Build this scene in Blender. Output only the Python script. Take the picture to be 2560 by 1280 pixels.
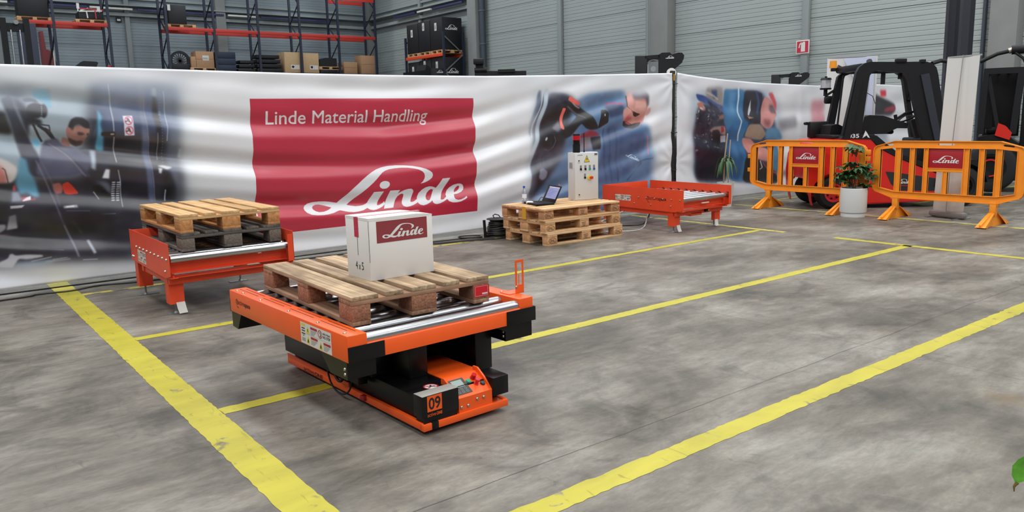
import bpy, bmesh, math, random
import numpy as np
from mathutils import Vector, Matrix
from mathutils.geometry import tessellate_polygon

for _o in list(bpy.data.objects): bpy.data.objects.remove(_o, do_unlink=True)
SC = bpy.context.scene
COL = SC.collection
R = math.radians
random.seed(7)

# ------------------------------------------------------------------ camera, world, lights, exposure
CAM = bpy.data.cameras.new('camera'); cam = bpy.data.objects.new('camera', CAM); COL.objects.link(cam)
CAM.sensor_width = 36; CAM.lens = 1957.2118 / 2560 * 36; CAM.shift_y = -0.00624
CAM.clip_end = 200
_p, _r, _a = .16443416, .02362732, .66043922
_cp, _sp, _cr, _sr = math.cos(_p), math.sin(_p), math.cos(_r), math.sin(_r)
_right, _down, _fwd = Vector((1,0,0)), Vector((0,-_sp,-_cp)), Vector((0,_cp,-_sp))
_r2, _d2 = _cr*_right + _sr*_down, -_sr*_right + _cr*_down
_m = Matrix.Rotation(-_a, 3, 'Z')
_r2, _d2, _fwd = _m@_r2, _m@_d2, _m@_fwd
cam.matrix_world = Matrix(((_r2.x,-_d2.x,-_fwd.x,0),(_r2.y,-_d2.y,-_fwd.y,0),(_r2.z,-_d2.z,-_fwd.z,1.4417),(0,0,0,1)))
SC.camera = cam

W_ = bpy.data.worlds.new('hall_ambient'); SC.world = W_; W_.use_nodes = True
W_.node_tree.nodes['Background'].inputs[0].default_value = (.80,.88,1.0,1)
W_.node_tree.nodes['Background'].inputs[1].default_value = .22
SC.view_settings.view_transform = 'Standard'; SC.view_settings.look = 'None'
SC.view_settings.exposure = 0.0; SC.view_settings.gamma = 1; SC.view_settings.use_curve_mapping = False

CEIL = 9.4
def roof_lamp(x, y, sx, sy, watts, col=(1,.98,.95)):
    L = bpy.data.lights.new('roof_lamp', 'AREA'); L.shape = 'RECTANGLE'; L.size = sx; L.size_y = sy
    L.energy = watts; L.color = col
    o = bpy.data.objects.new('roof_lamp', L); COL.objects.link(o); o.location = (x, y, CEIL-.12)
for gy in (-9, -4, 1, 6, 11, 17, 23, 29, 35):
    for gx in (-7, -1, 5, 11, 17):
        roof_lamp(gx+.6, gy, 1.5, 3.0, 208 if gy < 14 else 155, (.985,.995,1) if gy < 14 else (.90,.96,1))

# ------------------------------------------------------------------ helpers
def lin(c):
    return tuple(((v/255)/12.92 if v/255 <= .04045 else ((v/255+.055)/1.055)**2.4) for v in c)
MATS = {}
def mat(name, col, rough=.5, metal=0., spec=.5, noise=0., nscale=8., bump=0., bscale=60., trans=0., emit=0., coat=0., rnd=0.):
    if name in MATS: return MATS[name]
    m = bpy.data.materials.new(name); m.use_nodes = True; nt = m.node_tree; b = nt.nodes['Principled BSDF']
    c = (*lin(col), 1)
    b.inputs['Base Color'].default_value = c; b.inputs['Roughness'].default_value = rough
    b.inputs['Metallic'].default_value = metal; b.inputs['Specular IOR Level'].default_value = spec
    if trans: b.inputs['Transmission Weight'].default_value = trans
    if coat: b.inputs['Coat Weight'].default_value = coat; b.inputs['Coat Roughness'].default_value = .12
    if emit:
        b.inputs['Emission Color'].default_value = c; b.inputs['Emission Strength'].default_value = emit
    tc = nt.nodes.new('ShaderNodeTexCoord')
    n = nt.nodes.new('ShaderNodeTexNoise'); n.inputs['Scale'].default_value = nscale; n.inputs['Detail'].default_value = 4
    nt.links.new(tc.outputs['Object'], n.inputs['Vector'])
    if noise or rnd:
        hs = nt.nodes.new('ShaderNodeHueSaturation'); hs.inputs['Color'].default_value = c
        mr = nt.nodes.new('ShaderNodeMapRange'); mr.inputs['From Min'].default_value = .3; mr.inputs['From Max'].default_value = .7
        mr.inputs['To Min'].default_value = 1-noise; mr.inputs['To Max'].default_value = 1+noise
        nt.links.new(n.outputs['Fac'], mr.inputs['Value']); src = mr.outputs[0]
        if rnd:
            oi = nt.nodes.new('ShaderNodeObjectInfo'); mx = nt.nodes.new('ShaderNodeMath'); mx.operation = 'MULTIPLY_ADD'
            mx.inputs[1].default_value = 2*rnd; mx.inputs[2].default_value = -rnd
            nt.links.new(oi.outputs['Random'], mx.inputs[0])
            ad = nt.nodes.new('ShaderNodeMath'); nt.links.new(src, ad.inputs[0]); nt.links.new(mx.outputs[0], ad.inputs[1]); src = ad.outputs[0]
        nt.links.new(src, hs.inputs['Value']); nt.links.new(hs.outputs[0], b.inputs['Base Color'])
    if bump:
        n2 = nt.nodes.new('ShaderNodeTexNoise'); n2.inputs['Scale'].default_value = bscale; n2.inputs['Detail'].default_value = 5
        nt.links.new(tc.outputs['Object'], n2.inputs['Vector'])
        bp = nt.nodes.new('ShaderNodeBump'); bp.inputs['Strength'].default_value = bump; bp.inputs['Distance'].default_value = .01
        nt.links.new(n2.outputs['Fac'], bp.inputs['Height']); nt.links.new(bp.outputs[0], b.inputs['Normal'])
    MATS[name] = m
    return m
def wood(name, c1, c2, rough=.75, dirt=.0, rnd=.12, ends=None):
    if name in MATS: return MATS[name]
    m = bpy.data.materials.new(name); m.use_nodes = True; nt = m.node_tree; b = nt.nodes['Principled BSDF']; N = nt.nodes.new; K = nt.links.new
    tc = N('ShaderNodeTexCoord'); oi = N('ShaderNodeObjectInfo')
    mp = N('ShaderNodeMapping'); mp.inputs['Scale'].default_value = (1.6, 38, 38)
    cb = N('ShaderNodeCombineXYZ'); mu = N('ShaderNodeMath'); mu.operation = 'MULTIPLY'; mu.inputs[1].default_value = 57.
    K(oi.outputs['Random'], mu.inputs[0]); K(mu.outputs[0], cb.inputs[0]); K(mu.outputs[0], cb.inputs[1])
    K(tc.outputs['Object'], mp.inputs['Vector']); K(cb.outputs[0], mp.inputs['Location'])
    n = N('ShaderNodeTexNoise'); n.inputs['Scale'].default_value = 1.; n.inputs['Detail'].default_value = 6; n.inputs['Distortion'].default_value = .6
    K(mp.outputs[0], n.inputs['Vector'])
    cr = N('ShaderNodeValToRGB'); cr.color_ramp.elements[0].position = .33; cr.color_ramp.elements[1].position = .66
    cr.color_ramp.elements[0].color = (*lin(c1),1); cr.color_ramp.elements[1].color = (*lin(c2),1)
    K(n.outputs['Fac'], cr.inputs[0])
    n2 = N('ShaderNodeTexNoise'); n2.inputs['Scale'].default_value = 5.; n2.inputs['Detail'].default_value = 6
    ad = N('ShaderNodeVectorMath'); K(tc.outputs['Object'], ad.inputs[0]); K(cb.outputs[0], ad.inputs[1]); K(ad.outputs[0], n2.inputs['Vector'])
    mr = N('ShaderNodeMapRange'); mr.inputs['From Min'].default_value = .35; mr.inputs['From Max'].default_value = .65
    mr.inputs['To Min'].default_value = 1-dirt; mr.inputs['To Max'].default_value = 1.08; K(n2.outputs['Fac'], mr.inputs['Value'])
    m2 = N('ShaderNodeMath'); m2.operation = 'MULTIPLY_ADD'; m2.inputs[1].default_value = 2*rnd; m2.inputs[2].default_value = 1-rnd; K(oi.outputs['Random'], m2.inputs[0])
    m3 = N('ShaderNodeMath'); m3.operation = 'MULTIPLY'; K(mr.outputs[0], m3.inputs[0]); K(m2.outputs[0], m3.inputs[1])
    hs = N('ShaderNodeHueSaturation'); K(cr.outputs[0], hs.inputs['Color']); K(m3.outputs[0], hs.inputs['Value'])
    K(hs.outputs[0], b.inputs['Base Color']); b.inputs['Roughness'].default_value = rough; b.inputs['Specular IOR Level'].default_value = .25
    bp = N('ShaderNodeBump'); bp.inputs['Strength'].default_value = .35; bp.inputs['Distance'].default_value = .004
    K(n.outputs['Fac'], bp.inputs['Height']); K(bp.outputs[0], b.inputs['Normal'])
    MATS[name] = m
    return m

class MB:
    """collects boxes, bars, tubes and prisms; build() links them as one mesh object"""
    def __init__(s): s.v = []; s.f = []; s.mi = []; s.cur = 0
    def add(s, vs, fs):
        o = len(s.v); s.v += [tuple(v) for v in vs]; s.f += [tuple(i+o for i in f) for f in fs]; s.mi += [s.cur]*len(fs); return s
    def box(s, x0, x1, y0, y1, z0, z1, bev=0.):
        if x1 < x0: x0, x1 = x1, x0
        if y1 < y0: y0, y1 = y1, y0
        if z1 < z0: z0, z1 = z1, z0
        if bev <= 0:
            v = [(x0,y0,z0),(x1,y0,z0),(x1,y1,z0),(x0,y1,z0),(x0,y0,z1),(x1,y0,z1),(x1,y1,z1),(x0,y1,z1)]
            return s.add(v, [(0,3,2,1),(4,5,6,7),(0,1,5,4),(1,2,6,5),(2,3,7,6),(3,0,4,7)])
        bm = bmesh.new(); bmesh.ops.create_cube(bm, size=1)
        for q in bm.verts: q.co = ((x0+x1)/2+q.co.x*(x1-x0), (y0+y1)/2+q.co.y*(y1-y0), (z0+z1)/2+q.co.z*(z1-z0))
        b = min(bev, .45*min(x1-x0, y1-y0, z1-z0))
        bmesh.ops.bevel(bm, geom=bm.edges[:], offset=b, segments=2, affect='EDGES', profile=.5)
        bm.verts.index_update()
        s.add([q.co[:] for q in bm.verts], [[q.index for q in f.verts] for f in bm.faces]); bm.free(); return s
    def bar(s, p, q, w, h, up=(0,0,1)):
        p, q = Vector(p), Vector(q); d = (q-p).normalized(); u = Vector(up)
        if abs(d.dot(u)) > .95: u = Vector((0,1,0))
        a = d.cross(u).normalized(); u = a.cross(d).normalized(); v = []
        for c in (p, q):
            for i, j in ((-1,-1),(1,-1),(1,1),(-1,1)): v.append(c+a*(i*w/2)+u*(j*h/2))
        return s.add(v, [(3,2,1,0),(4,5,6,7),(0,1,5,4),(1,2,6,5),(2,3,7,6),(3,0,4,7)])
    def cyl(s, p, q, r, r2=None, n=16):
        r2 = r if r2 is None else r2; p, q = Vector(p), Vector(q); d = (q-p).normalized()
        a = d.orthogonal().normalized(); b = d.cross(a); v = []
        for c, rr in ((p, r), (q, r2)):
            for i in range(n):
                t = 2*math.pi*i/n; v.append(c+a*(rr*math.cos(t))+b*(rr*math.sin(t)))
        return s.add(v, [(i,(i+1)%n,n+(i+1)%n,n+i) for i in range(n)]+[tuple(range(n-1,-1,-1)), tuple(range(n,2*n))])
    def tube(s, pts, r, n=7):
        pts = [Vector(p) for p in pts]; v = []; a = None
        for i, p in enumerate(pts):
            d = (pts[min(i+1,len(pts)-1)]-pts[max(i-1,0)]).normalized()
            a = d.orthogonal().normalized() if a is None else (a-d*a.dot(d)).normalized()
            b = d.cross(a); rr = r[i] if isinstance(r, (list,tuple)) else r
            for k in range(n):
                t = 2*math.pi*k/n; v.append(p+a*(rr*math.cos(t))+b*(rr*math.sin(t)))
        f = []
        for i in range(len(pts)-1):
            for k in range(n): f.append((i*n+k, i*n+(k+1)%n, (i+1)*n+(k+1)%n, (i+1)*n+k))
        return s.add(v, f+[tuple(range(n-1,-1,-1)), tuple(range((len(pts)-1)*n, len(pts)*n))])
    def prism(s, loops, a0, a1, axis='y'):
        """extrudes a 2-D outline (first loop) with holes along an axis; 2-D is (x,z) for y, (y,z) for x, (x,y) for z"""
        if not isinstance(loops[0][0], (list,tuple)): loops = [loops]
        def P(c, a): return (c[0],a,c[1]) if axis == 'y' else ((a,c[0],c[1]) if axis == 'x' else (c[0],c[1],a))
        flat = [c for l in loops for c in l]; n = len(flat)
        tri = tessellate_polygon([[Vector((c[0],c[1],0)) for c in l] for l in loops])
        v = [P(c,a0) for c in flat]+[P(c,a1) for c in flat]
        f = [tuple(t) for t in tri]+[tuple(i+n for i in reversed(t)) for t in tri]
        o = 0
        for l in loops:
            k = len(l)
            for i in range(k): f.append((o+i, o+(i+1)%k, n+o+(i+1)%k, n+o+i))
            o += k
        return s.add(v, f)
    def lathe(s, prof, c=(0,0,0), n=28):
        v = []; c = Vector(c)
        for r, z in prof:
            for k in range(n):
                t = 2*math.pi*k/n; v.append(c+Vector((r*math.cos(t), r*math.sin(t), z)))
        f = []
        for i in range(len(prof)-1):
            for k in range(n): f.append((i*n+k, i*n+(k+1)%n, (i+1)*n+(k+1)%n, (i+1)*n+k))
        return s.add(v, f)
    def mesh(s, name, m, smooth=True, fix=True):
        me = bpy.data.meshes.new(name); me.from_pydata(s.v, [], s.f)
        for q in (m if isinstance(m, (list,tuple)) else [m]): me.materials.append(q)
        if isinstance(m, (list,tuple)): me.polygons.foreach_set('material_index', s.mi)
        if fix:
            bm = bmesh.new(); bm.from_mesh(me); bmesh.ops.recalc_face_normals(bm, faces=bm.faces[:]); bm.to_mesh(me); bm.free()
        if smooth:
            me.shade_smooth(); me.set_sharp_from_angle(angle=.7)
        me.update(); return me
    def build(s, name, m, parent=None, loc=None, rot=None, smooth=True, fix=True):
        return link(name, s.mesh(name, m, smooth, fix), parent, loc, rot)
def link(name, me, parent=None, loc=None, rot=None):
    o = bpy.data.objects.new(name, me); COL.objects.link(o)
    if parent: o.parent = parent
    if loc is not None: o.location = loc
    if rot is not None: o.rotation_euler = rot
    return o
def tag(o, label, cat, group=None):
    o['label'] = label; o['category'] = cat
    if group: o['group'] = group
    return o
def thing(name, label, cat, loc=(0,0,0), rz=0, group=None):
    o = bpy.data.objects.new(name, None); COL.objects.link(o); o.location = loc; o.rotation_euler = (0,0,R(rz)); o.empty_display_size = .1
    return tag(o, label, cat, group)
def struct(o): o['kind'] = 'structure'; return o
def B(name, m, parent, d, bev=.003): return MB().box(*d, bev=bev).build(name, m, parent)

# flat lettering and printed marks
_TX = {}
def text_tris(s, bold=0.):
    k = (s, bold)
    if k not in _TX:
        c = bpy.data.curves.new('t', 'FONT'); c.body = s; c.size = 1; c.offset = bold; c.resolution_u = 4
        o = bpy.data.objects.new('t', c); COL.objects.link(o); dg = bpy.context.evaluated_depsgraph_get()
        me = bpy.data.meshes.new_from_object(o.evaluated_get(dg)); me.calc_loop_triangles()
        vs = [v.co[:2] for v in me.vertices]; _TX[k] = [tuple(vs[i] for i in t.vertices) for t in me.loop_triangles]
        bpy.data.objects.remove(o); bpy.data.curves.remove(c); bpy.data.meshes.remove(me)
    return _TX[k]
def fit_text(s, x, y, w, h, bold=0.):
    t = text_tris(s, bold); a = np.array(t).reshape(-1,2); mn, mx = a.min(0), a.max(0)
    sx = w/(mx[0]-mn[0]); sy = h/(mx[1]-mn[1])
    return [[(x+(p[0]-mn[0])*sx, y+(p[1]-mn[1])*sy) for p in q] for q in t]
class Decal:
    """a printed sheet: polygons in sheet coordinates (metres), laid just proud of a face"""
    def __init__(s, lift=.0006): s.m = []; s.b = MB(); s.lift = lift
    def _m(s, m):
        if m not in s.m: s.m.append(m)
        s.b.cur = s.m.index(m)
    def poly(s, m, loops, lv=0):
        s._m(m)
        if not isinstance(loops[0][0], (list,tuple)): loops = [loops]
        flat = [c for l in loops for c in l]; z = s.lift*(1+lv)
        tri = tessellate_polygon([[Vector((c[0],c[1],0)) for c in l] for l in loops])
        ts = []
        for t in tri:
            a, b, c = (flat[i] for i in t)
            ts.append(t if (b[0]-a[0])*(c[1]-a[1])-(b[1]-a[1])*(c[0]-a[0]) > 0 else t[::-1])
        s.b.add([(c[0],c[1],z) for c in flat], ts); return s
    def rect(s, m, x, y, w, h, lv=0): return s.poly(m, [(x,y),(x+w,y),(x+w,y+h),(x,y+h)], lv)
    def disc(s, m, x, y, r, lv=0, ry=None, n=20):
        return s.poly(m, [(x+r*math.cos(2*math.pi*i/n), y+(ry or r)*math.sin(2*math.pi*i/n)) for i in range(n)], lv)
    def ring(s, m, x, y, r, r2, lv=0, ry=None, ry2=None, n=24):
        a = [(x+r*math.cos(2*math.pi*i/n), y+(ry or r)*math.sin(2*math.pi*i/n)) for i in range(n)]
        b = [(x+r2*math.cos(2*math.pi*i/n), y+(ry2 or r2)*math.sin(2*math.pi*i/n)) for i in range(n)]
        s._m(m); z = s.lift*(1+lv)
        s.b.add([(c[0],c[1],z) for c in a+b], [(i,(i+1)%n,n+(i+1)%n,n+i) for i in range(n)]); return s
    def text(s, m, t, x, y, w, h, lv=1, bold=0.):
        s._m(m); z = s.lift*(1+lv)
        for q in fit_text(t, x, y, w, h, bold): s.b.add([(c[0],c[1],z) for c in q], [(0,1,2)])
        return s
    def logo(s, m, x, y, w, lv=1, k=1.):
        for g in LOGO: s.poly(m, [[(x+c[0]*w, y+c[1]*w*k) for c in l] for l in g], lv)
        return s
    def build(s, name, parent, o, ux, uy):
        ux, uy = Vector(ux).normalized(), Vector(uy).normalized(); n = ux.cross(uy); o = Vector(o)
        s.b.v = [tuple(o+ux*v[0]+uy*v[1]+n*v[2]) for v in s.b.v]
        return s.b.build(name, s.m, parent, smooth=False, fix=False)

# ------------------------------------------------------------------ lettering outline and printed photographs, in metres on the cloth
LOGO=[[[(0.687,0.125),(0.703,0.136),(0.713,0.151),(0.716,0.164),(0.712,0.18),(0.701,0.192),(0.68,0.203),(0.649,0.211),(0.61,0.217),(0.571,0.219),(0.532,0.218),(0.498,0.215),(0.472,0.209),(0.451,0.199),(0.434,0.185),(0.416,0.168),(0.394,0.149),(0.364,0.127),(0.326,0.101),(0.284,0.073),(0.251,0.05),(0.24,0.042),(0.258,0.037),(0.289,0.031),(0.314,0.031),(0.334,0.033),(0.349,0.038),(0.364,0.046),(0.362,0.018),(0.345,0.013),(0.329,0.007),(0.3,0.003),(0.271,0.002),(0.24,0.006),(0.217,0.012),(0.194,0.018),(0.178,0.015),(0.154,0.008),(0.123,0.004),(0.092,0.003),(0.062,0.005),(0.033,0.01),(0.011,0.021),(0.001,0.034),(0.0,0.045),(0.008,0.056),(0.025,0.066),(0.052,0.071),(0.086,0.072),(0.12,0.07),(0.15,0.065),(0.176,0.059),(0.186,0.057),(0.205,0.072),(0.238,0.098),(0.271,0.125),(0.305,0.15),(0.33,0.17),(0.36,0.19),(0.389,0.206),(0.419,0.219),(0.453,0.228),(0.491,0.233),(0.541,0.234),(0.593,0.231),(0.646,0.225),(0.689,0.216),(0.725,0.205),(0.749,0.193),(0.765,0.181),(0.769,0.166),(0.763,0.153),(0.749,0.143),(0.73,0.134),(0.707,0.127)],[(0.151,0.036),(0.133,0.042),(0.107,0.051),(0.085,0.056),(0.066,0.056),(0.052,0.051),(0.046,0.042),(0.049,0.034),(0.06,0.025),(0.078,0.019),(0.101,0.019),(0.12,0.023),(0.136,0.028)]],[[(0.397,0.099),(0.457,0.098),(0.44,0.072),(0.421,0.04),(0.416,0.029),(0.42,0.025),(0.43,0.026),(0.452,0.035),(0.463,0.044),(0.466,0.028),(0.445,0.015),(0.424,0.008),(0.402,0.003),(0.386,0.002),(0.369,0.006),(0.358,0.013),(0.354,0.025),(0.357,0.038),(0.364,0.05),(0.382,0.076)]],[[(0.493,0.138),(0.493,0.13),(0.489,0.124),(0.482,0.118),(0.472,0.113),(0.461,0.112),(0.45,0.112),(0.441,0.116),(0.434,0.121),(0.431,0.128),(0.431,0.135),(0.435,0.143),(0.442,0.149),(0.452,0.153),(0.463,0.154),(0.473,0.153),(0.483,0.15),(0.49,0.145)]],[[(0.496,0.099),(0.558,0.098),(0.545,0.079),(0.564,0.088),(0.586,0.096),(0.608,0.1),(0.63,0.1),(0.642,0.092),(0.645,0.081),(0.637,0.062),(0.627,0.04),(0.622,0.03),(0.629,0.025),(0.644,0.028),(0.672,0.042),(0.673,0.024),(0.657,0.016),(0.635,0.008),(0.612,0.003),(0.59,0.002),(0.573,0.009),(0.567,0.022),(0.57,0.035),(0.58,0.057),(0.582,0.07),(0.576,0.076),(0.563,0.075),(0.545,0.064),(0.531,0.046),(0.517,0.02),(0.51,0.005),(0.452,0.004),(0.462,0.025),(0.476,0.054),(0.488,0.083)]],[[(0.794,0.093),(0.786,0.096),(0.77,0.102),(0.747,0.105),(0.724,0.101),(0.701,0.09),(0.68,0.072),(0.668,0.05),(0.665,0.031),(0.671,0.015),(0.683,0.006),(0.701,0.001),(0.724,0.005),(0.747,0.014),(0.764,0.024),(0.765,0.013),(0.774,0.005),(0.79,0.001),(0.812,0.004),(0.837,0.012),(0.866,0.026),(0.865,0.042),(0.838,0.025),(0.825,0.023),(0.819,0.027),(0.822,0.036),(0.835,0.065),(0.853,0.094),(0.873,0.125),(0.886,0.145),(0.834,0.144),(0.822,0.128),(0.805,0.106)],[(0.776,0.084),(0.762,0.088),(0.748,0.082),(0.734,0.068),(0.725,0.049),(0.725,0.034),(0.734,0.026),(0.746,0.028),(0.758,0.041),(0.768,0.062)]],[[(0.858,0.051),(0.871,0.074),(0.89,0.09),(0.915,0.102),(0.944,0.107),(0.968,0.105),(0.984,0.097),(0.99,0.083),(0.986,0.069),(0.968,0.057),(0.941,0.049),(0.915,0.047),(0.912,0.031),(0.918,0.02),(0.935,0.014),(0.954,0.015),(0.979,0.022),(0.996,0.032),(1.0,0.022),(0.983,0.013),(0.954,0.003),(0.925,0.0),(0.896,0.002),(0.873,0.011),(0.86,0.026)],[(0.918,0.058),(0.937,0.063),(0.954,0.074),(0.96,0.087),(0.953,0.094),(0.941,0.09),(0.928,0.079),(0.92,0.068)]]]
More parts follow.
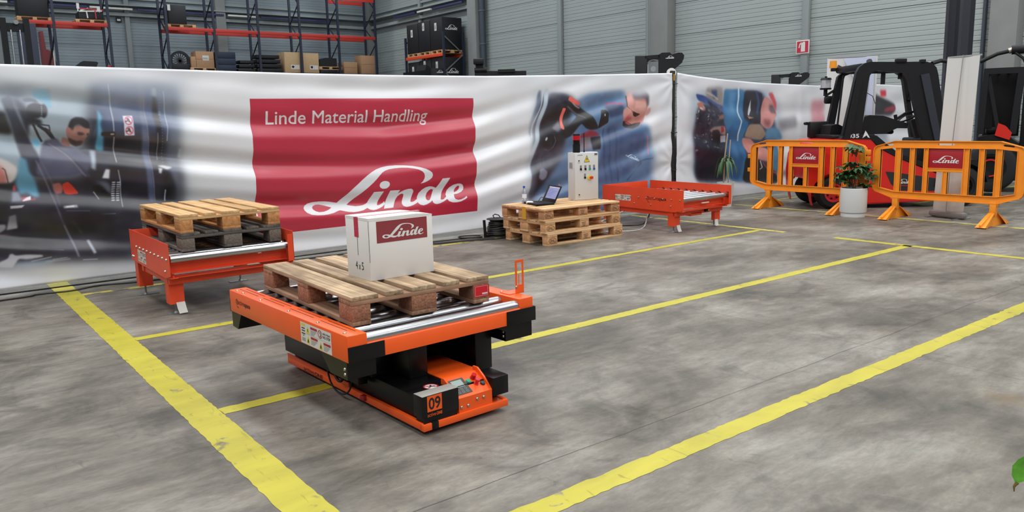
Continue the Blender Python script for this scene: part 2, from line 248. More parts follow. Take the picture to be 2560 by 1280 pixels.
ART1=[("0.068,1.828 2.019,1.842 1.943,1.021 -0.019,1.104",(150,166,178),0.09,1),
("-0.013,1.153 1.156,1.031 1.387,1.054 2.225,1.044 2.254,0.723 2.147,0.166 1.566,0.082 -0.122,0.249",(46,44,60),0.06,1),  # dark print base, tinted violet for the sheen on the cloth
("1.453,1.874 2.244,1.901 2.266,1.514 2.167,0.081 1.224,0.092",(40,40,52),0.06,1),
("0.788,1.89 0.967,1.864 1.077,1.851 1.046,1.794 0.977,1.787 0.774,1.758",(110,130,145),0.04,0.8),
("1.023,1.811 1.158,1.816 1.156,1.644 1.125,1.644 1.109,1.68 1.016,1.744",(78,160,198),0.012,1),
("1.133,1.812 1.158,1.812 1.154,1.787 1.134,1.794",(190,120,130),0.01,1),
("1.454,1.869 1.506,1.781 1.537,1.618 1.551,1.551 1.528,1.491 1.561,1.37 1.539,1.007 1.815,0.99 2.126,0.971 2.157,1.821 1.899,1.881",(48,54,84),0.05,1),
("1.496,1.818 1.537,1.618 1.551,1.551 1.528,1.491 1.561,1.37 1.539,1.007 2.111,0.972 2.137,1.431 1.805,1.653",(36,36,48),0.03,1),
("1.523,1.874 2.289,1.901 2.267,1.397 1.524,1.418",(74,98,148),0.06,0.6),
("1.525,1.633 1.551,1.551 1.528,1.491 1.547,1.371 1.544,1.235 1.473,1.253 1.465,1.373 1.506,1.507",(86,158,190),0.012,1),
("1.507,1.522 1.467,1.388 1.436,1.285 1.463,1.246 1.492,1.373",(40,52,72),0.01,1),
("1.885,1.852 1.941,1.853 1.935,1.37 1.942,1.032 1.953,0.73 1.895,0.735 1.877,1.271 1.887,1.573",(82,94,124),0.012,1),
("2.008,1.753 2.045,1.733 2.07,1.469 2.039,1.13 1.983,1.164 2.015,1.409 2.001,1.572",(30,30,40),0.012,1),
("2.114,1.844 2.17,1.824 2.198,1.362 2.161,0.713 2.071,0.721 2.109,1.365",(112,126,144),0.05,0.7),
("2.01,1.823 2.049,1.824 2.046,1.738 1.999,1.758",(135,148,165),0.01,1),
("1.927,1.723 1.932,1.37 1.939,1.032 1.95,0.73 1.955,0.731 1.944,1.033 1.937,1.371 1.932,1.723",(132,134,150),0.004,1),
("2.111,1.793 2.115,1.57 2.116,1.447 2.1,1.314 2.106,1.314 2.122,1.447 2.121,1.57 2.117,1.794",(190,198,208),0.004,1),
("2.021,1.398 2.006,1.132 2.012,1.132 2.027,1.398",(160,160,170),0.004,1),
("1.628,1.859 1.634,1.645 1.633,1.419 1.643,1.42 1.644,1.646 1.638,1.861",(166,172,184),0.004,1),
("1.631,1.37 1.625,1.26 1.63,1.13 1.639,1.131 1.633,1.261 1.639,1.37",(190,192,200),0.004,1),
("1.636,1.059 1.646,0.958 1.645,0.704 1.653,0.705 1.654,0.959 1.643,1.061",(190,192,202),0.004,1),
("1.531,1.417 1.648,1.414 1.644,1.374 1.527,1.383",(18,18,22),0.006,1),
("1.606,1.402 1.638,1.401 1.637,1.389 1.605,1.388",(170,165,160),0.004,1),
("2.081,1.824 2.078,1.819 2.074,1.819 2.073,1.824 2.075,1.828 2.079,1.828",(150,155,165),0.003,1),
("2.08,1.796 2.077,1.791 2.074,1.791 2.072,1.796 2.074,1.8 2.078,1.8",(150,155,165),0.003,1),
("2.079,1.767 2.077,1.763 2.073,1.763 2.071,1.767 2.073,1.772 2.077,1.772",(150,155,165),0.003,1),
("2.078,1.739 2.076,1.735 2.072,1.735 2.07,1.739 2.073,1.743 2.077,1.743",(150,155,165),0.003,1),
("2.077,1.711 2.075,1.706 2.071,1.706 2.069,1.711 2.072,1.715 2.076,1.715",(150,155,165),0.003,1),
("2.076,1.682 2.074,1.678 2.07,1.678 2.069,1.682 2.071,1.687 2.075,1.687",(150,155,165),0.003,1),
("2.076,1.654 2.073,1.65 2.069,1.65 2.068,1.654 2.07,1.658 2.074,1.658",(150,155,165),0.003,1),
("2.075,1.626 2.072,1.621 2.068,1.621 2.067,1.626 2.069,1.63 2.073,1.63",(150,155,165),0.003,1),
("2.074,1.597 2.071,1.593 2.068,1.593 2.066,1.597 2.068,1.602 2.072,1.602",(150,155,165),0.003,1),
("2.073,1.569 2.071,1.564 2.067,1.564 2.065,1.569 2.068,1.573 2.071,1.573",(150,155,165),0.003,1),
("2.072,1.54 2.07,1.536 2.066,1.536 2.064,1.54 2.067,1.545 2.071,1.545",(150,155,165),0.003,1),
("2.071,1.512 2.069,1.507 2.065,1.507 2.063,1.512 2.066,1.516 2.07,1.516",(150,155,165),0.003,1),
("2.07,1.483 2.068,1.479 2.064,1.479 2.063,1.483 2.065,1.488 2.069,1.487",(150,155,165),0.003,1),
("2.07,1.454 2.067,1.45 2.063,1.45 2.062,1.455 2.064,1.459 2.068,1.459",(150,155,165),0.003,1),
("2.069,1.426 2.066,1.421 2.062,1.421 2.061,1.426 2.063,1.43 2.067,1.43",(150,155,165),0.003,1),
("2.068,1.397 2.066,1.393 2.062,1.393 2.06,1.397 2.062,1.402 2.066,1.402",(150,155,165),0.003,1),
("2.067,1.368 2.065,1.364 2.061,1.364 2.059,1.369 2.062,1.373 2.065,1.373",(150,155,165),0.003,1),
("2.066,1.34 2.064,1.335 2.06,1.335 2.058,1.34 2.061,1.344 2.065,1.344",(150,155,165),0.003,1),
("2.065,1.311 2.063,1.307 2.059,1.307 2.057,1.311 2.06,1.316 2.064,1.315",(150,155,165),0.003,1),
("2.064,1.282 2.062,1.278 2.058,1.278 2.057,1.282 2.059,1.287 2.063,1.287",(150,155,165),0.003,1),
("2.064,1.253 2.061,1.249 2.057,1.249 2.056,1.254 2.058,1.258 2.062,1.258",(150,155,165),0.003,1),
("2.063,1.224 2.06,1.22 2.056,1.22 2.055,1.225 2.057,1.229 2.061,1.229",(150,155,165),0.003,1),
("2.062,1.196 2.059,1.191 2.056,1.191 2.054,1.196 2.056,1.2 2.06,1.2",(150,155,165),0.003,1),
("2.061,1.167 2.059,1.162 2.055,1.162 2.053,1.167 2.056,1.171 2.059,1.171",(150,155,165),0.003,1),
("2.06,1.138 2.058,1.133 2.054,1.133 2.052,1.138 2.055,1.142 2.059,1.142",(150,155,165),0.003,1),
("2.059,1.109 2.057,1.104 2.053,1.105 2.051,1.109 2.054,1.113 2.058,1.113",(150,155,165),0.003,1),
("2.063,1.606 2.082,1.606 2.078,1.56 2.06,1.561",(150,155,165),0.006,0.6),
("2.217,1.232 2.242,1.23 2.231,1.142 2.208,1.153",(170,175,180),0.01,1),
("1.985,1.082 2.044,1.084 2.136,1.058 2.079,1.035 2.041,1.053",(205,208,212),0.006,1),
("1.998,1.06 2.036,1.053 2.022,1.002 1.998,1.008",(215,216,218),0.006,1),
("2.039,1.027 2.098,1.018 2.147,0.905 2.161,0.713 2.031,0.724 2.024,0.976",(30,32,42),0.02,1),
("2.044,0.844 2.057,0.843 2.047,0.728 2.037,0.729",(190,195,200),0.004,1),
("1.729,1.564 1.813,1.564 1.814,1.377 1.727,1.377",(214,212,220),0.003,1),
("1.809,1.518 1.806,1.505 1.8,1.494 1.791,1.486 1.781,1.48 1.77,1.478 1.759,1.481 1.75,1.487 1.743,1.495 1.739,1.507 1.738,1.519 1.741,1.531 1.747,1.542 1.756,1.551 1.766,1.556 1.777,1.558 1.788,1.556 1.797,1.55 1.804,1.541 1.808,1.53",(190,50,90),0.002,1),
("1.802,1.518 1.8,1.508 1.795,1.498 1.788,1.491 1.78,1.487 1.77,1.485 1.762,1.487 1.754,1.492 1.748,1.499 1.745,1.509 1.745,1.519 1.747,1.529 1.752,1.538 1.759,1.545 1.768,1.55 1.777,1.551 1.785,1.549 1.793,1.544 1.799,1.537 1.802,1.528",(218,214,222),0.002,1),
("1.761,1.544 1.778,1.54 1.781,1.522 1.79,1.5 1.778,1.502 1.769,1.514 1.744,1.503 1.742,1.515 1.764,1.52",(40,38,44),0.002,1),
("1.749,1.542 1.793,1.488 1.798,1.492 1.755,1.547",(190,50,90),0.002,1),
("1.807,1.424 1.804,1.412 1.798,1.401 1.789,1.392 1.779,1.387 1.768,1.386 1.758,1.388 1.749,1.394 1.742,1.402 1.738,1.413 1.738,1.425 1.741,1.437 1.746,1.448 1.755,1.456 1.765,1.462 1.776,1.463 1.786,1.461 1.795,1.455 1.802,1.447 1.806,1.436",(190,50,90),0.002,1),
("1.8,1.424 1.798,1.414 1.793,1.405 1.786,1.398 1.778,1.394 1.769,1.393 1.761,1.394 1.753,1.399 1.748,1.406 1.745,1.415 1.744,1.425 1.747,1.435 1.751,1.444 1.758,1.451 1.766,1.455 1.775,1.456 1.784,1.455 1.791,1.45 1.797,1.443 1.8,1.434",(218,214,222),0.002,1),
("1.76,1.451 1.776,1.446 1.78,1.428 1.789,1.406 1.776,1.408 1.768,1.421 1.743,1.409 1.74,1.421 1.763,1.427",(40,38,44),0.002,1),
("1.748,1.449 1.791,1.393 1.796,1.398 1.753,1.453",(190,50,90),0.002,1),
("0.525,1.622 0.794,1.619 0.809,1.535 0.838,1.408 0.508,1.472",(16,16,19),0.02,1),
("0.604,1.813 0.817,1.828 0.954,1.808 0.948,1.688 0.959,1.624 0.877,1.604 0.806,1.724 0.594,1.724",(70,76,96),0.04,1),
("0.77,1.724 0.851,1.753 0.877,1.604 0.97,1.317 1.079,1.028 0.897,1.04 0.842,1.393 0.803,1.591",(42,44,60),0.012,1),
("0.868,1.744 0.945,1.66 1.008,1.56 1.065,1.501 1.009,1.503 0.959,1.504 0.951,1.375 0.915,1.498",(30,31,42),0.015,1),
("0.933,1.723 0.977,1.734 1.032,1.723 1.06,1.691 1.035,1.688 0.998,1.698 0.948,1.694",(52,56,80),0.008,1),
("1.095,1.619 1.087,1.593 1.068,1.57 1.043,1.555 1.014,1.55 0.986,1.556 0.964,1.572 0.951,1.594 0.948,1.621 0.956,1.647 0.975,1.67 1,1.685 1.029,1.69 1.056,1.684 1.079,1.669 1.092,1.646",(24,24,31),0.008,1),
("1.115,1.615 1.11,1.591 1.102,1.571 1.091,1.557 1.08,1.553 1.07,1.558 1.062,1.572 1.059,1.592 1.059,1.616 1.064,1.64 1.072,1.66 1.082,1.674 1.093,1.679 1.104,1.674 1.111,1.66 1.115,1.64",(18,18,24),0.008,1),
("1.079,1.652 1.076,1.647 1.07,1.647 1.068,1.652 1.071,1.656 1.076,1.656",(200,200,205),0.003,1),
("1.077,1.635 1.074,1.63 1.069,1.63 1.067,1.635 1.07,1.639 1.075,1.639",(200,200,205),0.003,1),
("1.075,1.617 1.072,1.613 1.067,1.613 1.065,1.617 1.068,1.622 1.073,1.622",(200,200,205),0.003,1),
("1.073,1.6 1.07,1.596 1.065,1.596 1.063,1.6 1.066,1.605 1.071,1.605",(200,200,205),0.003,1),
("1.071,1.583 1.068,1.579 1.063,1.579 1.061,1.583 1.064,1.588 1.069,1.587",(200,200,205),0.003,1),
("0.953,1.561 1.056,1.537 1.059,1.502 0.928,1.504",(26,26,34),0.015,1),
("1.008,1.498 1.063,1.489 1.111,1.482 1.112,1.442 1.121,1.443 1.118,1.49 1.065,1.499 1.01,1.508",(24,24,30),0.004,1),
("1.017,1.485 1.076,1.434 1.177,1.297 1.194,1.314 1.093,1.452 1.031,1.505",(26,27,36),0.004,1),
("1.071,1.459 1.105,1.438 1.158,1.335 1.169,1.343 1.115,1.447 1.078,1.472",(30,31,40),0.004,1),
("0.982,1.499 1.015,1.398 1.041,1.339 1.056,1.348 1.031,1.406 0.998,1.507",(28,28,36),0.004,1),
("0.969,1.368 1.02,1.373 1.034,1.329 0.992,1.288",(96,170,205),0.01,1),
("1.075,1.357 1.167,1.376 1.201,1.323 1.288,1.283 1.38,1.268 1.425,1.248 1.402,1.084 1.261,1.017 0.953,1.036 1.045,1.315",(78,80,104),0.012,1),
("1.326,1.267 1.374,1.276 1.422,1.252 1.413,1.196 1.363,1.235",(54,56,76),0.008,1),
("1.213,1.381 1.251,1.369 1.272,1.321 1.262,1.284 1.218,1.304 1.195,1.331",(150,102,98),0.006,1),
("1.261,1.468 1.306,1.459 1.343,1.492 1.4,1.461 1.438,1.456 1.428,1.397 1.412,1.383 1.392,1.353 1.383,1.328 1.363,1.302 1.309,1.293 1.273,1.328 1.246,1.38 1.244,1.439",(166,118,110),0.005,1),
("1.271,1.497 1.295,1.54 1.336,1.56 1.389,1.553 1.432,1.516 1.441,1.486 1.437,1.449 1.399,1.457 1.35,1.495 1.318,1.481 1.301,1.438 1.291,1.434 1.283,1.46 1.26,1.461",(37,34,40),0.006,1),
("1.259,1.38 1.283,1.361 1.327,1.341 1.355,1.347 1.384,1.339 1.363,1.302 1.315,1.289 1.278,1.313 1.258,1.343",(66,50,52),0.008,1),
("1.336,1.426 1.375,1.417 1.394,1.402 1.365,1.388 1.333,1.4",(70,50,54),0.006,1),
("1.408,1.409 1.43,1.412 1.426,1.39 1.409,1.386",(80,56,60),0.005,1),
("1.365,1.384 1.385,1.387 1.389,1.357 1.365,1.351",(190,130,120),0.006,1),
("1.274,1.442 1.272,1.431 1.268,1.422 1.263,1.417 1.257,1.415 1.252,1.417 1.248,1.423 1.245,1.432 1.245,1.443 1.248,1.453 1.252,1.462 1.257,1.468 1.263,1.47 1.268,1.468 1.272,1.462 1.274,1.453",(172,110,108),0.004,1),
("1.066,1.33 1.208,1.223 1.384,0.998 1.405,1.019 1.227,1.246 1.081,1.355",(66,66,86),0.006,1),
("1.09,1.331 1.226,1.216 1.364,1.008 1.371,1.013 1.232,1.222 1.095,1.338",(140,138,152),0.006,1),
("1.426,1.255 1.473,1.246 1.448,1.066 1.413,1.091",(160,172,190),0.012,1),
("0.532,1.175 0.611,1.22 0.694,1.224 0.767,1.187 0.824,1.135 0.837,1.093 0.813,1.028 0.758,0.98 0.687,0.975 0.512,0.999",(214,206,204),0.012,1),
("0.53,1.159 0.688,1.167 0.732,1.124 0.75,1.032 0.729,0.976 0.511,0.991",(202,128,120),0.02,1),
("0.716,1.126 0.734,1.109 0.742,1.056 0.749,0.99 0.755,0.991 0.748,1.058 0.74,1.113 0.72,1.132",(60,48,52),0.004,1),
("0.511,0.991 0.752,0.995 0.8,0.979 0.761,0.882 0.721,0.769 0.72,0.702 0.478,0.692",(26,24,29),0.015,1),
("0.854,1.216 0.909,1.197 0.918,1.08 0.961,1.002 0.981,0.848 0.93,0.852 0.891,0.897 0.826,0.89 0.802,0.996 0.834,1.093",(92,150,178),0.014,1),
("0.826,0.856 0.874,0.865 0.884,0.831 0.945,0.851 0.946,0.83 0.834,0.826",(196,62,84),0.006,1),
("0.88,0.86 0.91,0.867 0.906,0.833 0.837,0.824 0.842,0.836",(225,225,228),0.004,1),
("0.783,0.955 0.804,0.979 0.801,0.921 0.779,0.918",(190,70,80),0.006,1),
("0.772,0.915 0.821,0.911 0.841,0.826 0.755,0.825",(128,136,152),0.012,1),
("0.741,0.792 0.853,0.793 0.827,0.768 0.74,0.767",(190,188,190),0.005,1),
("0.722,0.702 0.775,0.714 0.779,0.587 0.694,0.575",(196,196,202),0.006,1),
("0.567,0.634 0.693,0.635 0.691,0.588 0.641,0.553 0.558,0.552",(184,184,192),0.006,1),
("0.639,0.539 0.72,0.539 0.68,0.526 0.638,0.531",(190,80,90),0.006,1),
("1.086,0.964 1.15,0.972 1.175,0.919 1.155,0.869 1.109,0.868 1.094,0.899",(170,98,92),0.006,1),
("1.163,0.954 1.211,0.978 1.246,0.94 1.299,0.858 1.214,0.854 1.177,0.867",(204,62,48),0.005,1),
("0.972,1.183 1.052,0.934 1.136,0.583 1.195,0.41 1.227,0.274 1.237,0.277 1.204,0.414 1.145,0.587 1.061,0.938 0.981,1.187",(126,126,142),0.006,1),
("1.014,1.182 1.109,0.897 1.124,0.75 1.13,0.751 1.115,0.899 1.019,1.185",(112,112,130),0.006,1),
("1.497,0.991 1.533,1.074 1.569,1.068 1.556,0.982",(222,224,230),0.006,1),
("1.427,0.962 1.529,0.956 1.573,0.908 1.564,0.82 1.487,0.932",(150,160,178),0.02,0.6),
("1.407,0.92 1.47,0.924 1.572,0.811 1.567,0.766 1.472,0.783",(18,18,22),0.01,1),
("1.414,0.865 1.454,0.791 1.46,0.795 1.42,0.869",(205,205,205),0.004,1),
("1.577,0.951 1.608,0.95 1.608,0.938 1.578,0.938",(205,206,214),0.002,1),
("1.618,0.948 1.649,0.948 1.649,0.935 1.618,0.936",(205,206,214),0.002,1),
("1.575,0.93 1.606,0.929 1.606,0.917 1.576,0.917",(205,206,214),0.002,1),
("1.615,0.927 1.646,0.926 1.647,0.914 1.616,0.914",(205,206,214),0.002,1),
("1.573,0.908 1.604,0.908 1.604,0.895 1.573,0.896",(205,206,214),0.002,1),
("1.613,0.906 1.644,0.905 1.645,0.893 1.614,0.893",(205,206,214),0.002,1),
("1.571,0.887 1.602,0.887 1.603,0.878 1.571,0.875",(205,206,214),0.002,1),
("1.611,0.884 1.642,0.884 1.643,0.875 1.612,0.872",(205,206,214),0.002,1),
("1.569,0.866 1.6,0.866 1.601,0.857 1.569,0.854",(205,206,214),0.002,1),
("1.609,0.863 1.64,0.863 1.641,0.854 1.61,0.851",(205,206,214),0.002,1),
("1.567,0.845 1.598,0.844 1.598,0.832 1.567,0.832",(205,206,214),0.002,1),
("1.607,0.842 1.638,0.841 1.639,0.829 1.608,0.829",(205,206,214),0.002,1),
("1.565,0.824 1.596,0.823 1.596,0.81 1.565,0.811",(205,206,214),0.002,1),
("1.605,0.82 1.636,0.82 1.637,0.807 1.606,0.808",(205,206,214),0.002,1),
("1.563,0.802 1.594,0.802 1.594,0.789 1.563,0.79",(205,206,214),0.002,1),
("1.603,0.799 1.634,0.799 1.635,0.786 1.604,0.787",(205,206,214),0.002,1),
("1.561,0.781 1.591,0.78 1.592,0.768 1.561,0.769",(205,206,214),0.002,1),
("1.601,0.778 1.632,0.777 1.632,0.765 1.601,0.765",(205,206,214),0.002,1),
("1.151,0.757 1.266,0.761 1.272,0.734 1.156,0.735",(172,172,178),0.006,1),
("1.173,0.755 1.242,0.756 1.241,0.741 1.175,0.741",(214,214,216),0.004,1),
("1.168,0.71 1.368,0.692 1.368,0.697 1.169,0.715",(132,130,142),0.004,1),
("1.475,0.652 1.58,0.646 1.58,0.651 1.476,0.656",(150,148,160),0.004,1),
("1.198,0.616 1.238,0.551 1.274,0.49 1.289,0.501 1.252,0.562 1.212,0.628",(132,130,142),0.01,1),
("1.313,0.417 1.337,0.423 1.384,0.297 1.359,0.286",(168,174,188),0.008,1),
("0.91,0.386 1.116,0.35 1.117,0.357 0.911,0.393",(132,132,140),0.004,1),
("1.26,0.239 1.386,0.229 1.386,0.238 1.26,0.248",(150,154,166),0.004,1),
("0.717,0.281 1.048,0.277 1.014,0.242 0.819,0.224 0.712,0.23",(84,112,140),0.02,1),
("0.848,0.277 1.013,0.299 1.012,0.307 0.847,0.285",(160,164,176),0.004,1),
("0.956,0.261 1.161,0.26 1.161,0.273 0.957,0.273",(140,142,152),0.008,1),
("1.018,0.273 1.14,0.279 1.14,0.286 1.017,0.28",(150,152,160),0.004,1),
("0.526,0.272 0.673,0.329 0.691,0.369 0.713,0.371 0.732,0.351 0.833,0.349 0.941,0.331 0.947,0.313 0.82,0.302 0.757,0.318 0.715,0.264 0.706,0.24 0.629,0.25",(190,190,198),0.008,1),
("0.465,0.579 0.851,0.52 1.14,0.436 1.094,0.354 0.448,0.432",(22,22,28),0.04,0.8),
("1.122,0.699 1.541,0.661 1.564,0.479 1.299,0.472 1.124,0.578",(26,25,30),0.03,0.7),
("0.665,0.774 1.064,0.722 1.109,0.579 0.791,0.628 0.518,0.689",(24,24,30),0.03,0.5),
("1.136,0.583 1.195,0.41 1.227,0.274 1.237,0.277 1.204,0.414 1.145,0.587",(126,126,142),0.006,1),
("1.285,1.511 1.339,1.525 1.383,1.495 1.327,1.466",(52,50,58),0.02,0.6),
("1.286,1.453 1.325,1.452 1.326,1.393 1.286,1.387",(190,138,128),0.02,0.6),
("1.351,1.377 1.404,1.375 1.394,1.339 1.354,1.34",(120,84,82),0.015,0.6),
("-0.009,2.031 2.368,2.018 2.35,1.817 -0.033,1.836",(222,226,232),0.11,1),
("-0.028,1.874 2.243,1.882 2.219,1.612 -0.053,1.669",(176,190,202),0.1,0.45),
("2.211,1.939 2.476,1.943 2.357,0.098 2.182,0.12 2.198,1.046",(196,206,214),0.09,0.7),
("2.361,1.941 2.713,1.946 2.548,-0.054 2.307,-0.021",(226,227,231),0.1,1),
("-0.213,0.356 2.561,0.113 2.516,-0.434 -0.26,-0.034",(224,226,231),0.06,1),
("6.455,1.786 6.789,1.811 7.086,1.812 7.236,1.699 7.006,0.38 6.543,0.416 6.401,1.034",(190,202,212),0.09,0.8),
("6.821,1.746 7.396,1.8 8.006,1.237 7.995,-0.332 6.578,-0.172 6.692,0.741",(60,62,78),0.06,1),
("7.086,1.787 7.341,1.775 7.62,1.608 7.835,1.475 8.001,1.287 8.093,0.962 8.089,0.294 6.624,0.41 6.695,0.645 6.736,0.957 6.839,1.141 6.878,1.415 6.982,1.613",(58,60,76),0.025,1),
("7.082,1.6 7.339,1.661 7.618,1.505 7.835,1.397 7.982,1.234 8.017,0.965 7.937,0.306 6.772,0.398 6.797,0.765 6.82,1.041 6.908,1.264 6.913,1.477",(33,33,40),0.03,1),
("6.984,1.853 6.939,1.645 6.818,1.422 6.788,1.174 6.686,0.992 6.639,0.777 6.589,0.427 6.66,0.417 6.71,0.767 6.755,0.974 6.858,1.16 6.889,1.409 7.009,1.631 7.056,1.845",(178,192,206),0.012,1),
("6.868,1.827 6.815,1.621 6.679,1.399 6.69,1.219 6.746,1.221 6.733,1.389 6.868,1.608 6.923,1.82",(84,98,120),0.015,1),
("6.949,1.825 6.884,1.603 6.739,1.37 6.726,1.195 6.741,1.194 6.753,1.367 6.898,1.6 6.964,1.823",(205,214,222),0.006,1),
("7.545,1.746 8.498,1.832 8.84,1.392 9.246,0.898 9.206,0.346 8.848,-0.18 6.92,-0.154 6.718,0.361 7.233,0.875",(92,120,156),0.05,1),
("7.584,1.634 7.837,1.698 8.097,1.737 8.5,1.831 8.5,1.22 8.095,1.285 8.001,1.393 7.836,1.502",(128,164,194),0.05,1),
("7.692,1.742 8.107,1.799 8.557,1.824 8.557,1.624 8.472,1.566 8.506,1.318 8.644,1.255 8.855,1.298 8.98,1.344 9.071,1.208 9.146,0.934 9.13,0.687 9.114,0.476 8.507,0.443 7.79,0.493 7.907,1.056 7.751,1.403",(90,124,162),0.06,1),
("8.106,1.604 8.472,1.625 8.489,1.484 8.187,1.43 8.155,1.512",(48,66,100),0.025,1),
("8.17,1.326 8.506,1.294 8.679,1.218 8.891,1.213 9,1.014 8.822,0.802 8.611,0.606 8.166,0.479 7.903,0.497 8.004,0.935",(66,90,130),0.04,1),
("8.07,1.282 8.052,0.991 8.098,0.518 8.135,0.517 8.088,0.991 8.106,1.28",(52,70,106),0.012,0.6),
("8.185,1.279 8.167,0.987 8.215,0.51 8.252,0.51 8.204,0.986 8.221,1.277",(52,70,106),0.012,0.6),
("8.318,1.276 8.301,0.981 8.35,0.501 8.388,0.501 8.338,0.98 8.355,1.274",(52,70,106),0.012,0.6),
("8.757,0.738 8.897,0.791 9.131,0.804 9.127,0.819 8.89,0.805 8.745,0.751",(60,84,120),0.008,1),
("8.57,0.494 8.763,0.653 8.87,0.757 8.846,0.769 8.74,0.665 8.548,0.507",(56,78,114),0.01,1),
("8.769,0.719 9.13,0.762 9.113,0.539 8.823,0.471 8.559,0.476",(84,116,160),0.02,1),
("8.537,1.589 8.544,1.718 8.583,1.8 8.712,1.836 8.87,1.825 8.98,1.753 9.014,1.621 8.979,1.465 8.935,1.381 8.819,1.305 8.679,1.264 8.558,1.281 8.481,1.384 8.459,1.484 8.465,1.543 8.515,1.572",(208,148,138),0.01,1),
("8.566,1.777 8.617,1.812 8.678,1.753 8.687,1.623 8.583,1.612",(224,160,152),0.02,1),
("8.73,1.671 8.977,1.657 8.974,1.585 8.713,1.564",(226,172,160),0.015,1),
("8.669,1.783 8.764,1.836 8.923,1.849 9.03,1.777 9.032,1.621 8.987,1.585 8.959,1.706 8.818,1.7 8.695,1.694",(84,78,90),0.025,0.9),
("8.537,1.742 8.557,1.753 8.549,1.589 8.537,1.589",(40,36,44),0.006,1),
("8.626,1.539 8.678,1.523 8.748,1.498 8.854,1.479 8.748,1.438 8.687,1.457",(46,36,42),0.005,1),
("8.534,1.596 8.676,1.514 8.681,1.519 8.54,1.601",(90,56,60),0.004,1),
("8.481,1.401 8.626,1.511 8.665,1.41 8.558,1.364",(200,98,104),0.015,1),
("8.477,1.39 8.558,1.374 8.679,1.332 8.766,1.351 8.881,1.364 8.819,1.305 8.679,1.262 8.558,1.279 8.493,1.318",(52,42,48),0.008,1),
("8.527,1.374 8.584,1.37 8.662,1.332 8.627,1.325 8.558,1.341",(178,98,104),0.005,1),
("8.124,1.619 8.206,1.627 8.304,1.638 8.386,1.624 8.488,1.618 8.49,1.636 8.39,1.641 8.304,1.655 8.203,1.644 8.12,1.636",(206,64,112),0.006,1),
("8.975,1.16 9.008,1.061 9.037,0.976 9,0.868 9.02,0.864 9.057,0.975 9.027,1.064 8.994,1.162",(206,100,138),0.006,1),
("8.969,1.525 9.032,1.573 9.086,1.566 9.083,1.5 9.015,1.452 8.972,1.465",(214,170,166),0.01,1),
("8.024,1.548 8.122,1.552 8.171,1.5 8.162,1.372 8.104,1.345 7.958,1.285 7.974,1.353 8.007,1.456",(22,22,27),0.008,1),
("8.104,1.478 8.1,1.463 8.092,1.457 8.084,1.463 8.081,1.478 8.084,1.493 8.092,1.498 8.1,1.492",(200,200,205),0.005,1),
("7.27,1.649 7.339,1.686 7.478,1.635 7.619,1.595 7.835,1.475 7.927,1.368 7.973,1.288 7.833,1.271 7.724,1.294 7.626,1.375 7.437,1.198 7.313,1.163 7.263,1.254 7.404,1.354 7.582,1.466 7.407,1.571",(26,26,31),0.012,1),
("7.365,1.603 7.54,1.498 7.72,1.43 7.731,1.446 7.554,1.513 7.381,1.617",(110,108,116),0.01,1),
("7.46,1.655 7.523,1.602 7.614,1.568 7.625,1.584 7.538,1.616 7.479,1.666",(170,168,170),0.006,1),
("7.093,1.31 7.231,1.421 7.264,1.306 7.194,1.256",(120,118,128),0.02,1),
("7.427,1.752 7.479,1.718 7.615,1.657 7.593,1.606 7.478,1.648 7.388,1.693",(230,102,92),0.005,1),
("7.295,1.588 7.358,1.578 7.319,1.483 7.291,1.382 7.316,1.304 7.298,1.286 7.247,1.312 7.249,1.459",(238,112,102),0.005,1),
("7.633,1.218 7.797,1.272 7.907,1.25 8.037,1.193 7.833,1.172 7.614,1.16",(156,58,80),0.012,1),
("7.614,1.16 7.833,1.172 7.812,0.987 7.612,0.996",(126,112,122),0.015,1),
("7.833,1.166 8.037,1.179 7.999,0.993 7.849,0.986",(34,32,38),0.012,1),
("7.174,1.117 7.168,1.08 7.149,1.048 7.12,1.023 7.084,1.008 7.045,1.004 7.006,1.012 6.971,1.03 6.944,1.057 6.927,1.09 6.921,1.126 6.928,1.161 6.947,1.193 6.975,1.218 7.01,1.233 7.049,1.238 7.088,1.231 7.124,1.213 7.151,1.186 7.169,1.153",(20,20,24),0.006,1),
("7.119,1.206 7.148,1.143 7.1,1.058 7.018,1.013 6.958,1.034 6.953,1.025 7.021,1.003 7.11,1.052 7.161,1.142 7.131,1.209",(112,112,124),0.006,1),
("6.999,1.165 6.983,1.149 6.966,1.146 6.957,1.158 6.962,1.178 6.978,1.194 6.996,1.197 7.004,1.185",(190,190,195),0.006,1),
("6.819,1.016 7.329,1.046 7.308,0.866 6.813,0.764",(88,86,100),0.05,0.6),
("6.855,0.762 6.914,0.784 6.988,0.729 6.965,0.653 6.893,0.613 6.824,0.649",(120,122,140),0.01,1),
("6.957,1.011 6.921,0.924 6.91,0.81 6.918,0.809 6.929,0.922 6.965,1.009",(30,30,36),0.004,1),
("6.807,0.663 6.781,0.41 6.789,0.409 6.815,0.662",(40,40,50),0.004,1),
("7.225,0.548 7.268,0.523 7.224,0.517",(225,130,135),0.003,1),
("8.575,1.589 8.678,1.552 8.67,1.422 8.575,1.459",(222,160,146),0.02,0.6),
("8.731,1.433 8.925,1.453 8.908,1.357 8.766,1.348",(188,118,114),0.03,0.6),
("8.783,1.623 8.96,1.622 8.961,1.501 8.818,1.515",(228,176,166),0.03,0.6),
("8.506,1.318 8.714,1.241 8.891,1.273 8.963,1.162 8.715,1.073 8.472,1.153",(74,100,142),0.04,0.5),
("6.786,0.993 7.261,1.126 7.309,0.918 7.065,0.75 6.764,0.767",(96,96,112),0.05,0.45),
("6.428,2.204 9.736,2.293 9.743,1.892 6.416,1.807",(222,226,231),0.09,1),
("8.506,1.905 9.101,1.91 9.138,1.802 8.8,1.742 8.54,1.789",(218,222,228),0.06,0.9),
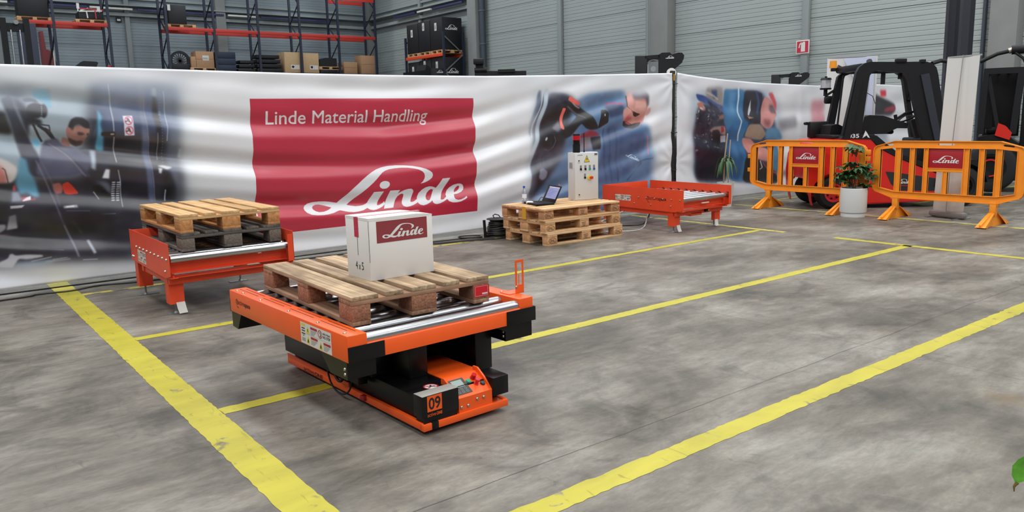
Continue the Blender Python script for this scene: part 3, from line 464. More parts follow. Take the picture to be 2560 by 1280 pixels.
("9.071,1.232 9.403,1.223 9.414,0.381 9.114,0.401 9.129,0.886",(206,214,222),0.09,0.9),
("9.26,2.102 9.93,2.114 9.972,0.098 9.347,0.148",(222,226,231),0.06,1),
("6.422,2.001 6.793,2.007 6.63,0.206 6.235,0.241",(224,226,231),0.08,1)]
ART2=[("9.91,1.802 10.819,1.921 12.03,1.884 12.452,1.619 12.573,0.978 12.447,0.205 10.188,0.343 9.978,0.634",(170,184,196),0.1,0.8),
("10.179,1.632 10.925,1.628 10.996,0.303 10.187,0.358 10.113,0.626 10.078,1.148",(46,50,64),0.05,1),
("10.87,1.848 11.927,1.822 12.215,1.432 12.404,0.984 12.447,0.205 10.971,0.305",(52,72,100),0.05,1),
("10.377,1.889 10.82,1.906 10.854,1.614 10.617,1.586 10.382,1.717",(146,142,140),0.03,1),
("10.493,1.846 10.656,1.847 10.684,1.717 10.59,1.702",(70,84,120),0.02,1),
("10.372,1.793 10.58,1.736 10.697,1.678 10.72,1.696 10.598,1.756 10.386,1.814",(196,190,186),0.01,1),
("10.12,1.781 10.335,1.753 10.711,1.614 10.953,1.524 11.278,1.4 11.184,1.236 10.884,1.421 10.595,1.557 10.178,1.675",(66,84,142),0.015,1),
("10.146,1.625 10.292,1.653 10.364,1.516 10.262,1.503",(178,112,94),0.012,1),
("10.405,1.688 10.664,1.586 10.859,1.451 10.842,1.244 10.51,1.252 10.549,1.514",(38,40,54),0.015,1),
("10.298,1.501 10.28,1.502 10.252,1.511 10.241,1.52 10.258,1.519 10.287,1.51",(30,30,36),0.004,0.9),
("10.541,1.357 10.507,1.343 10.448,1.351 10.423,1.372 10.457,1.386 10.516,1.378",(206,204,204),0.004,0.9),
("10.313,1.45 10.298,1.448 10.283,1.455 10.283,1.464 10.297,1.466 10.312,1.459",(30,30,36),0.004,0.9),
("10.684,0.949 10.665,0.95 10.65,0.963 10.655,0.974 10.674,0.973 10.688,0.961",(74,76,92),0.004,0.9),
("10.751,0.909 10.754,0.924 10.78,0.934 10.804,0.93 10.801,0.916 10.774,0.905",(40,42,58),0.004,0.9),
("10.485,1.445 10.462,1.434 10.427,1.441 10.416,1.457 10.439,1.468 10.473,1.461",(110,96,96),0.004,0.9),
("10.474,1.322 10.443,1.343 10.45,1.377 10.488,1.391 10.519,1.37 10.512,1.335",(40,42,58),0.004,0.9),
("10.469,1.244 10.45,1.254 10.438,1.28 10.445,1.294 10.464,1.284 10.476,1.258",(24,24,30),0.004,0.9),
("10.302,0.967 10.292,0.972 10.289,0.983 10.295,0.989 10.305,0.984 10.308,0.973",(40,42,58),0.004,0.9),
("10.549,1.032 10.546,1.04 10.555,1.052 10.567,1.055 10.57,1.047 10.562,1.035",(30,30,36),0.004,0.9),
("10.271,1.091 10.253,1.095 10.24,1.11 10.244,1.121 10.262,1.117 10.275,1.102",(74,76,92),0.004,0.9),
("10.514,1.423 10.52,1.433 10.543,1.444 10.561,1.444 10.555,1.434 10.531,1.424",(74,76,92),0.004,0.9),
("10.65,1.094 10.636,1.098 10.622,1.112 10.622,1.121 10.637,1.117 10.651,1.104",(24,24,30),0.004,0.9),
("10.119,1.317 10.125,1.325 10.142,1.327 10.153,1.322 10.147,1.315 10.13,1.312",(40,42,58),0.004,0.9),
("10.729,1.567 10.738,1.578 10.765,1.582 10.783,1.575 10.773,1.564 10.746,1.56",(110,96,96),0.004,0.9),
("10.755,0.897 10.729,0.893 10.683,0.901 10.663,0.914 10.689,0.919 10.735,0.91",(206,204,204),0.004,0.9),
("10.378,1.479 10.389,1.49 10.419,1.495 10.438,1.488 10.427,1.476 10.397,1.472",(40,42,58),0.004,0.9),
("10.338,1.228 10.339,1.241 10.362,1.253 10.383,1.252 10.382,1.239 10.36,1.226",(40,42,58),0.004,0.9),
("10.46,1.416 10.429,1.415 10.375,1.427 10.353,1.442 10.384,1.443 10.437,1.431",(30,30,36),0.004,0.9),
("10.256,1.071 10.245,1.065 10.225,1.068 10.216,1.075 10.227,1.08 10.247,1.078",(150,146,146),0.004,0.9),
("10.358,1.536 10.321,1.538 10.287,1.563 10.291,1.587 10.328,1.585 10.362,1.559",(150,146,146),0.004,0.9),
("10.251,1.414 10.236,1.424 10.232,1.446 10.244,1.457 10.26,1.447 10.263,1.426",(24,24,30),0.004,0.9),
("10.298,0.874 10.283,0.89 10.279,0.924 10.288,0.94 10.303,0.924 10.307,0.891",(30,30,36),0.004,0.9),
("10.305,1.157 10.284,1.17 10.268,1.2 10.273,1.217 10.294,1.205 10.31,1.175",(40,42,58),0.004,0.9),
("10.125,0.88 10.139,0.898 10.178,0.901 10.202,0.885 10.187,0.867 10.149,0.864",(150,146,146),0.004,0.9),
("10.613,0.905 10.588,0.9 10.54,0.906 10.518,0.916 10.543,0.921 10.59,0.915",(150,146,146),0.004,0.9),
("10.217,0.91 10.235,0.927 10.286,0.937 10.319,0.931 10.301,0.913 10.25,0.903",(40,42,58),0.004,0.9),
("10.452,0.875 10.433,0.881 10.424,0.899 10.433,0.91 10.452,0.903 10.461,0.886",(24,24,30),0.004,0.9),
("10.519,1.371 10.536,1.397 10.591,1.405 10.629,1.388 10.612,1.362 10.557,1.353",(30,30,36),0.004,0.9),
("10.318,1.095 10.307,1.1 10.299,1.114 10.3,1.122 10.31,1.116 10.319,1.103",(206,204,204),0.004,0.9),
("10.793,1.057 10.782,1.056 10.767,1.062 10.763,1.068 10.774,1.07 10.789,1.064",(74,76,92),0.004,0.9),
("10.409,1.264 10.407,1.281 10.43,1.294 10.456,1.291 10.459,1.274 10.436,1.261",(24,24,30),0.004,0.9),
("10.123,0.916 10.125,0.924 10.139,0.931 10.151,0.931 10.149,0.923 10.135,0.916",(110,96,96),0.004,0.9),
("10.31,1.531 10.275,1.528 10.224,1.545 10.209,1.565 10.244,1.569 10.294,1.551",(206,204,204),0.004,0.9),
("10.728,0.958 10.718,0.97 10.718,0.993 10.727,1.004 10.737,0.992 10.737,0.969",(30,30,36),0.004,0.9),
("10.606,1.481 10.584,1.485 10.554,1.503 10.547,1.517 10.57,1.513 10.599,1.495",(110,96,96),0.004,0.9),
("10.405,0.996 10.385,0.988 10.347,0.99 10.329,1.001 10.348,1.009 10.386,1.007",(110,96,96),0.004,0.9),
("10.207,0.844 10.186,0.844 10.157,0.858 10.151,0.871 10.173,0.871 10.201,0.857",(40,42,58),0.004,0.9),
("10.67,0.914 10.65,0.905 10.617,0.911 10.605,0.926 10.625,0.935 10.658,0.929",(206,204,204),0.004,0.9),
("10.356,0.801 10.358,0.813 10.375,0.83 10.391,0.835 10.389,0.824 10.372,0.807",(150,146,146),0.004,0.9),
("10.683,1.423 10.69,1.432 10.712,1.442 10.729,1.443 10.722,1.434 10.699,1.424",(150,146,146),0.004,0.9),
("10.479,1.29 10.476,1.299 10.487,1.31 10.501,1.312 10.504,1.303 10.493,1.292",(40,42,58),0.004,0.9),
("10.317,1.144 10.307,1.169 10.335,1.198 10.375,1.202 10.385,1.177 10.357,1.148",(30,30,36),0.004,0.9),
("10.183,1.475 10.177,1.492 10.187,1.522 10.204,1.535 10.211,1.519 10.201,1.488",(206,204,204),0.004,0.9),
("10.27,0.926 10.268,0.94 10.288,0.953 10.31,0.953 10.312,0.939 10.292,0.926",(110,96,96),0.004,0.9),
("10.549,1.108 10.555,1.121 10.582,1.127 10.602,1.121 10.596,1.107 10.569,1.101",(150,146,146),0.004,0.9),
("10.519,0.838 10.499,0.848 10.489,0.871 10.499,0.885 10.52,0.875 10.53,0.851",(206,204,204),0.004,0.9),
("10.207,0.984 10.202,0.996 10.213,1.013 10.231,1.018 10.237,1.006 10.225,0.989",(24,24,30),0.004,0.9),
("10.558,1.043 10.533,1.049 10.504,1.07 10.5,1.086 10.524,1.08 10.553,1.059",(40,42,58),0.004,0.9),
("10.712,1.051 10.677,1.033 10.622,1.043 10.603,1.07 10.638,1.088 10.693,1.078",(74,76,92),0.004,0.9),
("10.261,1.075 10.241,1.077 10.223,1.092 10.225,1.105 10.245,1.103 10.263,1.088",(30,30,36),0.004,0.9),
("10.484,0.994 10.469,0.996 10.46,1.007 10.466,1.015 10.481,1.013 10.49,1.003",(110,96,96),0.004,0.9),
("10.222,1.122 10.204,1.136 10.209,1.158 10.232,1.167 10.251,1.153 10.246,1.13",(30,30,36),0.004,0.9),
("10.745,1.469 10.741,1.486 10.76,1.511 10.783,1.519 10.787,1.502 10.768,1.477",(74,76,92),0.004,0.9),
("10.627,1.043 10.624,1.063 10.648,1.093 10.677,1.101 10.681,1.081 10.656,1.052",(206,204,204),0.004,0.9),
("10.422,1.403 10.419,1.417 10.437,1.432 10.459,1.433 10.463,1.419 10.444,1.404",(206,204,204),0.004,0.9),
("10.816,0.859 10.798,0.866 10.786,0.886 10.791,0.899 10.808,0.891 10.821,0.871",(110,96,96),0.004,0.9),
("10.391,1.129 10.396,1.141 10.419,1.147 10.437,1.142 10.431,1.131 10.409,1.124",(150,146,146),0.004,0.9),
("10.512,1.271 10.494,1.294 10.51,1.329 10.544,1.34 10.562,1.318 10.546,1.283",(24,24,30),0.004,0.9),
("10.458,0.818 10.433,0.826 10.41,0.85 10.413,0.867 10.437,0.859 10.46,0.834",(110,96,96),0.004,0.9),
("10.155,1.389 10.161,1.4 10.183,1.405 10.199,1.399 10.193,1.388 10.171,1.383",(206,204,204),0.004,0.9),
("10.189,1.404 10.198,1.413 10.224,1.417 10.24,1.413 10.231,1.404 10.205,1.399",(24,24,30),0.004,0.9),
("10.51,1.078 10.489,1.094 10.49,1.124 10.512,1.137 10.534,1.121 10.533,1.091",(30,30,36),0.004,0.9),
("10.227,1.508 10.218,1.51 10.209,1.518 10.209,1.524 10.217,1.522 10.226,1.514",(30,30,36),0.004,0.9),
("10.702,1.058 10.685,1.076 10.698,1.102 10.728,1.109 10.745,1.09 10.732,1.065",(24,24,30),0.004,0.9),
("10.539,0.819 10.536,0.841 10.565,0.868 10.599,0.874 10.602,0.852 10.572,0.824",(206,204,204),0.004,0.9),
("10.137,0.908 10.122,0.912 10.115,0.925 10.123,0.933 10.139,0.929 10.146,0.916",(24,24,30),0.004,0.9),
("10.415,1.529 10.419,1.538 10.438,1.544 10.452,1.542 10.448,1.533 10.429,1.527",(40,42,58),0.004,0.9),
("10.503,1.344 10.482,1.342 10.453,1.352 10.446,1.365 10.466,1.367 10.495,1.356",(30,30,36),0.004,0.9),
("10.133,0.921 10.139,0.924 10.153,0.926 10.161,0.925 10.155,0.921 10.141,0.92",(24,24,30),0.004,0.9),
("10.211,1.12 10.201,1.12 10.19,1.126 10.189,1.132 10.198,1.132 10.209,1.126",(30,30,36),0.004,0.9),
("10.542,1.439 10.563,1.462 10.615,1.466 10.646,1.447 10.626,1.425 10.574,1.421",(74,76,92),0.004,0.9),
("10.609,1.035 10.588,1.033 10.562,1.043 10.556,1.056 10.576,1.058 10.603,1.048",(206,204,204),0.004,0.9),
("10.228,1.089 10.185,1.092 10.151,1.12 10.16,1.147 10.204,1.145 10.238,1.116",(74,76,92),0.004,0.9),
("10.443,0.999 10.402,0.994 10.36,1.015 10.358,1.041 10.398,1.046 10.44,1.025",(206,204,204),0.004,0.9),
("10.543,1.316 10.518,1.34 10.534,1.373 10.574,1.382 10.599,1.359 10.583,1.326",(40,42,58),0.004,0.9),
("10.198,1.405 10.183,1.404 10.156,1.41 10.145,1.417 10.16,1.418 10.187,1.412",(74,76,92),0.004,0.9),
("10.28,1.213 10.295,1.238 10.349,1.249 10.388,1.236 10.372,1.211 10.319,1.199",(24,24,30),0.004,0.9),
("10.484,1.149 10.453,1.148 10.423,1.167 10.422,1.186 10.453,1.187 10.484,1.168",(24,24,30),0.004,0.9),
("10.358,1.117 10.341,1.117 10.329,1.128 10.333,1.138 10.35,1.137 10.363,1.127",(206,204,204),0.004,0.9),
("10.664,1.185 10.667,1.19 10.679,1.195 10.687,1.194 10.685,1.189 10.673,1.185",(206,204,204),0.004,0.9),
("10.835,0.883 10.804,0.874 10.743,0.878 10.713,0.89 10.744,0.899 10.805,0.896",(74,76,92),0.004,0.9),
("10.331,0.885 10.329,0.91 10.366,0.928 10.404,0.922 10.406,0.897 10.369,0.879",(40,42,58),0.004,0.9),
("10.543,1.262 10.529,1.269 10.527,1.282 10.538,1.29 10.552,1.283 10.554,1.269",(30,30,36),0.004,0.9),
("10.663,1.334 10.661,1.355 10.694,1.375 10.729,1.373 10.731,1.351 10.698,1.332",(74,76,92),0.004,0.9),
("10.338,1.403 10.32,1.412 10.311,1.433 10.319,1.446 10.336,1.437 10.346,1.416",(40,42,58),0.004,0.9),
("10.764,0.805 10.726,0.818 10.705,0.854 10.723,0.876 10.761,0.864 10.782,0.828",(110,96,96),0.004,0.9),
("10.301,1.191 10.29,1.191 10.279,1.198 10.28,1.205 10.291,1.205 10.302,1.198",(40,42,58),0.004,0.9),
("10.525,1.107 10.535,1.115 10.562,1.12 10.579,1.117 10.568,1.11 10.541,1.105",(110,96,96),0.004,0.9),
("10.154,1.398 10.143,1.421 10.165,1.452 10.2,1.461 10.211,1.438 10.189,1.406",(74,76,92),0.004,0.9),
("10.16,1.328 10.175,1.335 10.209,1.338 10.227,1.334 10.212,1.327 10.178,1.324",(24,24,30),0.004,0.9),
("10.488,1.488 10.453,1.492 10.422,1.518 10.427,1.54 10.462,1.536 10.492,1.51",(110,96,96),0.004,0.9),
("10.557,0.876 10.558,0.885 10.572,0.891 10.586,0.888 10.585,0.879 10.571,0.873",(24,24,30),0.004,0.9),
("10.605,0.97 10.605,0.988 10.627,1.016 10.649,1.027 10.649,1.009 10.627,0.98",(40,42,58),0.004,0.9),
("10.319,1.302 10.286,1.327 10.3,1.363 10.346,1.373 10.378,1.348 10.365,1.313",(40,42,58),0.004,0.9),
("10.249,1.01 10.24,1.006 10.224,1.008 10.217,1.015 10.227,1.019 10.242,1.017",(24,24,30),0.004,0.9),
("10.741,1.51 10.729,1.535 10.757,1.565 10.798,1.57 10.81,1.545 10.782,1.515",(74,76,92),0.004,0.9),
("10.477,0.903 10.445,0.913 10.424,0.944 10.436,0.964 10.469,0.954 10.489,0.923",(206,204,204),0.004,0.9),
("10.439,1.292 10.439,1.317 10.478,1.334 10.517,1.326 10.516,1.301 10.477,1.284",(110,96,96),0.004,0.9),
("10.251,1.301 10.237,1.307 10.224,1.322 10.225,1.332 10.239,1.327 10.252,1.311",(110,96,96),0.004,0.9),
("10.518,1.305 10.518,1.317 10.534,1.333 10.55,1.338 10.55,1.326 10.534,1.31",(24,24,30),0.004,0.9),
("10.385,0.83 10.373,0.826 10.349,0.829 10.338,0.835 10.35,0.839 10.374,0.837",(24,24,30),0.004,0.9),
("10.541,1.331 10.552,1.348 10.589,1.355 10.615,1.345 10.604,1.327 10.567,1.32",(40,42,58),0.004,0.9),
("10.635,1.423 10.62,1.445 10.636,1.481 10.667,1.495 10.682,1.473 10.666,1.437",(40,42,58),0.004,0.9),
("10.399,1.477 10.398,1.484 10.409,1.49 10.42,1.49 10.421,1.483 10.41,1.476",(74,76,92),0.004,0.9),
("10.298,1.332 10.275,1.324 10.235,1.329 10.217,1.342 10.24,1.351 10.28,1.346",(30,30,36),0.004,0.9),
("10.772,1.159 10.767,1.168 10.773,1.181 10.784,1.187 10.789,1.178 10.783,1.165",(206,204,204),0.004,0.9),
("10.162,1.075 10.144,1.077 10.12,1.091 10.114,1.102 10.131,1.099 10.155,1.086",(206,204,204),0.004,0.9),
("10.151,1.435 10.136,1.441 10.128,1.458 10.137,1.468 10.152,1.461 10.16,1.445",(40,42,58),0.004,0.9),
("10.327,1.008 10.327,1.038 10.372,1.057 10.417,1.047 10.418,1.017 10.373,0.997",(74,76,92),0.004,0.9),
("10.488,1.194 10.604,1.25 10.89,1.258 10.92,1.093 10.774,1.128 10.56,1.156",(188,150,140),0.01,1),
("10.559,1.193 10.724,1.203 10.786,1.127 10.78,0.949 10.612,0.985",(28,28,33),0.012,1),
("10.782,1.246 10.841,1.259 10.873,1.169 10.797,1.139",(204,44,54),0.005,1),
("10.787,1.098 10.924,1.101 10.938,0.991 10.802,0.988",(208,208,212),0.004,1),
("10.717,1.424 10.847,1.452 10.862,1.377 10.718,1.365",(150,100,90),0.01,1),
("10.173,0.943 10.613,0.955 10.956,0.731 10.971,0.305 10.21,0.356",(30,34,50),0.06,1),
("10.857,1.863 11.112,1.849 11.385,1.851 11.406,1.474 11.367,1.369 11.536,1.274 11.392,1.064 11.481,0.768 11.429,0.282 11.043,0.377 10.944,0.732 10.961,1.152 10.839,1.333 10.853,1.628",(58,116,164),0.02,1),
("10.939,1.242 11.287,1.173 11.246,0.931 11.407,0.71 11.321,0.313 11.067,0.391 10.981,0.73",(44,92,140),0.04,1),
("11.219,1.917 11.222,1.701 11.196,1.477 11.236,1.397 11.302,1.323 11.267,1.207 11.23,1.115 11.245,0.992 11.283,0.992 11.268,1.112 11.304,1.201 11.34,1.324 11.27,1.405 11.234,1.476 11.26,1.7 11.256,1.917",(196,214,228),0.006,1),
("11.386,1.836 11.64,1.837 11.902,1.791 11.937,1.622 11.887,1.282 11.692,1.255 11.469,1.352 11.373,1.399",(33,33,44),0.02,1),
("11.686,1.816 11.798,1.621 11.754,1.442 11.822,1.435 11.866,1.624 11.75,1.828",(54,76,124),0.02,1),
("11.574,1.692 11.603,1.502 11.53,1.411 11.499,1.427",(200,206,212),0.008,1),
("11.479,1.412 11.686,1.378 11.533,1.358",(180,130,100),0.008,1),
("11.998,1.738 12.147,1.699 12.289,1.573 12.367,1.414 12.279,1.353 12.2,1.212 12.121,1.151 11.957,1.21 11.853,1.282 11.893,1.437 11.93,1.653",(206,138,134),0.012,1),
("12.111,1.605 12.262,1.581 12.352,1.438 12.214,1.448 12.13,1.512",(116,98,104),0.02,1),
("12.088,1.792 12.222,1.808 12.342,1.62 12.356,1.462 12.203,1.667",(206,84,94),0.02,1),
("11.95,1.358 12.166,1.339 12.118,1.214 11.982,1.249",(150,84,84),0.03,1),
("12.014,1.138 12.172,1.213 12.422,1.175 12.573,0.978 12.239,0.981 12.021,0.997",(88,138,176),0.03,1),
("11.536,1.274 11.875,1.266 12.049,1.09 11.941,0.991 11.729,1.006 11.418,1.063",(164,142,122),0.01,1),
("11.536,1.282 11.405,1.063 11.381,1.033 11.476,1.183",(26,26,34),0.008,1),
("11.373,1.034 11.444,1.047 11.624,1.025 11.813,0.894 12.138,0.834 12.128,0.596 11.825,0.659 11.532,0.766 11.411,0.925",(208,144,136),0.012,1),
("11.48,0.784 11.635,0.777 11.639,0.699 11.508,0.736",(120,70,70),0.008,1),
("12.245,0.862 12.438,0.87 12.479,0.399 12.295,0.442 12.146,0.675",(76,126,158),0.03,1),
("11.457,0.738 11.878,0.64 12.438,0.369 12.463,0.18 11.425,0.267",(25,23,27),0.015,1),
("11.861,0.637 11.946,0.51 11.875,0.491 11.897,0.472 11.984,0.508 11.896,0.643",(200,190,186),0.006,1),
("11.948,0.599 12.12,0.461 12.432,0.36 12.445,0.377 12.139,0.475 11.973,0.609",(190,60,80),0.006,1),
("12.357,1.335 12.959,1.389 12.989,1.193 12.452,1.134",(160,160,166),0.05,1),
("12.604,0.424 13.041,0.383 13.047,0.282 12.525,0.331",(140,142,146),0.04,1),
("13.463,1.671 13.869,1.67 13.924,0.96 13.461,0.938",(214,120,136),0.06,0.7),
("15.51,1.871 15.772,1.783 16.053,1.708 16.568,1.584 16.628,1.475 16.436,1.346 15.563,1.352",(32,30,37),0.04,1),
("15.961,1.858 16.191,1.859 16.21,1.738 16.02,1.731",(214,62,78),0.03,1),
("16.109,1.48 16.601,1.568 16.586,1.429 16.147,1.411",(150,34,66),0.03,1),
("15.607,1.351 16.435,1.354 16.339,0.799 15.508,0.858",(120,126,140),0.1,0.7),
("17.388,0.794 17.813,0.975 18.057,0.738",(50,50,60),0.06,1),
("10.206,1.461 10.884,1.421 10.9,0.944 10.242,0.94",(40,42,54),0.1,0.35),
("10.992,1.805 11.163,1.805 11.152,1.447 11.003,1.479",(92,146,190),0.04,0.6),
("11.044,1.029 11.241,1.053 11.28,0.716 11.103,0.755",(84,140,188),0.05,0.5),
("11.999,1.714 12.149,1.652 12.161,1.433 11.998,1.466",(222,160,154),0.03,0.6),
("11.446,0.985 11.708,0.914 11.98,0.746 11.822,0.722",(226,170,160),0.03,0.5),
("9.646,2.076 12.918,2.034 12.925,1.922 9.648,1.925",(222,226,231),0.1,1),
("9.583,2.048 9.904,2.053 10.054,0.206 9.611,0.239",(222,226,231),0.12,1),
("10.006,0.378 12.968,0.137 12.981,-0.065 9.943,0.17",(216,222,228),0.06,1)]
# ------------------------------------------------------------------ materials
M = mat
ORANGE = M('cart_orange', (240,90,24), .38, spec=.5, noise=.03)
STATION = M('station_orange', (224,72,36), .42, spec=.45, noise=.04)
BLACK = M('black_paint', (9,9,10), .36, spec=.35)
BLACKM = M('black_plastic', (14,14,15), .5, spec=.35)
STEEL = M('zinc_roller', (186,188,191), .28, metal=1.)
BOLT = M('zinc_bolt', (190,184,172), .35, metal=1.)
GREYM = M('galvanised', (140,142,144), .45, metal=.6)
WHITE = M('label_white', (214,212,206), .5)
WHITEP = M('print_white', (222,222,220), .5)
YEL = M('label_yellow', (226,196,40), .5)
REDL = M('label_red', (172,24,40), .5)
CRIM = M('crimson_print', (152,30,46), .45)
CARTC = M('crimson_carton', (140,52,58), .7)
BLK = M('print_black', (22,20,20), .6)
GREYT = M('print_grey', (130,128,124), .6)
TAPEW = M('white_tape', (216,212,206), .6)
RUB = M('tyre_rubber', (26,26,27), .75)
FRED = M('truck_red', (214,34,24), .35, coat=.3)
FBLK = M('truck_charcoal', (22,23,26), .5, spec=.3, noise=.06, bump=.1, bscale=200)
BARR = M('barrier_orange', (246,150,34), .5, noise=.05)
CRATE = M('crate_black', (20,21,25), .6)
NAVY = M('rack_navy', (36,42,60), .5)
RBEAM = M('rack_red', (190,52,42), .5)
BROWN = M('cardboard', (178,138,104), .8, noise=.06)
W_OLD = wood('wood_old', (138,114,88), (200,174,142), dirt=.32)
W_OLDS = wood('wood_old_edge', (132,100,78), (178,140,112), dirt=.25)
W_CHIP = M('pressed_chip_block', (152,104,78), .9, noise=.35, nscale=90, bump=.5, bscale=120)
W_YEL = wood('wood_yellow', (184,144,98), (216,178,130), dirt=.12)
W_YELB = wood('wood_yellow_block', (166,112,66), (196,142,92), dirt=.1)
W_GREY = wood('wood_grey', (70,66,62), (112,106,99), dirt=.3)
W_GREYB = M('chip_block_grey', (108,98,88), .9, noise=.3, nscale=70, bump=.5, bscale=120)
W_PALE = wood('wood_pale', (196,156,112), (226,190,146), dirt=.1)
W_PALEB = wood('wood_pale_block', (190,142,98), (214,170,124), dirt=.1)
W_RED = wood('wood_reddish', (138,84,56), (176,120,84), dirt=.2)
STAMP = M('burnt_stamp', (96,56,34), .8)

# ------------------------------------------------------------------ floor
def concrete(nt):
    N, K = nt.nodes.new, nt.links.new
    tc = N('ShaderNodeTexCoord')
    def noise(scale, detail, sx=1., sy=1., dist=0., off=0.):
        mp = N('ShaderNodeMapping'); mp.inputs['Scale'].default_value = (sx, sy, 1); mp.inputs['Location'].default_value = (off, off*.7, 0); K(tc.outputs['Object'], mp.inputs['Vector'])
        n = N('ShaderNodeTexNoise'); n.inputs['Scale'].default_value = scale; n.inputs['Detail'].default_value = detail
        n.inputs['Roughness'].default_value = .62; n.inputs['Distortion'].default_value = dist; K(mp.outputs[0], n.inputs['Vector']); return n.outputs['Fac']
    def ramp(v, a, b, c0, c1, mid=None):
        r = N('ShaderNodeValToRGB'); r.color_ramp.elements[0].position = a; r.color_ramp.elements[1].position = b
        r.color_ramp.elements[0].color = (*lin(c0),1); r.color_ramp.elements[1].color = (*lin(c1),1); K(v, r.inputs[0])
        if mid: e = r.color_ramp.elements.new(mid[0]); e.color = (*lin(mid[1]),1)
        return r.outputs[0]
    def mul(c, f, fac=1., mode='MULTIPLY'):
        x = N('ShaderNodeMix'); x.data_type = 'RGBA'; x.blend_type = mode; x.inputs['Factor'].default_value = fac; K(c, x.inputs[6]); K(f, x.inputs[7]); return x.outputs[2]
    def vr(v, a, b, lo, hi):
        r = N('ShaderNodeMapRange'); r.inputs['From Min'].default_value = a; r.inputs['From Max'].default_value = b
        r.inputs['To Min'].default_value = lo; r.inputs['To Max'].default_value = hi; K(v, r.inputs['Value']); return r.outputs[0]
    big = ramp(noise(.75, 10, 1, 1.25, .4), .36, .66, (86,82,73), (146,142,133), (.5, (119,113,103)))
    c = mul(big, vr(noise(3.2, 8, .8, 2.4, .5, 3), .34, .66, .74, 1.14))
    c = mul(c, vr(noise(14, 6, .5, 1.6, 0, 5), .3, .7, .80, 1.12))
    c = mul(c, vr(noise(48, 6, .6, 1.4, .4, 7), .3, .7, .86, 1.10))
    c = mul(c, vr(noise(1.7, 9, 1, 1, 1.2, 9), .34, .46, .62, 1.0))
    c = mul(c, vr(noise(6.5, 8, 1.6, .7, .8, 13), .28, .36, .7, 1.0))
    c = mul(c, vr(noise(2.6, 7, 1, 1, 1., 21), .62, .72, 1.0, 1.25))
    sep = N('ShaderNodeSeparateXYZ'); K(tc.outputs['Object'], sep.inputs[0])
    wob = noise(1.2, 6, off=2)
    for ax, o0, per in ((1, 2.40, 4.9), (0, 4.62, 4.9)):
        a = N('ShaderNodeMath'); a.operation = 'MULTIPLY_ADD'; a.inputs[1].default_value = .05; K(wob, a.inputs[0]); K(sep.outputs[ax], a.inputs[2])
        s = N('ShaderNodeMath'); s.operation = 'SUBTRACT'; s.inputs[1].default_value = o0+.025-per/2; K(a.outputs[0], s.inputs[0])
        m = N('ShaderNodeMath'); m.operation = 'FLOORED_MODULO'; m.inputs[1].default_value = per; K(s.outputs[0], m.inputs[0])
        d = N('ShaderNodeMath'); d.operation = 'SUBTRACT'; d.inputs[1].default_value = per/2; K(m.outputs[0], d.inputs[0])
        ab = N('ShaderNodeMath'); ab.operation = 'ABSOLUTE'; K(d.outputs[0], ab.inputs[0])
        c = mul(c, vr(ab.outputs[0], .0018, .0042, .30 if ax == 1 else .50, 1.0))
    # one rust-coloured spill mark
    mp = N('ShaderNodeMapping'); mp.inputs['Location'].default_value = (-4.25*8., -1.46*8., 0); mp.inputs['Scale'].default_value = (8., 8., 1); K(tc.outputs['Object'], mp.inputs['Vector'])
    ln = N('ShaderNodeVectorMath'); ln.operation = 'LENGTH'; K(mp.outputs[0], ln.inputs[0])
    sm = N('ShaderNodeMath'); sm.operation = 'MULTIPLY_ADD'; sm.inputs[1].default_value = 2.2; K(noise(13, 6, off=11), sm.inputs[0]); K(ln.outputs['Value'], sm.inputs[2])
    st = N('ShaderNodeMix'); st.data_type = 'RGBA'; st.inputs[7].default_value = (*lin((112,92,62)),1); K(c, st.inputs[6]); K(vr(sm.outputs[0], 1.35, 2.1, .6, 0.), st.inputs['Factor']); c = st.outputs[2]
    return c, noise(2.0, 7, off=4), noise, vr, mul
def floor_mat():
    m = bpy.data.materials.new('worn_concrete'); m.use_nodes = True; nt = m.node_tree; b = nt.nodes['Principled BSDF']
    c, n, noise, vr, mul = concrete(nt); nt.links.new(c, b.inputs['Base Color'])
    nt.links.new(vr(n, .35, .65, .42, .62), b.inputs['Roughness']); b.inputs['Specular IOR Level'].default_value = .42
    bp = nt.nodes.new('ShaderNodeBump'); bp.inputs['Strength'].default_value = .12; bp.inputs['Distance'].default_value = .01
    nt.links.new(noise(30, 5, off=1), bp.inputs['Height']); nt.links.new(bp.outputs[0], b.inputs['Normal'])
    return m
def paint_mat(name, wear, tint=(182,172,50)):
    m = bpy.data.materials.new(name); m.use_nodes = True; nt = m.node_tree; b = nt.nodes['Principled BSDF']
    c, n, noise, vr, mul = concrete(nt)
    y = nt.nodes.new('ShaderNodeRGB'); y.outputs[0].default_value = (*lin(tint),1)
    yy = mul(y.outputs[0], vr(noise(3.2, 8, .8, 2.4, .5, 3), .34, .66, .86, 1.08))
    yy = mul(yy, vr(noise(7., 8, 2.5, .6, 1., 31), .30, .40, .62, 1.0))
    x = nt.nodes.new('ShaderNodeMix'); x.data_type = 'RGBA'; nt.links.new(yy, x.inputs[7]); nt.links.new(c, x.inputs[6])
    nt.links.new(vr(noise(5., 9, 1.4, 1., .6, 17), wear-.05, wear+.03, 0, 1), x.inputs['Factor'])
    nt.links.new(x.outputs[2], b.inputs['Base Color']); b.inputs['Roughness'].default_value = .48
    return m
fl = struct(MB().box(-14, 22, -14, 40, -.15, 0).build('floor', floor_mat(), smooth=False))
PAINT, PAINTW, PAINTF = paint_mat('floor_paint', .355), paint_mat('floor_paint_worn', .385), paint_mat('floor_paint_faded', .46, (196,182,80))
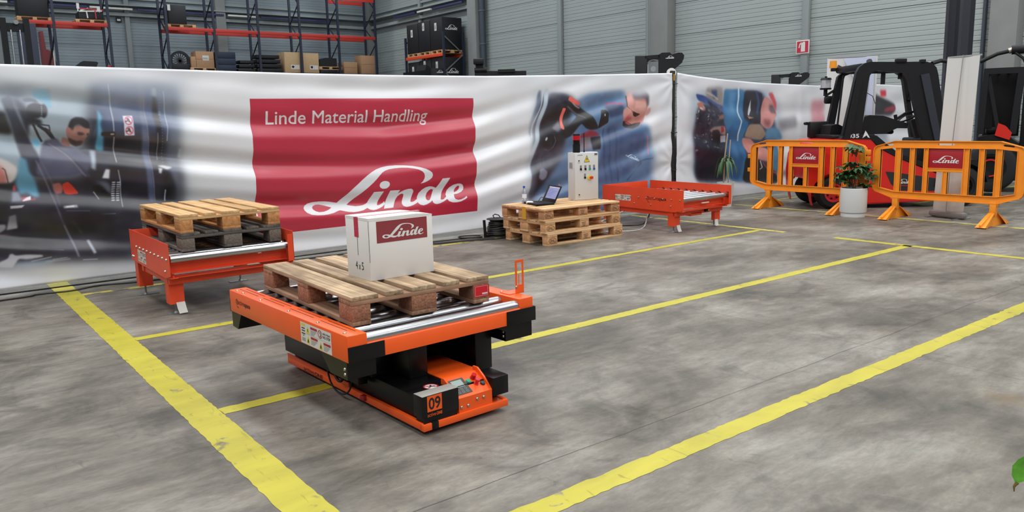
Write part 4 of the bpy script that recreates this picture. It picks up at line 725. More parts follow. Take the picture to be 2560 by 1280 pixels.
def ragged(x0, x1, y0, y1, m, along, rag=.0035, tri=False):
    """painted strip with uneven edges"""
    random.seed(int(abs(x0*97+y0*31)*10)); n = max(4, int((x1-x0 if along == 'x' else y1-y0)/.035)); b = MB(); v = []
    for i in range(n+1):
        t = i/n; j0 = random.uniform(-rag, rag); j1 = random.uniform(-rag, rag)
        if along == 'x': x = x0+(x1-x0)*t; v += [(x, y0+j0, .0014), (x, y1+j1, .0014)]
        else: y = y0+(y1-y0)*t; v += [(x0+j0, y, .0014), (x1+j1, y, .0014)]
    b.add(v, [(2*i, 2*i+2, 2*i+3, 2*i+1) for i in range(n)])
    return b.build('painted_line', m, fl, smooth=False)
ragged(.985, 1.155, 1.2, 9.6, PAINT, 'y')
ragged(1.155, 8.50, 3.90, 4.00, PAINT, 'x', .004)
ragged(1.155, 5.6, 5.725, 5.815, PAINT, 'x')
ragged(5.6, 8.42, 5.735, 5.815, PAINTW, 'x', .007)
ragged(1.155, 6.4, 7.66, 7.745, PAINTF, 'x')
ragged(1.62, 12.0, 2.05, 2.165, PAINT, 'x', .0055)
ragged(8.43, 8.53, -3.0, 4.80, PAINTW, 'y', .008)
ragged(8.44, 8.53, 5.45, 8.0, PAINTF, 'y', .012)
ragged(10.56, 10.65, 2.2, 7.75, PAINTF, 'y', .006)
ragged(11.55, 11.62, 7.3, 8.1, PAINTF, 'y'); ragged(12.4, 16.8, 5.69, 5.77, PAINTW, 'x'); ragged(11.6, 12.7, 7.62, 7.7, PAINTF, 'x')

# ------------------------------------------------------------------ walls of the hall
CLAD_R = M('cladding_grey', (158,165,163), .5, noise=.03, nscale=.6, rnd=.02)
CLAD_L = M('cladding_grey_blue', (138,150,156), .5, noise=.05, nscale=.6, rnd=.03)
CONC = M('column_concrete', (132,134,132), .8, noise=.06, nscale=2)
STRIP = M('post_grey', (140,146,146), .6)
def clad_mesh(L, m):
    """one cladding sheet 1 m high: flat pans, shallow ribs and a lapped joint"""
    z, d = [0, .010, .018], [.004, .004, .030]
    for k in range(7):
        a = .125*(k+1); dep = .019 if k % 2 else .023
        z += [a-.018, a-.010, a+.006, a+.014]; d += [.030, dep, dep, .030]
    z += [.970, .980, 1.02]; d += [.030, .038, .038]
    b = MB(); v = []
    for zz, dd in zip(z, d): v += [(0,-dd,zz), (L,-dd,zz)]
    b.add(v, [(2*i, 2*i+1, 2*i+3, 2*i+2) for i in range(len(z)-1)])
    return b.mesh('cladding_sheet', m, smooth=False, fix=False)
wr = struct(MB().box(21.0, 21.2, -6, 39.2, 0, CEIL).build('wall_right', CLAD_R, smooth=False))
wb = struct(MB().box(-9, 21.2, 39.0, 39.2, 0, CEIL).build('wall_back', CLAD_L, smooth=False))
YP = [39.0, 34.3, 28.98, 23.5, 18.3, 12.97, 7.78, 2.6, -2.6]
for i in range(len(YP)-1):
    me = clad_mesh(YP[i]-YP[i+1], CLAD_R)
    for k in range(9):
        link('cladding_sheet', me, wr, (21.0, YP[i], k*1.02), (0,0,R(-90)))
XP = [-9, -1.5, 3.9, 8.8, 12.87, 17.0, 21.0]
for i in range(len(XP)-1):
    me = clad_mesh(XP[i+1]-XP[i], CLAD_L)
    for k in range(9): link('cladding_sheet', me, wb, (XP[i], 39.0, k*1.02))
def col(n, x0, x1, y0, y1, m=CONC): return struct(MB().box(x0, x1, y0, y1, 0, CEIL-.01, bev=.02).build('trim_%d' % n, m))
col(1, 20.55, 20.95, 28.66, 29.30); col(2, 20.55, 20.95, 17.82, 18.60); col(3, 20.55, 20.95, 7.42, 8.02)
col(4, 20.82, 20.95, 23.40, 23.62, STRIP); col(5, 20.82, 20.95, 12.86, 13.08, STRIP); col(6, 20.84, 20.95, 18.62, 19.05, STRIP)
col(7, 12.64, 13.10, 38.55, 38.95); col(8, 8.72, 8.92, 38.80, 38.95, STRIP); col(9, 3.8, 4.0, 38.8, 38.95, STRIP); col(10, 20.6, 20.95, 38.55, 38.95)
col(19, 20.80, 20.95, 33.6, 33.8, STRIP)
# ledge that runs round the hall with cable trays
LEDGE = M('ledge_grey', (150,156,156), .6); LEDGED = M('ledge_shadow', (70,76,84), .7); TUBEB = M('tray_blue', (44,48,96), .5)
struct(MB().box(-9, 20.9, 38.72, 38.95, 6.36, 6.50).box(-9, 20.9, 38.5, 38.95, 6.78, 6.83).box(-9, 20.9, 38.84, 38.95, 7.1, 7.2).build('trim_11', LEDGE, smooth=False))
struct(MB().box(20.72, 20.95, 29.3, 38.5, 6.36, 6.50).box(20.5, 20.95, 29.3, 38.5, 6.78, 6.83).box(20.84, 20.95, 29.3, 38.5, 7.1, 7.2).build('trim_12', LEDGE, smooth=False))
for n, (a, b_, m) in enumerate(((-1.,3.,TUBEB),(3.1,4.3,WHITE),(4.4,7.2,TUBEB),(7.3,9.,WHITE),(9.2,13.,TUBEB),(13.2,14.6,WHITE),(14.8,18.4,TUBEB))):
    struct(MB().box(a, b_, 38.5, 38.6, 6.60, 6.68).build('trim_%d' % (20+n), m, smooth=False))
for n, (a, b_, m) in enumerate(((29.6,32.,TUBEB),(32.2,33.4,WHITE),(33.6,35.6,TUBEB))):
    struct(MB().box(20.5, 20.6, a, b_, 6.60, 6.68).build('trim_%d' % (30+n), m, smooth=False))
t = thing('drain_pipe', 'dark rain pipe running up the wall beside the farthest concrete column', 'pipe', (20.75, 28.42, 0))
MB().cyl((0,0,0),(0,0,CEIL-.02),.13).build('pipe', M('pipe_slate', (58,66,76), .5), t)
for z in (3.4, 4.7, 6.1): MB().cyl((0,0,z),(0,0,z+.06),.15).build('collar', M('pipe_collar', (80,88,96), .5), t)
t = thing('conduit_pipe', 'dark slim conduit on the wall left of the column at far right', 'pipe', (20.9, 8.26, 0))
MB().cyl((0,0,0),(0,0,CEIL-.02),.05).build('pipe', MATS['pipe_slate'], t)
t = thing('conduit_pipe', 'thin pale conduit running up the front of the middle concrete column', 'pipe', (20.52, 18.66, 0))
MB().cyl((0,0,0),(0,0,CEIL-.02),.025).build('pipe', STRIP, t)
struct(MB().box(-14, 21.2, -14, 39.2, CEIL, CEIL+.2).build('ceiling', M('roof_dark', (92,96,102), .8), smooth=False))

# ------------------------------------------------------------------ printed banners
def band_interp(x, xs, zs): return float(np.interp(x, xs, zs))
def raster(img, loops, col, blur, alpha, x0, z0, ppm):
    H, Wd, _ = img.shape
    P = [np.array([((x-x0)*ppm, (z-z0)*ppm) for x, z in l]) for l in loops]
    al = np.vstack(P); r = max(.0, blur*ppm); pad = int(2.2*r+3)
    xa, ya = np.floor(al.min(0)).astype(int)-pad; xb, yb = np.ceil(al.max(0)).astype(int)+pad
    cx0, cy0, cx1, cy1 = max(xa,-pad-2), max(ya,-pad-2), min(xb, Wd+pad+2), min(yb, H+pad+2)
    if cx1 <= cx0 or cy1 <= cy0: return
    ss = 1 if r > 2 else 2
    yy = (np.arange((cy1-cy0)*ss)+.5)/ss+cy0; xx = ((np.arange((cx1-cx0)*ss)+.5)/ss+cx0)[None]
    mk = np.zeros((yy.size, xx.size), bool)
    for p in P:
        q = np.roll(p, -1, 0)
        for (ax, ay), (bx, by) in zip(p, q):
            if ay == by: continue
            rows = np.nonzero((ay > yy) != (by > yy))[0]
            if rows.size == 0: continue
            r0, r1 = rows[0], rows[-1]+1
            mk[r0:r1] ^= xx < ((bx-ax)*(yy[r0:r1]-ay)/(by-ay)+ax)[:,None]
    m = mk.astype(np.float32)
    if ss == 2: m = m.reshape(m.shape[0]//2, 2, m.shape[1]//2, 2).mean((1,3))
    k = int(round(r*.8))
    if k > 0:
        for _ in range(2):
            for ax in (0,1):
                c = np.cumsum(np.pad(m, [(k+1,k) if i == ax else (0,0) for i in (0,1)], mode='edge'), axis=ax)
                m = (c[2*k+1:]-c[:-2*k-1])/(2*k+1) if ax == 0 else (c[:,2*k+1:]-c[:,:-2*k-1])/(2*k+1)
    ux0, uy0, ux1, uy1 = max(cx0,0), max(cy0,0), min(cx1,Wd), min(cy1,H)
    if ux1 <= ux0 or uy1 <= uy0: return
    m = m[uy0-cy0:uy1-cy0, ux0-cx0:ux1-cx0, None]*alpha
    img[uy0:uy1, ux0:ux1] = img[uy0:uy1, ux0:ux1]*(1-m)+np.array(col, np.float32)*m
def parse(s, blur=0.):
    p = np.array([[float(c) for c in q.split(',')] for q in s.split()])
    if blur >= .005 and len(p) > 4:                       # round the outline off
        for w in (.13, .22):
            n = np.roll(p, -1, 0); p = np.stack([(1-w)*p+w*n, w*p+(1-w)*n], 1).reshape(-1, 2)
    return p
def mottle(img, seed, amt):
    rg = np.random.default_rng(seed); H, Wd, _ = img.shape; tot = np.zeros((H, Wd), np.float32)
    for k, w in ((7,.5),(18,.3),(50,.25),(140,.2)):
        g = rg.standard_normal((int(k*H/Wd)+3, k+3)).astype(np.float32)
        yy = np.linspace(0, g.shape[0]-1.001, H); xx = np.linspace(0, g.shape[1]-1.001, Wd); y0 = yy.astype(int); x0 = xx.astype(int); fy = (yy-y0)[:,None]; fx = (xx-x0)[None]
        fy = fy*fy*(3-2*fy); fx = fx*fx*(3-2*fx)
        tot += w*(g[y0][:,x0]*(1-fy)*(1-fx)+g[y0+1][:,x0]*fy*(1-fx)+g[y0][:,x0+1]*(1-fy)*fx+g[y0+1][:,x0+1]*fy*fx)
    d = 226-img; img[:] = 226-d*(1-amt*np.clip(tot, -1.2, 1.6))[...,None]
def print_mat(name, img, x0):
    H, Wd, _ = img.shape
    im = bpy.data.images.new(name, Wd, H); px = np.ones((H, Wd, 4), np.float32); px[..., :3] = np.clip(img/255, 0, 1)
    im.pixels.foreach_set(px.ravel()); im.update(); im.pack()
    m = bpy.data.materials.new(name); m.use_nodes = True; nt = m.node_tree; b = nt.nodes['Principled BSDF']
    ti = nt.nodes.new('ShaderNodeTexImage'); ti.image = im; ti.extension = 'EXTEND'
    nt.links.new(ti.outputs[0], b.inputs['Base Color']); b.inputs['Roughness'].default_value = .36; b.inputs['Specular IOR Level'].default_value = .85
    return m
def cloth(name, m, x0, x1, topf, dispf, nx, nz, zb, z0, zt):
    vs, fs, uv = [], [], []
    for i in range(nx+1):
        x = x0+(x1-x0)*i/nx; tz = topf(x)
        for j in range(nz+1):
            z = zb+(tz-zb)*j/nz
            vs.append((x, 8.18-dispf(x, z, tz), z)); uv.append(((x-x0)/(x1-x0), (z-z0)/(zt-z0)))
    for i in range(nx):
        for j in range(nz): a = i*(nz+1)+j; fs.append((a, a+nz+1, a+nz+2, a+1))
    me = bpy.data.meshes.new(name); me.from_pydata(vs, [], fs); me.materials.append(m)
    u = me.uv_layers.new(name='u'); li = np.empty(len(me.loops), np.int32); me.loops.foreach_get('vertex_index', li)
    u.data.foreach_set('uv', np.array(uv, np.float32)[li].ravel()); me.shade_smooth(); me.update()
    o = link(name, me); s = o.modifiers.new('thick', 'SOLIDIFY'); s.thickness = .002; s.offset = -1
    return o
PPM = 330; BX0, BX1, BZ0, BZT = -1.2, 9.56, .02, 2.12
img = np.full((int((BZT-BZ0)*PPM), int((BX1-BX0)*PPM), 3), 1., np.float32)*np.array((226,227,231), np.float32)
for s, c, bl, al in ART1: raster(img, [parse(s, bl)], c, bl, al, BX0, BZ0, PPM)
mottle(img, 3, .13)
raster(img, [[(2.94,.285),(5.80,.295),(5.79,1.718),(2.955,1.718)]], (186,34,62), 0, 1, BX0, BZ0, PPM)
for g in LOGO: raster(img, [[(3.474+c[0]*2.17, .433+c[1]*2.17) for c in l] for l in g], (226,227,230), 0, 1, BX0, BZ0, PPM)
raster(img, fit_text('Linde Material Handling', 3.115, 1.405, 1.995, .185, .008), (226,222,224), 0, 1, BX0, BZ0, PPM)
for g in LOGO: raster(img, [[(8.55+c[0]*.255+c[1]*.06, .872-c[0]*.10+c[1]*.27) for c in l] for l in g], (205,216,230), .002, 1, BX0, BZ0, PPM)
PR1 = print_mat('banner_print_long', img, BX0)
def top1(x): return band_interp(x, [-1.2,.8,2.1,3.5,4.75,6.0,7.6,9.56], [2.05,2.02,2.005,1.987,1.986,1.995,2.035,2.092])
def disp1(x, z, tz):
    c = band_interp(x, [-1.2,.8,2.3,3.0,4.5,5.8,6.7,8.1,9.6], [1.85,1.37,1.12,1.04,1.00,1.07,1.26,1.66,2.1])
    lam = band_interp(x, [-1.2,2,6,9.6], [.40,.43,.44,.46])
    h = (z-.04)/(tz-.04); env = np.clip((1-h)*3.2, 0, 1)**.8*np.clip(h*5, .12, 1)
    ph = 2*math.pi*(z-c)/lam+.5*math.sin(1.3*x+2)*.6
    k = .8+.3*math.sin(1.9*x+3*z)
    a = .036*env*k*band_interp(x, [-1.2,5.5,7,9,9.56], [1.05,1,.75,.55,.25])
    d = -a*(math.cos(ph)+.28*math.cos(2*ph+.4))
    d += .006*math.sin(7.3*x-3.1*z)*np.clip(h*2-.8, 0, 1)*np.clip((1-h)*12, 0, 1)   # tension creases hanging from the upper hem
    for zc in (1.98, .72):                                                              # creases fanning from the ties on the post
        dx = 9.56-x; th = math.atan2(z-zc, dx+.05); rr = math.hypot(dx, z-zc)
        d += .0055*math.sin(11*th)*math.exp(-rr/.7)*min(1, rr/.15)
    return d
b1 = cloth('printed_banner', PR1, BX0, BX1, top1, disp1, 420, 90, .055, BZ0, BZT)
tag(b1, 'long printed fabric banner with crimson lettering panel and workshop photographs, hung behind the stations', 'banner')
CX0, CX1 = 9.68, 19.6; PPM2 = 200
img = np.full((int((BZT-BZ0)*PPM2), int((CX1-CX0)*PPM2), 3), 1., np.float32)*np.array((226,227,231), np.float32)
for s, c, bl, al in ART2: raster(img, [parse(s, bl)], c, max(bl,.006), al, CX0, BZ0, PPM2)
mottle(img, 5, .13)
PR2 = print_mat('banner_print_right', img, CX0)
def top2(x): return band_interp(x, [9.68,10.2,10.75,11.8,13.6,15.8,17.5,19.6], [2.098,2.05,2.015,1.967,1.935,1.975,1.95,1.96])
def disp2(x, z, tz):
    h = (z-.04)/(tz-.04); env = np.clip((1-h)*3, 0, 1)*np.clip(h*5, .15, 1)
    ph = 2*math.pi*(z+.22*(x-9.7)*np.clip(1.6-.25*(x-9.7), .2, 1.6)*.6)/.62
    d = -.016*env*(math.cos(ph)+.3*math.cos(2*ph+1))*band_interp(x, [9.68,10.2,12], [.2,.8,1])
    d += .012*math.sin(5.1*x-4*z)*np.clip(h*2-1, 0, 1)*np.clip((1-h)*12, 0, 1)
    for zc in (2.0, .72):
        dx = x-9.68; th = math.atan2(z-zc, dx+.05); rr = math.hypot(dx, z-zc)
        d += .0055*math.sin(11*th+1)*math.exp(-rr/.6)*min(1, rr/.15)
    return d
b2 = cloth('printed_banner', PR2, CX0, CX1, top2, disp2, 260, 70, .055, BZ0, BZT)
tag(b2, 'printed fabric banner right of the black post, showing mechanics in blue overalls at an engine', 'banner')
t = thing('banner_post', 'black upright post with plastic ties between the two printed banners', 'post', (9.62, 8.20, 0))
MB().box(-.035, .035, 0, .05, 0, 2.13, bev=.004).build('post', M('post_black', (22,22,22), .6, noise=.3, nscale=20), t)
MB().box(-.3, .3, -.2, .25, 0, .04, bev=.004).build('base', BLACKM, t)
B('warning_label', M('label_ochre', (176,140,52), .6), t, (-.014,.016,-.006,.0,1.98,2.08), 0)
for z in (1.93, 1.42, 1.18, .95, .60): MB().tube([(-.075,-.012,z+.01),(-.03,-.02,z),(.03,-.02,z),(.075,-.012,z+.008)], .006, 5).build('cable_tie', BLACKM, t)
# ------------------------------------------------------------------ pallets
_PM = {}
def pallet(label, loc, rz, mats, group=None, stamp=False, chip=False, name='wooden_pallet', extra=None):
    """1.2 x 0.8 m pallet: x runs along the deck boards, y across them"""
    deck, cross, block, bot = mats
    t = thing(name, label, 'pallet', loc, rz, group)
    def part(nm, m, L, w, h, c, rot=0.):
        k = (nm, m.name, L, w, h)
        if k not in _PM: _PM[k] = MB().box(-L/2, L/2, -w/2, w/2, -h/2, h/2, bev=.003).mesh(nm, m)
        return link(nm, _PM[k], t, c, (0,0,rot))
    y = 0
    for w, y0 in ((.145,0),(.10,.185),(.145,.3275),(.10,.515),(.145,.655)):
        part('deck_board', deck[int(y0*10) % len(deck)], 1.2, w, .022, (.6, y0+w/2, .133))
    for x in (.0725, .6, 1.1275): part('cross_board', cross, .8, .145, .022, (x, .4, .111), math.pi/2)
    for y0, w in ((.05,.10),(.4,.145),(.75,.10)):
        part('bottom_board', bot, 1.2, w, .022, (.6, y0, .011))
        for x in (.0725, .6, 1.1275):
            b = part('block', block, .145, w, .078, (x, y0, .061))
            if stamp and y0 == .05 and x != .6:
                d = Decal(); d.ring(STAMP, 0, 0, .058, .052, 0, .034, .030).text(STAMP, 'EPAL', -.036, -.017, .072, .034, 0, .01)
                d.build('burnt_stamp', b, (0,-w/2-.0005,0), (1,0,0), (0,0,1))
            if stamp and y0 == .05 and x == .6:
                d = Decal()
                for k in range(3): d.rect(STAMP, -.045+.006*k, .018-.018*k, .07-.012*k, .007)
                for k in range(6): d.rect(STAMP, -.05+.018*k, -.033, .008, .012)
                d.build('burnt_stamp', b, (0,-w/2-.0005,0), (1,0,0), (0,0,1))
    if extra: extra(t)
    return t
MO = ((W_OLD,), W_OLDS, W_CHIP, W_OLDS)
def red_label(t):
    d = Decal(); d.rect(M('label_bright_red', (206,20,40), .45), 0, 0, .092, .062).rect(WHITE, .05, .012, .034, .008, 1)
    d.rect(WHITE, .005, .005, .082, .0012, 1).rect(WHITE, .005, .056, .082, .0012, 1).rect(WHITE, .005, .005, .0012, .052, 1).rect(WHITE, .0858, .005, .0012, .052, 1); d.build('red_label', t, (-.0008,.096,.034), (0,-1,0), (0,0,1))
    d = Decal(); d.rect(MATS['label_bright_red'], 0, 0, .10, .062); d.build('red_label', t, (0.0,-.0008,.034), (1,0,0), (0,0,1))
pallet('worn wooden pallet lying on the orange robot cart and carrying the white carton', (2.4208,3.3262,.4806), 88.82, MO, extra=red_label)
pallet('yellowish wooden pallet, upper one of the two on the left roller station', (2.462,6.322,.6303), 90.44, ((W_YEL,), W_YEL, W_YELB, W_YELB))
pallet('weathered grey wooden pallet lying under the yellowish one on the left roller station', (2.462,6.312,.4861), 90.3, ((W_GREY,), W_GREY, W_GREYB, W_GREY))
MP = ((W_PALE,), W_PALEB, W_PALEB, W_PALE)
pallet('pale wooden pallet at the bottom of the stack of three, on the concrete floor', (5.742,6.722,0), -.6, MP, stamp=True)
pallet('pale wooden pallet in the middle of the stack of three', (5.72,6.728,.1442), -.2, MP, stamp=True)
def tape(t): B('yellow_tape', M('ochre_tape', (214,160,30), .6), t, (-.0025,-.0005,.33,.40,.0,.146), 0)
pallet('pale topped wooden pallet with reddish end blocks, top of the stack under the laptop', (5.70,6.735,.2884), -.9, ((W_PALE,), W_RED, M('block_mixed', (186,136,94), .8, noise=.12, nscale=12, rnd=.15), W_PALEB), stamp=True, extra=tape)

# ------------------------------------------------------------------ roller stations
def safety_sticker(nm, parent, o, ux, uy, w, h, rows=True):
    d = Decal(); d.rect(WHITE, 0, 0, w, h)
    def tri(x, y, s, mark):
        d.poly(YEL, [(x,y),(x+s,y),(x+s/2,y+s*.95)], 1)
        d.poly(BLK, [(x+s*.44,y+s*.22),(x+s*.56,y+s*.22),(x+s*.58,y+s*.6),(x+s*.42,y+s*.6)] if mark else [(x+s*.32,y+s*.12),(x+s*.68,y+s*.12),(x+s*.62,y+s*.5),(x+s*.5,y+s*.62),(x+s*.38,y+s*.42)], 2)
    u = w/100.; v = h/100.
    d.rect(YEL, 3*u, 84*v, 13*u, 10*v, 1)
    for i, (yy, ww) in enumerate(((70,11),(58,11),(45,12),(36,6))): d.rect(GREYT if i == 3 else BLK, (9.5-ww/2)*u, yy*v, ww*u, 5*v, 1)
    for i in range(3): d.rect(GREYT, 4*u, (12+6*i)*v, 12*u, 3*v, 1)
    s = .9*min(14*u, 40*v)
    for (x, y, mk) in ((19,54,1),(19,8,0),(60,6,0)):
        tri(x*u, y*v, s, mk)
        d.rect(REDL, (x+15)*u, (y+26)*v, 22*u, 11*v, 1)
        for i in range(4): d.rect(GREYT, (x+15)*u, (y+19-6*i)*v, (20-3*i)*u, 2.4*v, 1)
    d.ring(REDL, 65*u, 74*v, 7*u, 5.2*u, 1, 19*v, 15.5*v)
    d.poly(BLK, [(63.5*u,62*v),(66*u,72*v),(64*u,84*v),(66.5*u,86*v),(67.5*u,72*v),(66.5*u,61*v)], 1)
    d.text(BLK, 'NÃO PISAR', 74*u, 78*v, 23*u, 11*v, 1, .02); d.text(BLK, 'NO STEP', 74*u, 61*v, 23*u, 13*v, 1, .02)
    d.rect(GREYT, 18*u, 50*v, 80*u, 1*v, 1)
    return d.build(nm, parent, o, ux, uy)
def activespace(parent, o, ux, uy, w, m):
    d = Decal(); h = w*.16
    d.ring(m, w*.08, h*.75, w*.078, w*.06, 0).ring(m, w*.09, h*.78, w*.042, w*.028, 0)
    d.text(m, 'active', w*.17, h*.4, w*.42, h*.82, 0); d.text(m, 'space', w*.60, h*.12, w*.40, h*.82, 0, .03)
    d.poly(m, [(w*.03,h*.2),(w*.10,-h*.25),(w*.22,-h*.28),(w*.12,-h*.12)], 0)
    return d.build('printed_mark', parent, o, ux, uy)
DARKP = M('print_dark_red', (84,24,18), .6)
def roller_station(label, loc, rz, L, Wd, dz, full):
    """x across the rollers, y away from the open front end; dz shifts the deck height"""
    t = thing('roller_station', label, 'conveyor', loc, rz)
    zt, zb, zr = .585+dz, .312+dz, .4545+dz
    lp = MB().prism([(0,zb+.02),(.14,zb-.012),(L,zb+.005),(L,zt),(0,zt-.006)], 0, .005, 'x').build('side_plate', STATION, t)
    rp = MB().prism([(0,zb+.02),(.14,zb-.012),(L,zb+.005),(L,zt),(0,zt-.006)], Wd-.005, Wd, 'x').box(Wd-.05, Wd, 0, .004, zb+.02, zt-.03).build('side_plate', STATION, t)
    B('end_stop', STATION, t, (.01, Wd-.09 if full else Wd-.02, L-.03, L-.024, zr-.02, zt+(.0 if full else -.005)), .001)
    n = 9; p = (L-.16)/n
    rm = MB().cyl((.022,0,0),(Wd-.022,0,0),.031,n=24).mesh('roller', STEEL)
    for i in range(n+ (0 if full else 0)):
        link('roller', rm, t, (0, .055+p*i, zr), (random.random(),0,0))
    bm = MB().lathe([(0,.012),(.007,.010),(.010,.004),(.0105,0)], n=10).mesh('bolt', BOLT)
    for i in range(n):
        link('bolt', bm, lp, (0, .055+p*i, zr), (0,R(-90),0))
        link('bolt', bm, rp, (Wd, .055+p*i, zr), (0,R(90),0))
    for y in ((.12,L-.06,L-.10) if not full else (.20,.52,.80,L-.12)): link('bolt', bm, lp, (0, y, zb+(.045 if not full else .06)), (0,R(-90),0))
    for i in range(n): MB().cyl((Wd-.0062,0,0),(Wd-.0055,0,0),.037,n=20).build('roller_hole', M('hole_dark', (40,16,12), .8), rp, (0,.055+p*i,zr))
    # cross beams and bed
    MB().box(.03, Wd-.03, .10, .105, zb+.03, zb+.10).box(.03, Wd-.03, .06, .105, zb+.03, zb+.035).build('roller_bed', STATION, t)
    MB().box(.02, Wd-.02, .12, .18, zb-.065, zb-.005, bev=.003).box(.02, Wd-.02, .06, .18, zb-.006, zb-.001).build('cross_beam', STATION, t)
    MB().box(.02, Wd-.02, L-.30, L-.24, zb-.065, zb-.005, bev=.003).build('cross_beam', STATION, t)
    for xa in (.03, Wd-.09): MB().box(xa, xa+.06, .18, L-.3, zb-.065, zb-.005).build('long_beam', STATION, t)
    for x in (.005, Wd-.065): MB().box(x, x+.06, .02, .10, zb-.004, zb, bev=.001).cyl((x+.03,.05,zb),(x+.03,.05,zb+.012),.009,n=8).build('bracket', STATION, t)
    lz = .085+max(dz,-.02)*.2
    for j, (x, y, sx) in enumerate(((.02,.16,1),(Wd-.02,.16,-1),(.02,L-.10,1),(Wd-.02,L-.10,-1))):
        b = MB(); x1 = x+sx*.11
        b.box(x, x1, y-.004, y, lz, zb-.002).box(x, x+sx*.004, y, y+.10, lz, zb-.002).box(x1, x1-sx*.004, y, y+.05, lz, zb-.002)
        lg = b.build('leg', STATION, t)
        for zz in (zb-.02, zb-.045): link('bolt', bm, lg, (x+sx*.085, y-.004, zz), (R(90),0,0))
        f = MB().cyl((x+sx*.055,y+.05,.006),(x+sx*.055,y+.05,lz+.06),.008,n=10).cyl((x+sx*.055,y+.05,.006),(x+sx*.055,y+.05,.02),.022,.012,n=12).box(x-sx*.01, x+sx*.16, y+.02, y+.08, 0, .006).build('levelling_foot', GREYM, lg)
        if j < 2:
            d = MB(); k = x+sx*.045
            vs = [(k,y-.006,lz+.012),(k+sx*.065,y-.006,lz+.012),(k+sx*.07,y-.016,lz-.035),(k+sx*.075,y-.03,.012),(k+sx*.012,y-.03,.010),(k+sx*.004,y-.016,lz-.035)]
            d.add(vs+[(a,b_+.0015,c) for a,b_,c in vs], [(0,1,2,5),(5,2,3,4),(6,11,8,7),(11,10,9,8)]); d.build('white_tape', TAPEW, lg)
    return t, lp
rs1, lp1 = roller_station('orange roller station at left holding two stacked pallets', (1.52,6.165,0), .3, 1.19, .985, 0., False)
safety_sticker('safety_sticker', lp1, (-.0004,.95,.335), (0,-1,0), (0,0,1), .26, .10)
rs2, lp2 = roller_station('empty orange roller station beside the stack of three pallets', (7.50,6.222,0), .9, 1.375, .965, -.038, True)
safety_sticker('safety_sticker', lp2, (-.0004,1.135,.36), (0,-1,0), (0,0,1), .27, .075)
activespace(lp2, (-.0004,.60,.375), (0,-1,0), (0,0,1), .33, DARKP)
B('white_strip', WHITE, rs2, (.42,.56,.040,.058,.345,.358)); B('sensor', BLACKM, rs2, (.56,.62,.085,.118,.225,.265)); B('sensor_lens', M('lens_amber', (240,140,60), .3), rs2, (.60,.618,.080,.086,.235,.255), 0)
B('motor_box', STATION, rs2, (.30,.52,.12,.4,.19,.235))

# ------------------------------------------------------------------ robot cart
t = cart = thing('robot_cart', 'orange and black robot cart numbered 09 with a roller deck, in the foreground', 'robot', (1.505,3.17,0), 2.1)
def rail(x0, x1, y0):
    return MB().box(x0, x1, y0, 1.43, .364, .492, bev=.006).build('side_rail', ORANGE, t)
lr = rail(0, .105, 0.); rr = rail(1.035, 1.133, .008)
SLOT = M('slot_dark', (70,26,14), .8)
for k in range(4):
    for x, o in ((.052,.03),(.078,.0)):
        MB().box(x-.0025, x+.0025, .06+.345*k+o, .06+.345*k+o+.27, .4915, .4926).build('vent_slot', SLOT, lr)
cb = MB().lathe([(0,.006),(.006,.005),(.009,.001),(.009,0)], n=10).mesh('bolt', BOLT)
for y in (.06,.33,.66,1.02,1.27,1.36): link('bolt', cb, lr, (.022,y,.492))
for y in (.22,.62,1.0,1.3): link('bolt', cb, rr, (1.085,y,.492))
safety_sticker('safety_sticker', lr, (-.0004,.478,.370), (0,-1,0), (0,0,1), .326, .108)
activespace(lr, (-.0004,1.335,.412), (0,-1,0), (0,0,1), .21, DARKP)
fb = MB().prism([(.0,.364),(.0,.436),(.004,.441),(.058,.447),(.058,.441),(.008,.434),(.008,.364)], .10, 1.036, 'x').box(.10,1.036,.008,.05,.364,.37).build('front_beam', ORANGE, t)
MB().box(.10,1.036,1.40,1.43,.364,.44).build('rear_beam', ORANGE, t)
for x0, x1 in ((.001,.193),(.938,1.138)):
    MB().box(x0,x1,-.005,.0,.362,.439,bev=.002).build('corner_plate', BLACK, t); MB().box(x0,x1,1.43,1.436,.362,.439).build('corner_plate', BLACK, t)
MB().box(1.1335,1.139,-.005,.09,.362,.439).build('corner_plate', BLACK, t)
cr = MB().cyl((.108,0,0),(1.033,0,0),.030,n=28).mesh('roller', STEEL)
for i in range(10): link('roller', cr, t, (0,.042+.142*i,.4505), (random.random()*3,0,0))
B('deck_tray', BLACK, t, (.11,1.03,.06,1.39,.364,.372), 0)
for nm, y0, y1, x0, x1 in (('a',.03,.25,.008,.16),('b',.015,.22,.94,1.126)):
    lo = .275
    pr = [(y0,.3635),(y0,lo),(y1-.05,lo),(y1,.325),(y1+.05,.3635)] if nm == 'a' else [(y0,.3635),(y0,lo),(y1,lo),(y1,.3635)]
    c_ = MB().prism(pr, x0, x1, 'x').build('scanner_box', BLACK, t)
    for zz in (.30,.325): link('bolt', cb, c_, (x0, y0+.02, zz), (0,R(-90),0))
MB().prism([(.87,.3635),(.94,.33),(.94,.3635)], .015, .22, 'y').build('scanner_bracket', BLACK, t)
MB().prism([(1.445,.3635),(1.445,.268),(1.365,.262),(1.30,.3635)], .012, .17, 'x').build('scanner_box', BLACK, t)
MB().prism([(1.445,.3635),(1.445,.268),(1.365,.262),(1.30,.3635)], .95, 1.12, 'x').build('scanner_box', BLACK, t)
